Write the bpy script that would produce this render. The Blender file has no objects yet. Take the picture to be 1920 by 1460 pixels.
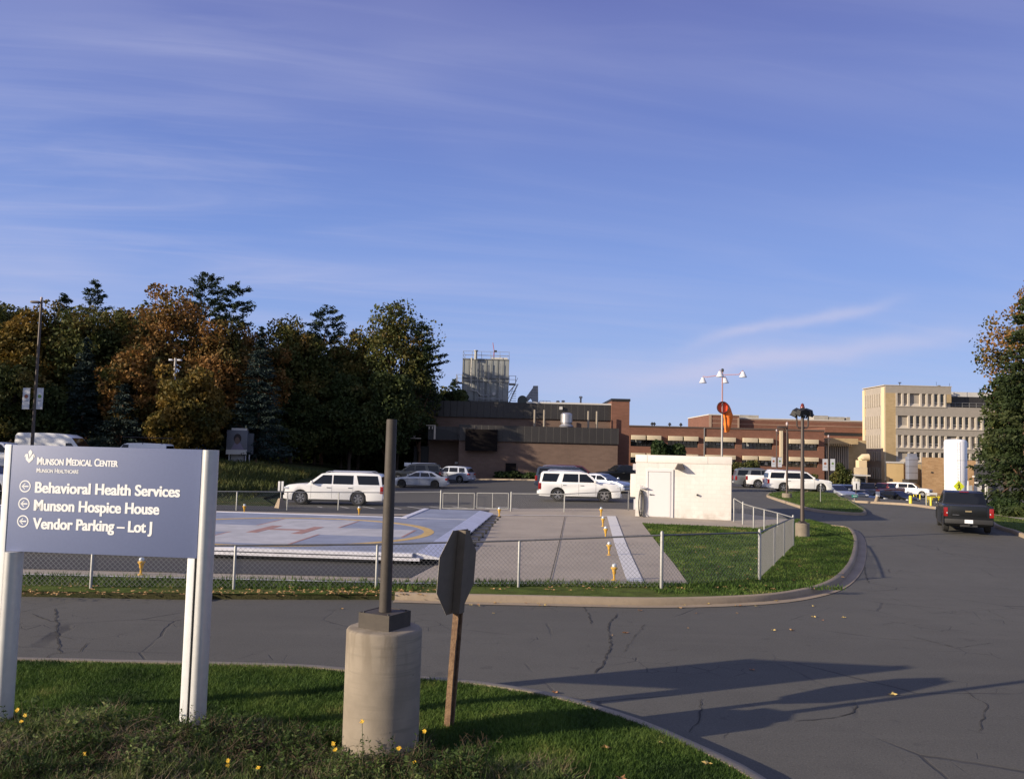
import bpy, bmesh, math, random
import numpy as np
from mathutils import Vector, Matrix
from math import radians as R, sin, cos, pi, sqrt, atan2
SC = bpy.context.scene
COL = SC.collection
# ------------------------------------------------------------------ camera
CAM_Z = 3.4
PITCH = math.atan(115/1600); ROLL = math.atan(0.025)
_F = Vector((0, cos(PITCH), sin(PITCH)))
_R0 = Vector((1, 0, 0)); _U0 = _R0.cross(_F)
_R = _R0*cos(ROLL) + _U0*sin(ROLL)
_U = _U0*cos(ROLL) - _R0*sin(ROLL)
CAM = Vector((0, 0, CAM_Z))
cd = bpy.data.cameras.new('camera'); cd.sensor_width = 36; cd.lens = 30; cd.clip_end = 9000; cd.clip_start = 0.1
co = bpy.data.objects.new('camera', cd); COL.objects.link(co); SC.camera = co
m = Matrix((( _R.x, _U.x, -_F.x, 0), (_R.y, _U.y, -_F.y, 0), (_R.z, _U.z, -_F.z, CAM_Z), (0, 0, 0, 1)))
co.matrix_world = m
# ------------------------------------------------------------------ light
SUN_DIR = Vector((0.91, 0.41, -0.3)).normalized()       # way the light travels
sun_el = math.asin(-SUN_DIR.z); sun_az = atan2(-SUN_DIR.x, -SUN_DIR.y)   # clockwise from +Y
sd = bpy.data.lights.new('sun', 'SUN'); sd.energy = 5.0; sd.angle = R(0.5); sd.color = (1.0, 0.85, 0.65)
so = bpy.data.objects.new('sun', sd); COL.objects.link(so)
so.rotation_euler = SUN_DIR.to_track_quat('-Z', 'Y').to_euler()
SC.view_settings.view_transform = 'Standard'; SC.view_settings.look = 'None'
SC.view_settings.exposure = 0.48; SC.view_settings.gamma = 1
SC.cycles.max_bounces = 5; SC.cycles.transparent_max_bounces = 6
# ------------------------------------------------------------------ sky
w = bpy.data.worlds.new('World'); SC.world = w; w.use_nodes = True
nt = w.node_tree; N = nt.nodes; LK = nt.links
for n in list(N): N.remove(n)
def wn(t, **k):
    n = N.new(t)
    for a, b in k.items(): setattr(n, a, b)
    return n
def wm(op, a, b=None, c=None, clamp=False):
    n = N.new('ShaderNodeMath'); n.operation = op; n.use_clamp = clamp
    for i, v in enumerate((a, b, c)):
        if v is None: continue
        if isinstance(v, (int, float)): n.inputs[i].default_value = v
        else: LK.new(v, n.inputs[i])
    return n.outputs[0]
sky = wn('ShaderNodeTexSky', sky_type='NISHITA'); sky.sun_disc = False
sky.sun_elevation = sun_el; sky.sun_rotation = sun_az
sky.altitude = 250; sky.air_density = 1.0; sky.dust_density = 0.4; sky.ozone_density = 3.0
tc = wn('ShaderNodeTexCoord'); sx = wn('ShaderNodeSeparateXYZ'); LK.new(tc.outputs['Generated'], sx.inputs[0])
X, Y, Z = sx.outputs
zz = wm('MAXIMUM', Z, 0.03)
den = wm('ADD', zz, 0.12)
u = wm('DIVIDE', X, den); v = wm('DIVIDE', Y, den)
def wcloud(su, sv, scale, detail, lo, hi, off=0.0, rot=0.0, dist=0.6):
    cx = wn('ShaderNodeCombineXYZ')
    ur = wm('ADD', wm('MULTIPLY', u, cos(rot)), wm('MULTIPLY', v, sin(rot)))
    vr = wm('SUBTRACT', wm('MULTIPLY', v, cos(rot)), wm('MULTIPLY', u, sin(rot)))
    LK.new(wm('MULTIPLY', ur, su), cx.inputs[0]); LK.new(wm('MULTIPLY', vr, sv), cx.inputs[1]); cx.inputs[2].default_value = off
    no = wn('ShaderNodeTexNoise'); no.inputs['Scale'].default_value = scale; no.inputs['Detail'].default_value = detail
    no.inputs['Roughness'].default_value = 0.55; no.inputs['Distortion'].default_value = dist
    LK.new(cx.outputs[0], no.inputs['Vector'])
    mr = wn('ShaderNodeMapRange', interpolation_type='SMOOTHSTEP'); mr.inputs[1].default_value = lo; mr.inputs[2].default_value = hi
    LK.new(no.outputs[0], mr.inputs[0]); return mr.outputs[0]
broad = wcloud(0.35, 0.9, 1.1, 3, 0.35, 0.75, 3.1, 0.12)
streak = wcloud(0.26, 1.3, 2.0, 6, 0.38, 0.80, 7.7, 0.16, 1.2)
fine = wcloud(0.5, 6.0, 3.0, 5, 0.5, 0.8, 1.3, 0.2, 0.5)
veil = wm('ADD', wm('MULTIPLY', broad, 0.22), wm('ADD', wm('MULTIPLY', streak, 0.20), wm('MULTIPLY', fine, 0.05)))
# thicker veil to the left
az = wm('ARCTAN2', X, Y); el = wm('ARCTAN2', Z, wm('SQRT', wm('ADD', wm('MULTIPLY', X, X), wm('MULTIPLY', Y, Y))))
leftw = wn('ShaderNodeMapRange', interpolation_type='SMOOTHSTEP'); leftw.inputs[1].default_value = 0.25; leftw.inputs[2].default_value = -0.65
leftw.inputs[3].default_value = 0.55; leftw.inputs[4].default_value = 1.9
LK.new(az, leftw.inputs[0])
veil = wm('MULTIPLY', veil, leftw.outputs[0])
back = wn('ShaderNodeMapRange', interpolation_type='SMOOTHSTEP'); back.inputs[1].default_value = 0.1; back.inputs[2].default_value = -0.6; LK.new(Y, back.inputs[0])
veil = wm('ADD', veil, wm('MULTIPLY', back.outputs[0], 0.35))  # unseen cloud veil behind the camera, added to make the fill light less violet
def band(e0, slope, a0, thick, alo, ahi, amt, curve=0.0):
    # one long low cloud: elevation e0+slope*(az-a0), soft in elevation, fading at both azimuth ends
    da = wm('SUBTRACT', az, a0)
    line = wm('ADD', wm('ADD', wm('MULTIPLY', da, slope), e0), wm('MULTIPLY', wm('MULTIPLY', da, da), curve))
    no = wn('ShaderNodeTexNoise'); no.inputs['Scale'].default_value = 9; no.inputs['Detail'].default_value = 4
    LK.new(tc.outputs['Generated'], no.inputs['Vector'])
    wob = wm('MULTIPLY', wm('SUBTRACT', no.outputs[0], 0.5), 0.035)
    d = wm('DIVIDE', wm('ADD', wm('SUBTRACT', el, line), wob), thick)
    g = wm('EXPONENT', wm('MULTIPLY', wm('MULTIPLY', d, d), -1.0))
    a = wn('ShaderNodeMapRange', interpolation_type='SMOOTHSTEP'); a.inputs[1].default_value = alo[0]; a.inputs[2].default_value = alo[1]; LK.new(az, a.inputs[0])
    b = wn('ShaderNodeMapRange', interpolation_type='SMOOTHSTEP'); b.inputs[1].default_value = ahi[0]; b.inputs[2].default_value = ahi[1]; LK.new(az, b.inputs[0])
    return wm('MULTIPLY', wm('MULTIPLY', g, amt), wm('MULTIPLY', a.outputs[0], b.outputs[0]))
b1 = band(0.156, 0.16, 0.34, 0.0065, (0.17, 0.28), (0.46, 0.36), 0.50, -0.5)
b2 = band(0.122, 0.10, 0.40, 0.011, (0.08, 0.25), (0.58, 0.44), 0.40, -0.2)
b3 = band(0.098, 0.10, 0.20, 0.024, (-0.05, 0.14), (0.48, 0.25), 0.34)
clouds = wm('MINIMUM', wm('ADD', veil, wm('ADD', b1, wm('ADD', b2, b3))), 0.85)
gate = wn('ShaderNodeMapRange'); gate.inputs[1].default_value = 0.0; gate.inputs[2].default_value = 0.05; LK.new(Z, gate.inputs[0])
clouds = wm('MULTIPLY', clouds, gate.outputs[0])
tint = wn('ShaderNodeMixRGB', blend_type='MULTIPLY'); tint.inputs[0].default_value = 1
LK.new(sky.outputs[0], tint.inputs[1]); tint.inputs[2].default_value = (1.1, 0.97, 1.08, 1)
# measured colour of this day's sky by height above the horizon, mixed over the model sky
rp = wn('ShaderNodeValToRGB'); LK.new(wm('DIVIDE', el, 1.5), rp.inputs[0]); ee = rp.color_ramp.elements
while len(ee) < 6: ee.new(0.5)
for q_, (p_, c_) in zip(ee, [(0.0, (.47, .58, .86)), (0.06, (.335, .475, .85)), (0.14, (.225, .36, .79)), (0.24, (.165, .245, .63)), (0.34, (.14, .175, .50)), (0.7, (.10, .13, .36))]): q_.position = p_; q_.color = (*c_, 1)
sc_n = wn('ShaderNodeMixRGB', blend_type='MULTIPLY'); sc_n.inputs[0].default_value = 1; LK.new(rp.outputs[0], sc_n.inputs[1]); sc_n.inputs[2].default_value = (7.2, 7.2, 7.2, 1)
front = wn('ShaderNodeMapRange', interpolation_type='SMOOTHSTEP'); front.inputs[1].default_value = -0.5; front.inputs[2].default_value = 0.4; front.inputs[4].default_value = 0.85; LK.new(Y, front.inputs[0])
skm = wn('ShaderNodeMixRGB'); LK.new(front.outputs[0], skm.inputs[0]); LK.new(tint.outputs[0], skm.inputs[1]); LK.new(sc_n.outputs[0], skm.inputs[2])
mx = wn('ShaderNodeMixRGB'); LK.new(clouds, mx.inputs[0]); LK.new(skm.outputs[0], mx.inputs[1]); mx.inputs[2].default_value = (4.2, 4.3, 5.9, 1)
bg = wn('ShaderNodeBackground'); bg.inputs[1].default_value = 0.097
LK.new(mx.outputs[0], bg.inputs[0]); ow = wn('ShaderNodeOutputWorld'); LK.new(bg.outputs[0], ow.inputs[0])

# ------------------------------------------------------------------ helpers
def smooth(a, b, x):
    t = (x-a)/(b-a); t = 0 if t < 0 else 1 if t > 1 else t
    return t*t*(3-2*t)
def T(x, y):
    """height of the terrain"""
    z = 0.30*smooth(28, 44, y)*smooth(-8, 6, x)
    z += 1.35*smooth(52, 74, y)*smooth(-12, -26, x)
    z -= 1.8*smooth(62, 98, y)*smooth(27, 37, x)
    return z
def ray(px, py): return _F + _R*((px-960)/1600) + _U*((730-py)/1600)
def G(px, py, dz=0.0):
    """terrain point whose picture is (px,py) in the 1920 wide photograph (a survey of the place)"""
    d = ray(px, py)
    f = lambda t: CAM_Z+d.z*t-dz-T(d.x*t, d.y*t)
    a, b = 4.0, 4.0
    while f(b) > 0 and b < 400: a = b; b += 0.5
    for i in range(40):
        c = (a+b)/2
        if f(c) > 0: a = c
        else: b = c
    P = CAM+d*b
    return Vector((P.x, P.y, T(P.x, P.y)+dz))
def V(px, py, Yd):
    d = ray(px, py); return CAM + d*(Yd/d.y)

def tag(o, label=None, cat=None, group=None, kind=None):
    if label: o['label'] = label
    if cat: o['category'] = cat
    if group: o['group'] = group
    if kind: o['kind'] = kind
    return o
def empty(name, loc=(0, 0, 0), rz=0.0, sc=1.0, label=None, cat=None, group=None):
    o = bpy.data.objects.new(name, None); COL.objects.link(o); o.empty_display_size = 0.2
    o.location = loc; o.rotation_euler = (0, 0, rz); o.scale = (sc, sc, sc)
    return tag(o, label, cat, group)
class MB:
    def __init__(s): s.v = []; s.f = []; s.mi = []
    def add(s, vs, fs, mi=0):
        b = len(s.v); s.v.extend([tuple(p) for p in vs]); s.f.extend([tuple(b+i for i in f) for f in fs]); s.mi.extend([mi]*len(fs)); return s
    def box(s, x0, x1, y0, y1, z0, z1, mi=0):
        return s.add([(x0,y0,z0),(x1,y0,z0),(x1,y1,z0),(x0,y1,z0),(x0,y0,z1),(x1,y0,z1),(x1,y1,z1),(x0,y1,z1)],
            [(0,3,2,1),(4,5,6,7),(0,1,5,4),(1,2,6,5),(2,3,7,6),(3,0,4,7)], mi)
    def cbox(s, c, d, mi=0): return s.box(c[0]-d[0]/2, c[0]+d[0]/2, c[1]-d[1]/2, c[1]+d[1]/2, c[2]-d[2]/2, c[2]+d[2]/2, mi)
    def prism(s, poly, z0, z1, mi=0):
        n = len(poly)
        vs = [(p[0], p[1], z0) for p in poly]+[(p[0], p[1], z1) for p in poly]
        return s.add(vs, [tuple(range(n-1, -1, -1)), tuple(range(n, 2*n))]+[(i, (i+1) % n, n+(i+1) % n, n+i) for i in range(n)], mi)
    def lath(s, prof, n=16, c=(0, 0, 0), mi=0, cap=True):
        vs = []; fs = []
        for r, z in prof:
            for k in range(n): a = 2*pi*k/n; vs.append((c[0]+r*cos(a), c[1]+r*sin(a), c[2]+z))
        m_ = len(prof)
        for i in range(m_-1):
            for k in range(n): fs.append((i*n+k, i*n+(k+1) % n, (i+1)*n+(k+1) % n, (i+1)*n+k))
        if cap: fs += [tuple(range(n-1, -1, -1)), tuple(range((m_-1)*n, m_*n))]
        return s.add(vs, fs, mi)
    def tube(s, pts, r, n=8, mi=0, r2=None):
        pts = [Vector(p) for p in pts]; m_ = len(pts); vs = []; fs = []
        for i, p in enumerate(pts):
            d = (pts[min(i+1, m_-1)]-pts[max(i-1, 0)]).normalized()
            a = d.cross(Vector((0, 0, 1)));
            if a.length < 1e-3: a = Vector((1, 0, 0))
            a.normalize(); b = d.cross(a)
            rr = r if r2 is None else r+(r2-r)*i/(m_-1)
            for k in range(n): t = 2*pi*k/n; vs.append(p+a*(rr*cos(t))+b*(rr*sin(t)))
        for i in range(m_-1):
            for k in range(n): fs.append((i*n+k, i*n+(k+1) % n, (i+1)*n+(k+1) % n, (i+1)*n+k))
        fs += [tuple(range(n-1, -1, -1)), tuple(range((m_-1)*n, m_*n))]
        return s.add(vs, fs, mi)
    def build(s, name, mats, parent=None, loc=None, smooth_=False, bev=0.0, top=None, shade=40):
        me = bpy.data.meshes.new(name); me.from_pydata(s.v, [], s.f)
        if not isinstance(mats, (list, tuple)): mats = [mats]
        for q in mats: me.materials.append(q)
        if len(mats) > 1: me.polygons.foreach_set('material_index', s.mi)
        bm = bmesh.new(); bm.from_mesh(me)
        bmesh.ops.recalc_face_normals(bm, faces=bm.faces)
        if bev:
            es = [e for e in bm.edges if len(e.link_faces) == 2 and e.calc_face_angle(0) > 0.6]
            bmesh.ops.bevel(bm, geom=es, offset=bev, segments=2, affect='EDGES', profile=0.6, clamp_overlap=True)
        if smooth_ or bev:
            for f in bm.faces: f.smooth = True
            for e in bm.edges:
                if len(e.link_faces) == 2 and e.calc_face_angle(0) > R(shade): e.smooth = False
        bm.to_mesh(me); bm.free()
        o = bpy.data.objects.new(name, me); COL.objects.link(o)
        if parent: o.parent = parent
        if loc is not None: o.location = loc
        return o
def npmesh(name, verts, faces_n, mat, parent=None, cols=None):
    """verts (N,3) float array; faces_n = verts per face, faces laid out consecutively"""
    me = bpy.data.meshes.new(name); n = len(verts); nf = n//faces_n
    me.vertices.add(n); me.vertices.foreach_set('co', np.asarray(verts, dtype=np.float32).ravel())
    me.loops.add(n); me.loops.foreach_set('vertex_index', np.arange(n, dtype=np.int32))
    me.polygons.add(nf); me.polygons.foreach_set('loop_start', np.arange(0, n, faces_n, dtype=np.int32))
    if cols is not None:
        at = me.attributes.new('tone', 'FLOAT', 'FACE'); at.data.foreach_set('value', np.asarray(cols, dtype=np.float32))
    me.update(); me.validate(); me.materials.append(mat)
    o = bpy.data.objects.new(name, me); COL.objects.link(o)
    if parent: o.parent = parent
    return o

# ------------------------------------------------------------------ materials
MATS = {}
def mat(name, col, rough=0.7, metal=0.0, var=0.0, scale=4.0, col2=None, bump=0.0, bscale=None, spec=None, stretch=None, coat=0.0, detail=5, thr=None):
    if name in MATS: return MATS[name]
    m = bpy.data.materials.new(name); m.use_nodes = True; MATS[name] = m
    nt = m.node_tree; b = nt.nodes['Principled BSDF']
    b.inputs['Base Color'].default_value = (*col, 1); b.inputs['Roughness'].default_value = rough; b.inputs['Metallic'].default_value = metal
    if spec is not None: b.inputs['Specular IOR Level'].default_value = spec
    if coat: b.inputs['Coat Weight'].default_value = coat; b.inputs['Coat Roughness'].default_value = 0.05
    tc = nt.nodes.new('ShaderNodeTexCoord'); mp = nt.nodes.new('ShaderNodeMapping'); nt.links.new(tc.outputs['Object'], mp.inputs[0])
    if stretch: mp.inputs['Scale'].default_value = stretch
    if var or col2:
        no = nt.nodes.new('ShaderNodeTexNoise'); no.inputs['Scale'].default_value = scale; no.inputs['Detail'].default_value = detail; no.inputs['Roughness'].default_value = 0.6
        nt.links.new(mp.outputs[0], no.inputs['Vector'])
        cr = nt.nodes.new('ShaderNodeValToRGB'); nt.links.new(no.outputs[0], cr.inputs[0])
        c2 = col2 if col2 else tuple(c*(1+var) for c in col)
        c1 = col if col2 else tuple(c*(1-var) for c in col)
        lo, hi = thr if thr else (0.32, 0.68)
        cr.color_ramp.elements[0].position = lo; cr.color_ramp.elements[1].position = hi
        cr.color_ramp.elements[0].color = (*c1, 1); cr.color_ramp.elements[1].color = (*c2, 1)
        nt.links.new(cr.outputs[0], b.inputs['Base Color'])
    if bump:
        n2 = nt.nodes.new('ShaderNodeTexNoise'); n2.inputs['Scale'].default_value = bscale or scale*6; n2.inputs['Detail'].default_value = 4
        nt.links.new(mp.outputs[0], n2.inputs['Vector'])
        bp = nt.nodes.new('ShaderNodeBump'); bp.inputs['Strength'].default_value = bump; bp.inputs['Distance'].default_value = 0.03
        nt.links.new(n2.outputs[0], bp.inputs['Height']); nt.links.new(bp.outputs[0], b.inputs['Normal'])
    return m
class NG:
    """tiny node graph helper for the richer materials"""
    def __init__(s, name):
        s.m = bpy.data.materials.new(name); s.m.use_nodes = True; MATS[name] = s.m; s.t = s.m.node_tree; s.b = s.t.nodes['Principled BSDF']
        s.tc = s.t.nodes.new('ShaderNodeTexCoord')
    def n(s, t, ins=None, **k):
        x = s.t.nodes.new(t)
        for a, b in k.items(): setattr(x, a, b)
        for a, b in (ins or {}).items(): s.i(x, a, b)
        return x
    def i(s, node, key, val):
        if isinstance(val, bpy.types.NodeSocket): s.t.links.new(val, node.inputs[key])
        else: node.inputs[key].default_value = val
    def noise(s, scale, detail=4, vec=None, st=None, dist=0.0, rough=0.55):
        vec = vec or s.tc.outputs['Object']
        if st: vec = s.n('ShaderNodeMapping', {0: vec, 'Scale': st}).outputs[0]
        return s.n('ShaderNodeTexNoise', {'Vector': vec, 'Scale': scale, 'Detail': detail, 'Distortion': dist, 'Roughness': rough}).outputs[0]
    def ramp(s, fac, stops):
        r = s.n('ShaderNodeValToRGB', {0: fac}); e = r.color_ramp.elements
        while len(e) < len(stops): e.new(0.5)
        for q, (p, c) in zip(e, stops): q.position = p; q.color = (*c, 1) if len(c) == 3 else c
        return r.outputs[0]
    def rng(s, fac, a, b, c=0.0, d=1.0):
        return s.n('ShaderNodeMapRange', {0: fac, 1: a, 2: b, 3: c, 4: d}, interpolation_type='SMOOTHSTEP').outputs[0]
    def mul(s, a, b): return s.n('ShaderNodeMath', {0: a, 1: b}, operation='MULTIPLY').outputs[0]
    def mth(s, op, a, b=0.0): return s.n('ShaderNodeMath', {0: a, 1: b}, operation=op).outputs[0]
    def mix(s, f, a, b, bt='MIX'): return s.n('ShaderNodeMixRGB', {0: f, 1: a, 2: b}, blend_type=bt).outputs[0]
    def col(s, c): s.i(s.b, 'Base Color', c)
    def bump(s, h, st=0.3, dist=0.02):
        bp = s.n('ShaderNodeBump', {'Height': h, 'Strength': st, 'Distance': dist}); s.i(s.b, 'Normal', bp.outputs[0])
def asphalt(name, c, cracks=1.0):
    g = NG(name); big = g.noise(0.12, 4); mid = g.noise(1.3, 5); fn = g.noise(45, 3)
    base = g.ramp(big, [(0.3, tuple(x*0.80 for x in c)), (0.7, tuple(x*1.16 for x in c))])
    base = g.mix(g.rng(mid, 0.4, 0.75, 0, 0.5), base, (*[x*0.76 for x in c], 1))
    st_ = g.noise(0.9, 3, st=(0.25, 2.2, 1)); base = g.mix(g.rng(st_, 0.5, 0.7, 0, 0.22), base, (*[x*1.35 for x in c], 1))
    spots = g.rng(g.noise(2.3, 2), 0.66, 0.72); base = g.mix(g.mul(spots, 0.5), base, (*[x*0.55 for x in c], 1))
    base = g.mix(g.rng(fn, 0.50, 0.72, 0, 0.65), base, (*[x*1.8 for x in c], 1)); base = g.mix(g.rng(g.noise(26, 2), 0.54, 0.7, 0, 0.5), base, (*[x*0.5 for x in c], 1))
    warp = g.n('ShaderNodeMixRGB', {0: 0.12, 1: g.tc.outputs['Object'], 2: g.n('ShaderNodeTexNoise', {'Vector': g.tc.outputs['Object'], 'Scale': 1.6, 'Detail': 4}).outputs['Color']}, blend_type='ADD').outputs[0]
    vo = g.n('ShaderNodeTexVoronoi', {'Vector': warp, 'Scale': 0.42}, feature='DISTANCE_TO_EDGE').outputs[0]
    vo2 = g.n('ShaderNodeTexVoronoi', {'Vector': warp, 'Scale': 1.9}, feature='DISTANCE_TO_EDGE').outputs[0]
    mask = g.rng(g.noise(0.23, 3), 0.5, 0.62); mask2 = g.rng(g.noise(0.31, 3, st=(1, 1.3, 1)), 0.57, 0.64)
    ck = g.mth('MAXIMUM', g.mul(g.rng(vo, 0.012, 0.004), mask), g.mul(g.rng(vo2, 0.02, 0.006), mask2))
    ck = g.mul(ck, cracks)
    g.col(g.mix(g.mul(ck, 0.75), base, (0.024, 0.022, 0.021, 1))); g.i(g.b, 'Roughness', 0.88)
    g.bump(g.mth('SUBTRACT', g.mth('ADD', fn, g.mul(mid, 0.6)), g.mul(ck, 2.0)), 0.35, 0.012)
    return g.m
M_ROAD = asphalt('asphalt', (0.078, 0.074, 0.063))
M_LOT = asphalt('lot_asphalt', (0.054, 0.051, 0.046), 0.4)
M_DARKASPH = asphalt('dark_asphalt', (0.030, 0.030, 0.033), 0.2)
def concrete(name, c, joints=None):
    g = NG(name); a = g.noise(0.5, 5); b = g.noise(9, 5); f = g.noise(60, 2)
    base = g.ramp(a, [(0.3, tuple(x*0.88 for x in c)), (0.7, tuple(x*1.1 for x in c))])
    base = g.mix(g.rng(b, 0.45, 0.8, 0, 0.5), base, (*[x*0.68 for x in c], 1)); base = g.mix(g.rng(g.noise(1.7, 4, st=(1, 0.4, 1)), 0.52, 0.72, 0, 0.25), base, (*[x*0.6 for x in c], 1))
    g.col(base); g.i(g.b, 'Roughness', 0.85); g.bump(g.mth('ADD', b, f), 0.25, 0.01); return g.m
M_CONC = concrete('apron_concrete', (0.33, 0.28, 0.225))
M_KERB = concrete('kerb_concrete', (0.30, 0.235, 0.165))
M_KERBN = concrete('old_kerb_concrete', (0.24, 0.20, 0.15))
M_PATH = concrete('path_concrete', (0.33, 0.28, 0.23))
def pier_mat():
    g = NG('pier_concrete'); v = g.n('ShaderNodeSeparateXYZ', {0: g.tc.outputs['Object']})
    a = g.noise(2.2, 5); st = g.noise(3.0, 4, st=(2.2, 2.2, 0.35)); hz = g.noise(3.0, 4, st=(0.5, 0.5, 9)); f = g.noise(50, 3)
    base = g.ramp(a, [(0.3, (0.185, 0.155, 0.118)), (0.7, (0.285, 0.24, 0.185))])
    base = g.mix(g.mul(g.rng(hz, 0.5, 0.66, 0, 0.6), g.rng(a, 0.35, 0.6, 0.25, 1.0)), base, (0.17, 0.145, 0.11, 1))
    topm = g.mul(g.rng(v.outputs[2], 0.75, 1.2), g.rng(st, 0.46, 0.6))
    base = g.mix(g.mul(topm, 0.75), base, (0.16, 0.13, 0.095, 1))
    pits = g.rng(g.n('ShaderNodeTexVoronoi', {'Vector': g.tc.outputs['Object'], 'Scale': 11.0}).outputs[0], 0.10, 0.07)
    pits = g.mul(pits, g.rng(g.noise(1.5, 2), 0.5, 0.6))
    base = g.mix(g.mul(pits, 0.8), base, (0.09, 0.075, 0.06, 1))
    g.col(base); g.i(g.b, 'Roughness', 0.9); g.bump(g.mth('SUBTRACT', g.mth('ADD', g.mul(f, 0.5), hz), pits), 0.4, 0.006); return g.m
M_PIER = pier_mat()
def grass_ground(name, a, b, dry=(0.10, 0.075, 0.035)):
    g = NG(name); n1 = g.noise(0.35, 4); n2 = g.noise(2.4, 8, rough=0.75); n3 = g.noise(55, 3)
    base = g.ramp(n2, [(0.36, tuple(x*0.75 for x in a)), (0.62, tuple(x*1.12 for x in b))])
    base = g.mix(g.rng(n1, 0.42, 0.75, 0, 0.6), base, (*dry, 1)); base = g.mix(g.rng(g.noise(1.9, 3), 0.5, 0.75, 0, 0.4), base, (*dry, 1))
    base = g.mix(g.rng(n3, 0.42, 0.66, 0.0, 0.55), base, (*[x*0.5 for x in a], 1))
    g.col(base); g.i(g.b, 'Roughness', 0.95); g.i(g.b, 'Specular IOR Level', 0.1); g.bump(g.mth('ADD', n3, n2), 0.9, 0.05); return g.m
M_LAWN = grass_ground('lawn_ground', (0.060, 0.105, 0.020), (0.090, 0.145, 0.030))
M_LAWN2 = grass_ground('lawn_far', (0.070, 0.105, 0.020), (0.115, 0.155, 0.032))
M_SOIL = grass_ground('bank_soil', (0.035, 0.045, 0.016), (0.055, 0.055, 0.025))
M_WILD = grass_ground('wild_grass', (0.028, 0.045, 0.014), (0.05, 0.065, 0.022))
def leafmat(name, stops, scale=0.35, trans=0.25, attr=True):
    """leaf colour: position noise inside the crown plus a tone of its own per leaf"""
    g = NG(name); n = g.noise(scale, 3)
    at = g.n('ShaderNodeAttribute', attribute_name='tone').outputs['Fac']
    f = g.mth('ADD', g.mul(g.mth('SUBTRACT', n, 0.5), 1.6), g.mth('ADD', g.mul(at, 0.34), 0.33))
    c = g.ramp(f, stops); g.col(c); g.i(g.b, 'Roughness', 0.65); g.i(g.b, 'Specular IOR Level', 0.2)
    tr = g.n('ShaderNodeBsdfTranslucent', {0: c}); ms = g.n('ShaderNodeMixShader', {0: trans, 1: g.b.outputs[0], 2: tr.outputs[0]})
    out = [x for x in g.t.nodes if x.type == 'OUTPUT_MATERIAL'][0]; g.t.links.new(ms.outputs[0], out.inputs[0]); return g.m
L_ORANGE = leafmat('leaf_orange', [(0.15, (0.035, 0.045, 0.012)), (0.36, (0.085, 0.075, 0.020)), (0.56, (0.19, 0.105, 0.030)), (0.85, (0.31, 0.15, 0.045))])
L_OLIVE = leafmat('leaf_olive', [(0.1, (0.028, 0.042, 0.012)), (0.42, (0.065, 0.078, 0.020)), (0.65, (0.115, 0.105, 0.028)), (0.9, (0.22, 0.13, 0.035))])
L_GREEN = leafmat('leaf_green', [(0.1, (0.020, 0.034, 0.011)), (0.5, (0.042, 0.060, 0.018)), (0.75, (0.075, 0.088, 0.025)), (0.95, (0.14, 0.10, 0.03))])
L_YELLOW = leafmat('leaf_yellow', [(0.1, (0.04, 0.05, 0.012)), (0.45, (0.12, 0.09, 0.02)), (0.8, (0.24, 0.14, 0.025))])
L_PINE = leafmat('needle_pine', [(0.1, (0.010, 0.020, 0.010)), (0.5, (0.022, 0.038, 0.018)), (0.9, (0.045, 0.066, 0.028))], trans=0.1)
L_SPRUCE = leafmat('needle_blue_spruce', [(0.1, (0.010, 0.019, 0.015)), (0.5, (0.021, 0.036, 0.031)), (0.9, (0.046, 0.070, 0.062))], trans=0.08)
L_HEDGE = leafmat('leaf_hedge', [(0.1, (0.012, 0.026, 0.008)), (0.5, (0.03, 0.052, 0.014)), (0.9, (0.07, 0.09, 0.03))])
M_BARK = mat('bark', (0.075, 0.055, 0.042), 0.95, var=0.4, scale=3, stretch=(2, 2, 0.4), bump=0.8)
M_BARKR = mat('pine_bark', (0.14, 0.08, 0.05), 0.95, var=0.4, scale=3, stretch=(2, 2, 0.4), bump=0.8)
# ------------------------------------------------------------------ the ground
def sheet(name, pts, off, m_, kind='structure', step=3.0, hf=None, label=None, cat=None):
    bm = bmesh.new(); vs = [bm.verts.new((p[0], p[1], 0)) for p in pts]; bm.faces.new(vs)
    bmesh.ops.triangulate(bm, faces=bm.faces)
    xs = [p[0] for p in pts]; ys = [p[1] for p in pts]
    x0, x1, y0, y1 = max(min(xs), -60), min(max(xs), 100), max(min(ys), 0), min(max(ys), 140)
    for ax, a, b in ((0, x0, x1), (1, y0, y1)):
        k = math.ceil(a/step)*step
        while k < b:
            if ax == 0 and -60 <= k <= 100 or ax == 1:
                c = [0, 0, 0]; c[ax] = k; nn = [0, 0, 0]; nn[ax] = 1
                bmesh.ops.bisect_plane(bm, geom=bm.verts[:]+bm.edges[:]+bm.faces[:], plane_co=c, plane_no=nn, dist=1e-5)
            k += step
    for v_ in bm.verts: v_.co.z = (hf(v_.co.x, v_.co.y) if hf else T(v_.co.x, v_.co.y))+off
    bmesh.ops.recalc_face_normals(bm, faces=bm.faces)
    for f in bm.faces:
        if f.normal.z < 0: f.normal_flip()
        f.smooth = True
    me = bpy.data.meshes.new(name); bm.to_mesh(me); bm.free(); me.materials.append(m_)
    o = bpy.data.objects.new(name, me); COL.objects.link(o); return tag(o, label, cat, None, kind)
def g2(*pp): return [G(*p) for p in pp]
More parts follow.
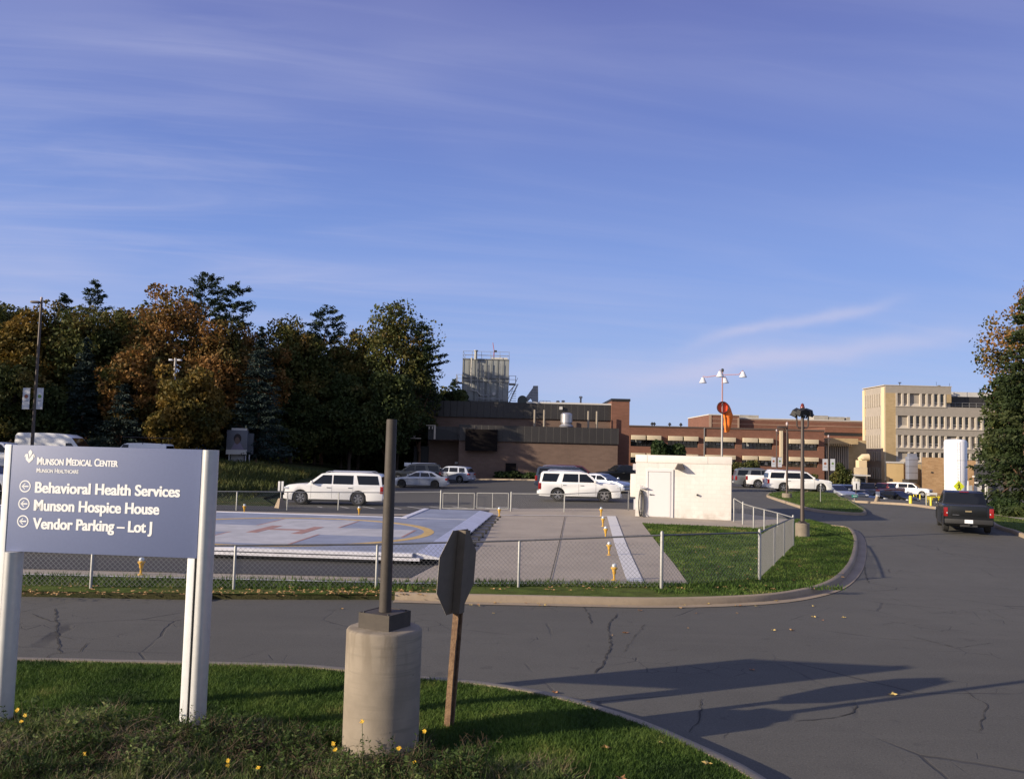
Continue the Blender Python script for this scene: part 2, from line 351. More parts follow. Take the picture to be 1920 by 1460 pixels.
def resample(pts, step=0.5, closed=False):
    pts = [Vector((p[0], p[1], 0)) for p in pts]
    if closed: pts = pts+[pts[0]]
    # catmull-rom
    out = []
    n = len(pts)
    for i in range(n-1):
        p0 = pts[i-1] if i > 0 else (pts[-2] if closed else pts[0]*2-pts[1]); p1 = pts[i]; p2 = pts[i+1]
        p3 = pts[i+2] if i+2 < n else (pts[1] if closed else pts[-1]*2-pts[-2])
        k = max(2, int((p2-p1).length/step))
        for j in range(k):
            t = j/k
            out.append(0.5*((2*p1)+(p2-p0)*t+(2*p0-5*p1+4*p2-p3)*t*t+(3*p1-p0-3*p2+p3)*t**3))
    if not closed: out.append(pts[-1])
    return out
def kerb(name, pts, width=0.16, h=0.15, side=1, m_=M_KERB, gutter=0.0, closed=False, base=0.0):
    """pts run along the road edge; the kerb lies on side (+1 = left of travel)"""
    P = resample(pts, 0.5, closed); n = len(P); mb = MB(); rows = []
    for i, p in enumerate(P):
        a = P[(i-1) % n] if closed or i > 0 else p; b = P[(i+1) % n] if closed or i < n-1 else p
        d = (b-a).normalized(); nn = Vector((-d.y, d.x, 0))*side; z = T(p.x, p.y)+base
        prof = [(-gutter, 0.012), (0, 0.015), (0.012, h-0.015), (0.03, h), (width, h+0.004), (width, h-0.2)] if gutter else [(0, -0.1), (0.02, h-0.02), (0.045, h), (width, h+0.004), (width, h-0.2)]
        rows.append([(p.x+nn.x*q, p.y+nn.y*q, z+r) for q, r in prof])
    k = len(rows[0]); vs = [q for r in rows for q in r]; fs = []
    for i in range(n if closed else n-1):
        for j in range(k-1): fs.append((i*k+j, ((i+1) % n)*k+j, ((i+1) % n)*k+j+1, i*k+j+1))
    mb.add(vs, fs); return tag(mb.build(name, m_, smooth_=True, shade=50), kind='structure'), P
# far ground and the big sheets
sheet('ground', [(-3500, -1500), (3500, -1500), (3500, 4000), (-3500, 4000)], -0.06, M_WILD, step=6.0)
sheet('road', [(-70, -6), (75, -6), (75, 62), (46, 130), (14, 130), (14, 60), (11.5, 44.5), (9.5, 25), (-70, 24)], 0.0, M_ROAD)
sheet('parking_lot', [(-13, 46.0), (4.5, 45.2), (4.5, 42), (13.8, 42), (14.5, 60), (14.5, 98.5), (-14, 98.5), (-16, 72)], 0.013, M_LOT)
sheet('upper_lot', [(-75, 56), (-34, 56), (-31, 66), (-26, 80), (-75, 80)], 0.02, M_LOT)
sheet('parking_lot', [(38, 66), (75, 60), (75, 120), (20, 120), (20, 93)], 0.013, M_LOT)

# near lawn on the bank
near_edge = [(-40, 12.7), (-14, 12.55)]+[tuple(G(*p)[:2]) for p in ((30, 1251), (200, 1255), (400, 1259), (600, 1266), (780, 1286), (900, 1297), (1020, 1316), (1110, 1340), (1210, 1374), (1310, 1418), (1400, 1462), (1470, 1510), (1530, 1580))]
near_edge += [(4.2, 5.8), (4.6, 3.5), (4.8, -6)]
def bank(x, y): return 0.13+1.25*smooth(7.6, 1.5, y)+0.05*sin(x*1.3+1)*smooth(12, 10, y)*smooth(5.0, 3.5, x)+0.06*smooth(11.5, 9, y)
near_k, nearP = kerb('kerb', near_edge, 0.19, 0.165, side=-1, gutter=0.0, m_=M_KERBN)
inner = [(p.x, p.y) for p in nearP]
def inset(P, d):
    out = []
    for i, p in enumerate(P):
        a = P[max(i-1, 0)]; b = P[min(i+1, len(P)-1)]; t = (b-a).normalized(); out.append((p.x+t.y*d, p.y-t.x*d))
    return out
near_in = inset(nearP, 0.19)
sheet('lawn', near_in+[(-40, -6)], 0, M_LAWN, step=0.5, hf=bank) if False else None
def bank_sheet():
    pts = near_in+[(-40, -6)]
    bm = bmesh.new(); vs = [bm.verts.new((p[0], p[1], 0)) for p in pts]; bm.faces.new(vs); bmesh.ops.triangulate(bm, faces=bm.faces)
    for ax, a, b, st in ((0, -10, 5, 0.5), (1, -5, 13, 0.5)):
        k = a
        while k < b:
            c = [0, 0, 0]; c[ax] = k; nn = [0, 0, 0]; nn[ax] = 1
            bmesh.ops.bisect_plane(bm, geom=bm.verts[:]+bm.edges[:]+bm.faces[:], plane_co=c, plane_no=nn, dist=1e-5); k += st
    for v_ in bm.verts: v_.co.z = bank(v_.co.x, v_.co.y)
    for f in bm.faces:
        if f.normal.z < 0: f.normal_flip()
        f.smooth = True
    me = bpy.data.meshes.new('lawn'); bm.to_mesh(me); bm.free(); me.materials.append(M_LAWN)
    o = bpy.data.objects.new('lawn', me); COL.objects.link(o); tag(o, kind='structure')
bank_sheet()

# compound: verge, lawn, apron
CH = 0.12
edgeL = [(-45, 18.0)]+[tuple(G(*p)[:2]) for p in ((40, 1118), (400, 1123), (700, 1124))]
edgeK = [tuple(G(*p)[:2]) for p in ((740, 1125), (850, 1128), (1000, 1131), (1240, 1135), (1420, 1129), (1510, 1117), (1565, 1099), (1596, 1070), (1607, 1040), (1608, 1015), (1600, 999), (1588, 993))]
backR = [tuple(G(*p)[:2]) for p in ((1560, 990), (1500, 986))]
ck, cP = kerb('kerb', edgeK+backR[:1], 0.15, 0.16, side=1, gutter=0.30)
comp = edgeL+[(p.x, p.y) for p in resample(edgeK, 0.5)]+[tuple(G(*p)[:2]) for p in ((1540, 979), (1486, 976), (1400, 968))]+[(12.3, 45.2), (4.0, 45.0), (-45, 45.0)]
# the lawn sits just inside the kerb
ki = [(p.x, p.y) for p in cP]; kin = inset([Vector((p[0], p[1], 0)) for p in ki], -0.14)
comp = [(-45, 18.0)]+[tuple(G(*p)[:2]) for p in ((40, 1118), (400, 1123), (700, 1124))]+kin+[tuple(G(*p)[:2]) for p in ((1520, 979), (1486, 976))]+[(14.6, 42.0), (12.3, 45.0), (4.0, 45.4), (-12, 45.6), (-45, 46.5)]
sheet('lawn', comp, CH, M_LAWN2)
# skirt along the unkerbed verge edge
kerb('verge_edge', edgeL+edgeK[:1], 0.3, CH-0.01, side=1, m_=M_SOIL)
def gg(*pp): return [tuple(G(x, y, CH)[:2]) for x, y in pp]
apron = [(-45, G(400, 1082, CH).y)]+gg((770, 1094), (1290, 1094), (1262, 1055), (1230, 1015), (1204, 981), (1420, 990))+[(13.9, 41.6), (12.2, 45.2), (4.5, 46.3), (0.5, 46.0), (-45, 46)]
apron[0] = (-45, 20.3); apron[1] = gg((770, 1094))[0]
sheet('apron', apron, CH+0.012, M_CONC)
nearY = gg((400, 1090))[0][1]
dk = gg((832, 1052), (768, 1084))
sheet('pavement', [(-45, 24.6), (-45, 21.4), (dk[1][0], dk[1][1]-0.05), (dk[0][0], dk[0][1]+0.2), (-1.6, 27), (-1.0, 44.9), (-3.4, 45.8), (-45, 45.8)], CH+0.024, M_DARKASPH)
M_WPAINT = mat('worn_white_paint', (0.62, 0.60, 0.58), 0.7, var=0.15, scale=6, col2=(0.45, 0.43, 0.40), thr=(0.55, 0.75))
M_YPAINT = mat('worn_yellow_paint', (0.50, 0.34, 0.12), 0.7, var=0.2, scale=5)
def strip(name, a, b, wdt, off, m_, label=None, cat=None, kind='structure'):
    a = Vector(a[:2]); b = Vector(b[:2]); d = (b-a).normalized(); n_ = Vector((-d.y, d.x))*wdt/2
    return sheet(name, [tuple(a-n_), tuple(b-n_), tuple(b+n_), tuple(a+n_)], off, m_, kind)
# painted lines on the apron
a_, b_ = gg((1146, 968), (1191, 1092))
strip('painted_line', a_, b_, 0.42, CH+0.030, M_WPAINT)
strip('painted_line', *gg((905, 966.5), (1150, 969)), 0.16, CH+0.034, M_WPAINT)
strip('painted_line', (-45, gg((40, 1084))[0][1]), gg((770, 1095))[0], 0.12, CH+0.034, M_WPAINT)
strip('painted_line', gg((770, 1095))[0], gg((1215, 1094.5))[0], 0.10, CH+0.034, M_WPAINT)
strip('back_strip', (-45, gg((405, 965))[0][1]), gg((812, 966))[0], 1.0, CH+0.034, M_CONC)
M_JOINT = mat('joint_filler', (0.05, 0.045, 0.04), 0.9)
strip('pavement_joint', *gg((1059, 969), (1031, 1090)), 0.028, CH+0.030, M_JOINT)
strip('pavement_joint', *gg((885, 1010), (1215, 1003)), 0.03, CH+0.030, M_JOINT)
# worn bay lines behind the long white vehicle
for i in range(9):
    p = G(596+i*42, 950); q = G(622+i*46, 956.5)
    strip('painted_line', (p.x, p.y), (q.x+0.25, q.y-0.2), 0.10, 0.022, M_WPAINT)
# path in front of the white block building is part of the apron; island in the road
isl = [tuple(G(*p)[:2]) for p in ((1437, 931), (1452, 937), (1473, 944), (1501, 953), (1528, 959), (1574, 964), (1618, 966), (1624, 960), (1607, 949), (1592, 939), (1574, 930), (1553, 925.5), (1510, 924), (1470, 924), (1445, 926))]
ik, iP = kerb('kerb', isl, 0.2, 0.15, side=1, closed=True)
sheet('lawn', inset(iP, -0.19), 0.14, M_LAWN2)
# verge on the right
rv = [tuple(G(*p)[:2]) for p in ((2500, 1190), (2200, 1100), (2050, 1050), (1975, 1026), (1920, 1009), (1897, 999), (1872, 992), (1858, 984), (1848, 972), (1842, 962), (1838, 955))]
rvk, rP = kerb('kerb', rv, 0.18, 0.15, side=-1)
rvin = inset(rP, 0.17)
sheet('lawn', rvin+[(44, 66), (75, 60), (75, 20)], 0.135, M_LAWN2)
pw = [tuple(G(*p)[:2]) for p in ((1852, 968), (1925, 980), (1925, 973), (1850, 962))]
sheet('pavement', pw, 0.155, M_PATH)
# far kerb past the junction, and the kerb under the brown building
kerb('kerb', [tuple(G(*p)[:2]) for p in ((1560, 938.5), (1605, 942), (1660, 945), (1705, 948), (1762, 955), (1850, 962))], 0.3, 0.15, side=1)
kerb('kerb', [tuple(G(*p)[:2]) for p in ((850, 899.5), (930, 900), (1030, 901.5), (1130, 903))], 0.5, 0.16, side=1)
# grass bank left of the lot, with taller wild growth
def hill(x, y): return T(x, y)
sheet('lawn', [(-45, 45.4), (-14.5, 45.4), (-12.8, 47.2), (-15.5, 54), (-16, 72), (-14, 98.5), (-25.5, 98), (-25.5, 80), (-30, 66), (-33.5, 56), (-45, 54)], 0.05, M_WILD)
# hand placed cracks
M_CRACK = mat('crack_dark', (0.026, 0.024, 0.023), 1.0)  # flat dark colour of the cracks themselves
rng = random.Random(5)
cr = MB()
def crack(pp, wd=0.02):
    P = [Vector((p.x, p.y, 0)) for p in g2(*pp)]; out = [P[0]]
    for a, b in zip(P, P[1:]):
        k = max(2, int((b-a).length/0.12)); n_ = Vector((-(b-a).y, (b-a).x, 0)).normalized()
        for i in range(1, k+1): out.append(a+(b-a)*i/k+n_*rng.uniform(-0.028, 0.028)*(i < k))
    L = len(out); vs = []
    for i, p in enumerate(out):
        a = out[max(i-1, 0)]; b = out[min(i+1, L-1)]; n_ = Vector((-(b-a).y, (b-a).x, 0)).normalized()*wd*0.7*rng.uniform(0.15, 1.0)*(0.3 if i in (0, L-1) else 1)
        z = T(p.x, p.y)+0.008; vs += [(p.x-n_.x, p.y-n_.y, z), (p.x+n_.x, p.y+n_.y, z)]
    cr.add(vs, [(2*i, 2*i+1, 2*i+3, 2*i+2) for i in range(L-1)])
crack([(1086, 1131), (1103, 1150), (1110, 1170)]); crack([(1156, 1150), (1140, 1175), (1146, 1210), (1136, 1236), (1115, 1262)], 0.028)
crack([(1316, 1310), (1312, 1345), (1292, 1372)]); crack([(1605, 1320), (1600, 1335), (1560, 1346), (1490, 1352)])
crack([(1614, 999), (1618, 1040), (1622, 1075), (1629, 1093)], 0.03); crack([(1614, 1025), (1680, 1024), (1760, 1023)], 0.012)
crack([(1850, 1050), (1880, 1066)], 0.015); crack([(1240, 1220), (1272, 1216)]); crack([(1210, 1170), (1185, 1200), (1168, 1225)], 0.012)
crack([(60, 1150), (95, 1165), (130, 1160)]); crack([(105, 1140), (108, 1200), (112, 1225)], 0.025); crack([(70, 1240), (100, 1225), (150, 1222), (165, 1205)]); crack([(190, 1235), (197, 1240)], 0.03); crack([(50, 1195), (100, 1190), (140, 1198)], 0.012)
crack([(1700, 1190), (1790, 1215), (1860, 1205)], 0.012); crack([(1800, 1290), (1850, 1320), (1835, 1370)], 0.012); crack([(1770, 1208), (1790, 1212)], 0.03)
crack([(1670, 1120), (1750, 1150), (1840, 1140), (1900, 1165)], 0.010)
tag(cr.build('road_cracks', M_CRACK), kind='structure')

# ------------------------------------------------------------------ helipad deck
M_DECK = mat('deck_blue_grey', (0.225, 0.25, 0.325), 0.7, var=0.17, scale=0.9, bump=0.15, bscale=40)
M_DECKW = mat('deck_pale_paint', (0.41, 0.405, 0.42), 0.75, var=0.14, scale=1.6)
M_DECKR = mat('deck_red_paint', (0.34, 0.19, 0.155), 0.65, var=0.15, scale=3)
M_RIM = mat('deck_rim_aluminium', (0.62, 0.62, 0.68), 0.5, 0.1, var=0.1, scale=2)
M_DARK = mat('dark_steel', (0.03, 0.03, 0.032), 0.6)
ZD = 0.36
deck = empty('helipad_deck', (-7.7, 29.9, CH), -R(3.8), label='raised blue-grey helicopter deck, red H on a pale cross in a gold ring', cat='helipad')
def dloc(x, y): # world -> deck local
    c, s = cos(R(3.8)), sin(R(3.8)); dx, dy = x+7.7, y-29.9; return (dx*c-dy*s, dx*s+dy*c)
e1 = dloc(-1.95, 24.4)[0]
fy = dloc(-4, 24.35)[1]; by = fy+11.9
P = [(-17, fy), (e1-0.6, fy), (e1-0.6, by+5.6), (e1-3.1, by+5.6), (e1-3.1, by), (-17, by)]
MB().prism(P, ZD-0.14, ZD).build('platform', M_DECK, deck)
rim = MB()
rim.add([(e1-0.6, fy, ZD+0.003), (e1-0.6, by+5.6, ZD+0.003), (e1+0.05, by+5.6, ZD-0.12), (e1+0.05, fy, ZD-0.12), (e1-0.6, fy, ZD-0.16), (e1-0.6, by+5.6, ZD-0.16), (e1+0.05, by+5.6, ZD-0.17), (e1+0.05, fy, ZD-0.17)],
        [(0, 3, 2, 1), (4, 5, 6, 7), (0, 4, 7, 3), (1, 2, 6, 5), (3, 7, 6, 2)])
rim.box(-17, e1-0.7, fy-0.16, fy-0.003, ZD-0.10, ZD-0.01); rim.box(-17, e1-0.5, fy-0.10, fy-0.004, ZD-0.22, ZD-0.13)
rim.box(e1-3.35, e1-3.103, by-0.2, by+5.6, ZD-0.10, ZD+0.03); rim.box(-17, e1-3.36, by+0.003, by+0.12, ZD-0.08, ZD+0.02)
rim.build('edge_rim', M_RIM, deck)
sk = MB(); sk.box(-16.9, e1-0.9, fy+0.35, fy+0.42, 0.02, ZD-0.15); sk.box(-16.9, e1-0.9, by-0.5, by-0.42, 0.02, ZD-0.15); sk.box(e1-0.95, e1-0.88, fy+0.42, by+5.2, 0.02, ZD-0.15)
sk.build('support_beam', mat('deck_beam', (0.22, 0.19, 0.17), 0.8), deck)
for i in range(9):
    y_ = fy+5.2+i*1.35; a = MB(); a.box(e1+0.05, e1+0.55, y_-0.02, y_+0.02, ZD-0.17, ZD-0.13); a.box(e1+0.45, e1+0.53, y_-0.05, y_+0.05, 0.02, ZD-0.172); a.box(e1+0.35, e1+0.62, y_-0.09, y_+0.09, 0.016, 0.05)
    a.build('outrigger', M_DARK, deck)
def flat(name, polys, z, m_, parent, th=0.004):
    mb = MB()
    for p in polys: mb.prism(p, z, z+th)
    return mb.build(name, m_, parent)
def ring(cx, cy, r0, r1, z, th, n=96):
    mb = MB()
    for k in range(n):
        a, b = 2*pi*k/n, 2*pi*(k+1)/n
        mb.add([(cx+r*cos(t), cy+r*sin(t), zz_) for zz_ in (z, z+th) for r, t in ((r0, a), (r1, a), (r1, b), (r0, b))], [(4, 5, 6, 7), (0, 3, 2, 1), (0, 1, 5, 4), (2, 3, 7, 6), (1, 2, 6, 5), (3, 0, 4, 7)])
    return mb
aw, al = 1.45, 4.25
cross = [(-aw, -al), (aw, -al), (aw, -aw*0.85), (al, -aw*0.85), (al, aw*0.85), (aw, aw*0.85), (aw, al), (-aw, al), (-aw, aw*0.85), (-al, aw*0.85), (-al, -aw*0.85), (-aw, -aw*0.85)]
flat('cross_marking', [cross], ZD+0.001, M_DECKW, deck)
rd = []
def seg(x0, x1, y0, y1): rd.append([(x0, y0), (x1, y0), (x1, y1), (x0, y1)])
for sx_ in (-1, 1):
    for (a, b) in ((-al, -aw*0.85), (aw*0.85, al)):
        x = sx_*aw; seg(min(x, x+sx_*0.09), max(x, x+sx_*0.09), a, b)
    x = sx_*al; seg(min(x, x+sx_*0.09), max(x, x+sx_*0.09), -aw*0.85, aw*0.85)
for q_ in rd: flat('border_line', [q_], ZD+0.002, M_DECKR, deck)
flat('letter_H', [[(-0.95, -1.3), (-0.58, -1.3), (-0.58, 1.3), (-0.95, 1.3)], [(0.58, -1.3), (0.95, -1.3), (0.95, 1.3), (0.58, 1.3)], [(-0.577, -0.2), (0.577, -0.2), (0.577, 0.2), (-0.577, 0.2)]], ZD+0.006, M_DECKR, deck)
ring(0, 0, 4.75, 5.1, ZD+0.001, 0.004).build('gold_ring', M_YPAINT, deck)
flat('white_line', [[(e1-3.1, by-0.06), (e1-0.6, by-0.06), (e1-0.6, by+0.03), (e1-3.1, by+0.03)]], ZD+0.001, M_WPAINT, deck)

# approach lights
M_YEL = mat('yellow_enamel', (0.62, 0.36, 0.05), 0.45, var=0.1, scale=8)
M_GLASSC = mat('clear_lens', (0.55, 0.58, 0.6), 0.1, 0.2)
al_pts = [(1127, 967.5), (1130.5, 987), (1135.5, 1008), (1142, 1041), (1151.5, 1088), (936, 968), (264, 1078), (458, 962), (673, 966)]
al_lab = ['yellow runway edge light farthest back in the row beside the white painted stripe', 'yellow runway edge light second from the back beside the white painted stripe',
 'yellow runway edge light in the middle of the row beside the white painted stripe', 'yellow runway edge light second from the front beside the white painted stripe',
 'yellow runway edge light nearest the fence beside the white painted stripe', 'yellow runway edge light standing by the far right corner of the blue deck',
 'yellow runway edge light seen under the hospital sign panel behind the fence', 'yellow runway edge light behind the blue deck, just right of the sign post',
 'yellow runway edge light behind the blue deck, in front of the long white vehicle']
for (px, py), lb in zip(al_pts, al_lab):
    p = G(px, py, CH); o = empty('runway_light', (p.x, p.y, CH+T(p.x, p.y)+0.01), label=lb, cat='ground light', group='yellow edge lights around the landing deck')
    MB().lath([(0.07, 0), (0.07, 0.015), (0.028, 0.03), (0.028, 0.14), (0.045, 0.17), (0.055, 0.26), (0.09, 0.30), (0.09, 0.33), (0.07, 0.34)], 14).build('stem', M_YEL, o, smooth_=True)
    MB().lath([(0.06, 0.34), (0.065, 0.38), (0.045, 0.42), (0.0, 0.43)], 14).build('lens', M_GLASSC, o, smooth_=True)

# ------------------------------------------------------------------ fences
M_GALV = mat('galvanised_steel', (0.30, 0.30, 0.29), 0.5, 0.3, var=0.15, scale=20)
M_WIRE = mat('fence_wire', (0.24, 0.24, 0.24), 0.5, 0.3)
M_WIRED = mat('dark_fence_rail', (0.13, 0.13, 0.14), 0.6, 0.3, var=0.3, scale=30)
def chain(mb, A, B, h, s=0.11, th=0.0055, z0=0.04):
    A = Vector(A); B = Vector(B); d = B-A; L = Vector((d.x, d.y, 0)).length; dn = d/L; n_ = Vector((-dn.y, dn.x, 0)).normalized()
    def pt(t, z): return A+dn*t+Vector((0, 0, z))
    for sg in (1, -1):
        k = -h if sg > 0 else 0
        k = math.floor(k/s)*s
        while k < L+h:
            t0, t1, za, zb = k, k+sg*(h-z0), z0, h
            if t0 < 0: za = z0+(0-t0)*1.0 if sg > 0 else za; t0 = max(t0, 0) if sg > 0 else t0
            if sg > 0:
                if t1 > L: zb = h-(t1-L); t1 = L
            else:
                if t0 > L: za = z0+(t0-L); t0 = L
                if t1 < 0: zb = h+t1; t1 = 0
            if zb-za > 0.02 and 0 <= t0 <= L and 0 <= t1 <= L:
                p, q = pt(t0, za), pt(t1, zb); off = n_*(0.004*sg)
                e = (q-p).normalized().cross(n_)*th/2; f = n_*th/2
                vs = [p+off-e, p+off+e, p+off+f*1.5, q+off-e, q+off+e, q+off+f*1.5]
                mb.add(vs, [(0, 1, 4, 3), (1, 2, 5, 4), (2, 0, 3, 5)])
            k += s
def fence(name, pts, hs, label, posts=None, s=0.11, th=0.0055, rail=M_GALV, base=CH, pr=0.032, big=(), cat='fence'):
    """pts: ground points; every point carries a post"""
    o = empty(name, pts[0], label=label, cat=cat); O = Vector(pts[0])
    L = [Vector(p)-O for p in pts]
    wm_ = MB(); rl = MB()
    for i in range(len(L)-1):
        A, B = L[i], L[i+1]; hA, hB = hs[i], hs[i+1]
        chain(wm_, A, B, min(hA, hB)-0.01, s, th)
        rl.tube([A+Vector((0, 0, hA)), B+Vector((0, 0, hB))], 0.022, 8)
    for i, p in enumerate(L):
        r_ = pr*(1.35 if i in big else 1)
        if posts is None or posts[i]:
            MB().lath([(r_, -0.1), (r_, hs[i]+(0.06 if i in big else -0.02)), (r_*0.6, hs[i]+(0.1 if i in big else 0.0)), (0, hs[i]+(0.11 if i in big else 0.01))], 10, c=p).build('post', M_GALV, o, smooth_=True)
    wm_.build('wire_mesh', M_WIRE, o); rl.build('top_rail', rail, o, smooth_=True)
    return o
def fp(px, py, top):
    p = G(px, py, CH); q = V(px, top, p.y); return p, max(0.9, q.z-p.z)
F1 = [fp(-100, 1098, 1030), fp(170, 1102, 1030), fp(438, 1104, 1022), fp(705, 1102, 1020), fp(972, 1100, 1013), fp(1240, 1103, 1003), fp(1424, 1086, 998)]
F1 = [(Vector((-20.0, F1[0][0].y, CH)), F1[1][1])]+F1
fence('chain_link_fence', [p for p, h in F1], [h for p, h in F1], 'long low chain-link fence running along the near side of the helipad above the road', rail=M_WIRED, big=(6, 7))
a, ha = F1[-1]; b, hb = fp(1487, 1024, 970)
seg_ = [a.lerp(b, t) for t in (0, 0.36, 0.66, 1)]; hh = [ha+(hb-ha)*t for t in (0, 0.36, 0.66, 1)]
fence('chain_link_fence', seg_, hh, 'short chain-link fence side going back from the road corner beside the lamp pier', posts=[0, 1, 1, 1], rail=M_WIRED, big=(3,), s=0.07, th=0.007)
F3 = [(b, hb), fp(1458, 1003, 962), fp(1433, 996, 955), fp(1413, 990, 950), fp(1393, 983, 944), fp(1376, 978, 934)]
fence('chain_link_fence', [p for p, h in F3], [h for p, h in F3], 'pale chain-link fence slanting from the white block building to the side fence', posts=[0, 1, 1, 1, 1, 1], big=(4,), th=0.004)
F4 = [fp(-60, 958, 920), fp(120, 958, 921), fp(280, 957, 921), fp(443, 957.5, 921), fp(538, 957, 922), fp(634, 957, 922.5), fp(730, 957, 923), fp(826, 957, 922)]
fence('chain_link_fence', [p for p, h in F4], [h for p, h in F4], 'low chain-link fence behind the helipad, left of the double gate', big=(7,), th=0.004)
F5 = [fp(958, 958.5, 925), fp(1058, 960, 926), fp(1178, 957, 920)]
fence('chain_link_fence', [p for p, h in F5], [h for p, h in F5], 'low chain-link fence behind the helipad between the gate and the white building', big=(0,), th=0.004)
def gate(x0, x1, label):
    p, h = fp(x0, 957, 924); q, h2 = fp(x1, 958, 925); o = empty('gate', p, label=label, cat='gate', group='double gate of the helipad fence')
    d = q-p; fr = MB(); Z_ = lambda z: Vector((0, 0, z))
    for z in (0.12, h): fr.tube([Z_(z), d+Z_(z)], 0.022, 8)
    for t in (0, 0.5, 1): fr.tube([d*t+Z_(0.12), d*t+Z_(h)], 0.025, 8)
    fr.build('gate_frame', M_GALV, o, smooth_=True)
    w_ = MB(); chain(w_, Vector((0, 0, 0)), d, h, 0.11, 0.004, 0.12); w_.build('wire_mesh', M_WIRE, o)
gate(830, 889, 'left leaf of the double chain-link gate behind the helipad'); gate(894, 953, 'right leaf of the double chain-link gate behind the helipad')
# ------------------------------------------------------------------ lettering
M_LETTER = mat('white_vinyl', (0.80, 0.80, 0.80), 0.5)
def text_mesh(body, bold=0.02, small=False, space=1.0):
    cu = bpy.data.curves.new('t', 'FONT'); cu.body = body; cu.size = 1; cu.extrude = 0.0; cu.offset = bold; cu.resolution_u = 6; cu.space_character = space
    cu.fill_mode = 'FRONT'
    if small:
        cu.small_caps_scale = 0.8
        for i, ch in enumerate(body):
            if i > 0 and body[i-1] != ' ': cu.body_format[i].use_small_caps = True
    ob = bpy.data.objects.new('t', cu); COL.objects.link(ob); bpy.context.view_layer.update()
    dg = bpy.context.evaluated_depsgraph_get(); me = bpy.data.meshes.new_from_object(ob.evaluated_get(dg))
    vs = [tuple(v.co) for v in me.vertices]; fs = [tuple(p.vertices) for p in me.polygons]
    bpy.data.objects.remove(ob); bpy.data.curves.remove(cu); bpy.data.meshes.remove(me); return vs, fs
_capH = None
def lettering(name, body, u0, u1, base, cap, m_, parent, y=-0.001, bold=0.02, small=False, label=None, face=None, heavy=0.0):
    """flat letters in the x-z plane facing -y, squeezed to the given width; cap = height of a capital"""
    global _capH
    if _capH is None:
        v, f = text_mesh('H', 0); _capH = max(p[1] for p in v)
    vs, fs = text_mesh(body, bold, small)
    x0 = min(p[0] for p in vs); x1 = max(p[0] for p in vs); sx_ = (u1-u0)/(x1-x0); sz = cap/_capH
    V3 = [(u0+(p[0]-x0)*sx_, y, base+p[1]*sz) for p in vs]
    if heavy:
        e = heavy*sz; n0 = len(V3); F0 = list(fs); base3 = list(V3)
        for k_, dx_ in enumerate((-e, e)): fs = fs+[tuple(i+n0*(k_+1) for i in f) for f in F0]; V3 = V3+[(p[0]+dx_, p[1]-0.0003*(k_+1), p[2]) for p in base3]
    if face: V3 = [face(p) for p in V3]
    me = bpy.data.meshes.new(name); me.from_pydata(V3, [], fs); me.materials.append(m_)
    o = bpy.data.objects.new(name, me); COL.objects.link(o); o.parent = parent
    if label: o['label'] = label
    return o
# ------------------------------------------------------------------ hospital direction sign
M_PANEL = mat('sign_blue_grey', (0.125, 0.155, 0.285), 0.55, var=0.03, scale=30, bump=0.05, bscale=200)
M_ALU = mat('sign_post_silver', (0.50, 0.50, 0.50), 0.42, 0.25, var=0.05, scale=12)
M_ALUW = mat('sign_post_white', (0.80, 0.80, 0.78), 0.5, var=0.05, scale=12)
A = V(27, 837, 10.1); B = V(381, 843, 9.87); W = (Vector((B.x, B.y, 0))-Vector((A.x, A.y, 0))).length
rz = atan2(B.y-A.y, B.x-A.x); ztop = 3.325; H = 1.235
sg = empty('direction_sign', (A.x, A.y, bank(A.x, A.y)), rz, label='wide blue-grey hospital direction sign with white lettering on two silver posts in the grass', cat='sign')
zb = ztop-bank(A.x, A.y)-H; g0 = -0.35
pan = MB().box(0, W, -0.03, 0.03, zb, zb+H).build('sign_panel', M_PANEL, sg, bev=0.004)
def rnd_post(x0, x1, w_, zt, z1=None, dark=False):
    prof = []
    r = (x1-x0)/2; cx = (x0+x1)/2
    return [(cx+r*cos(t), 0.0+w_*sin(t)) for t in [pi*2*k/28 for k in range(28)]]
pL = empty('post', (0, 0, 0)); pL.parent = sg
# each post: a flat white fin on the left, then a rounded silver column
def post(xf0, xf1, xr0, xr1, ztf, ztr, yr=0.0):
    root = MB().prism(rnd_post(xr0, xr1, 0.12, 0), g0, ztr).build('post', M_ALU, sg, smooth_=True, shade=50)
    MB().box(xf0, xf1, -0.035, 0.07, g0, ztf).build('flange', M_ALUW, root, bev=0.006)
    MB().box(xf1, xr0+0.012, -0.02, 0.05, g0, min(ztf, ztr)-0.003).build('groove', M_DARK, root)
bpy.data.objects.remove(pL)
post(-0.09, -0.012, 0.004, 0.175, zb+H+0.004, zb-0.002)
post(W-0.105, W-0.022, W+0.012, W+0.178, zb-0.002, zb+H-0.002)
def U(u): return u*W
def Vz(v): return zb+H*(1-v)
YF = -0.0325
lettering('lettering', 'Munson Medical Center', U(.138), U(.567), Vz(.180), H*.068, M_LETTER, pan, YF, 0.016, True, heavy=0.022, label='hospital name in small capitals')
lettering('lettering', 'Munson Healthcare', U(.138), U(.361), Vz(.254), H*.040, M_LETTER, pan, YF, 0.010, True, heavy=0.018, label='smaller line of small capitals under the hospital name')
lettering('lettering', 'Behavioral Health Services', U(.137), U(.897), Vz(.443), H*.098, M_LETTER, pan, YF, 0.018, heavy=0.026, label='first destination line')
lettering('lettering', 'Munson Hospice House', U(.137), U(.795), Vz(.610), H*.098, M_LETTER, pan, YF, 0.018, heavy=0.026, label='second destination line')
lettering('lettering', 'Vendor Parking – Lot J', U(.137), U(.762), Vz(.780), H*.098, M_LETTER, pan, YF, 0.018, heavy=0.026, label='third destination line')
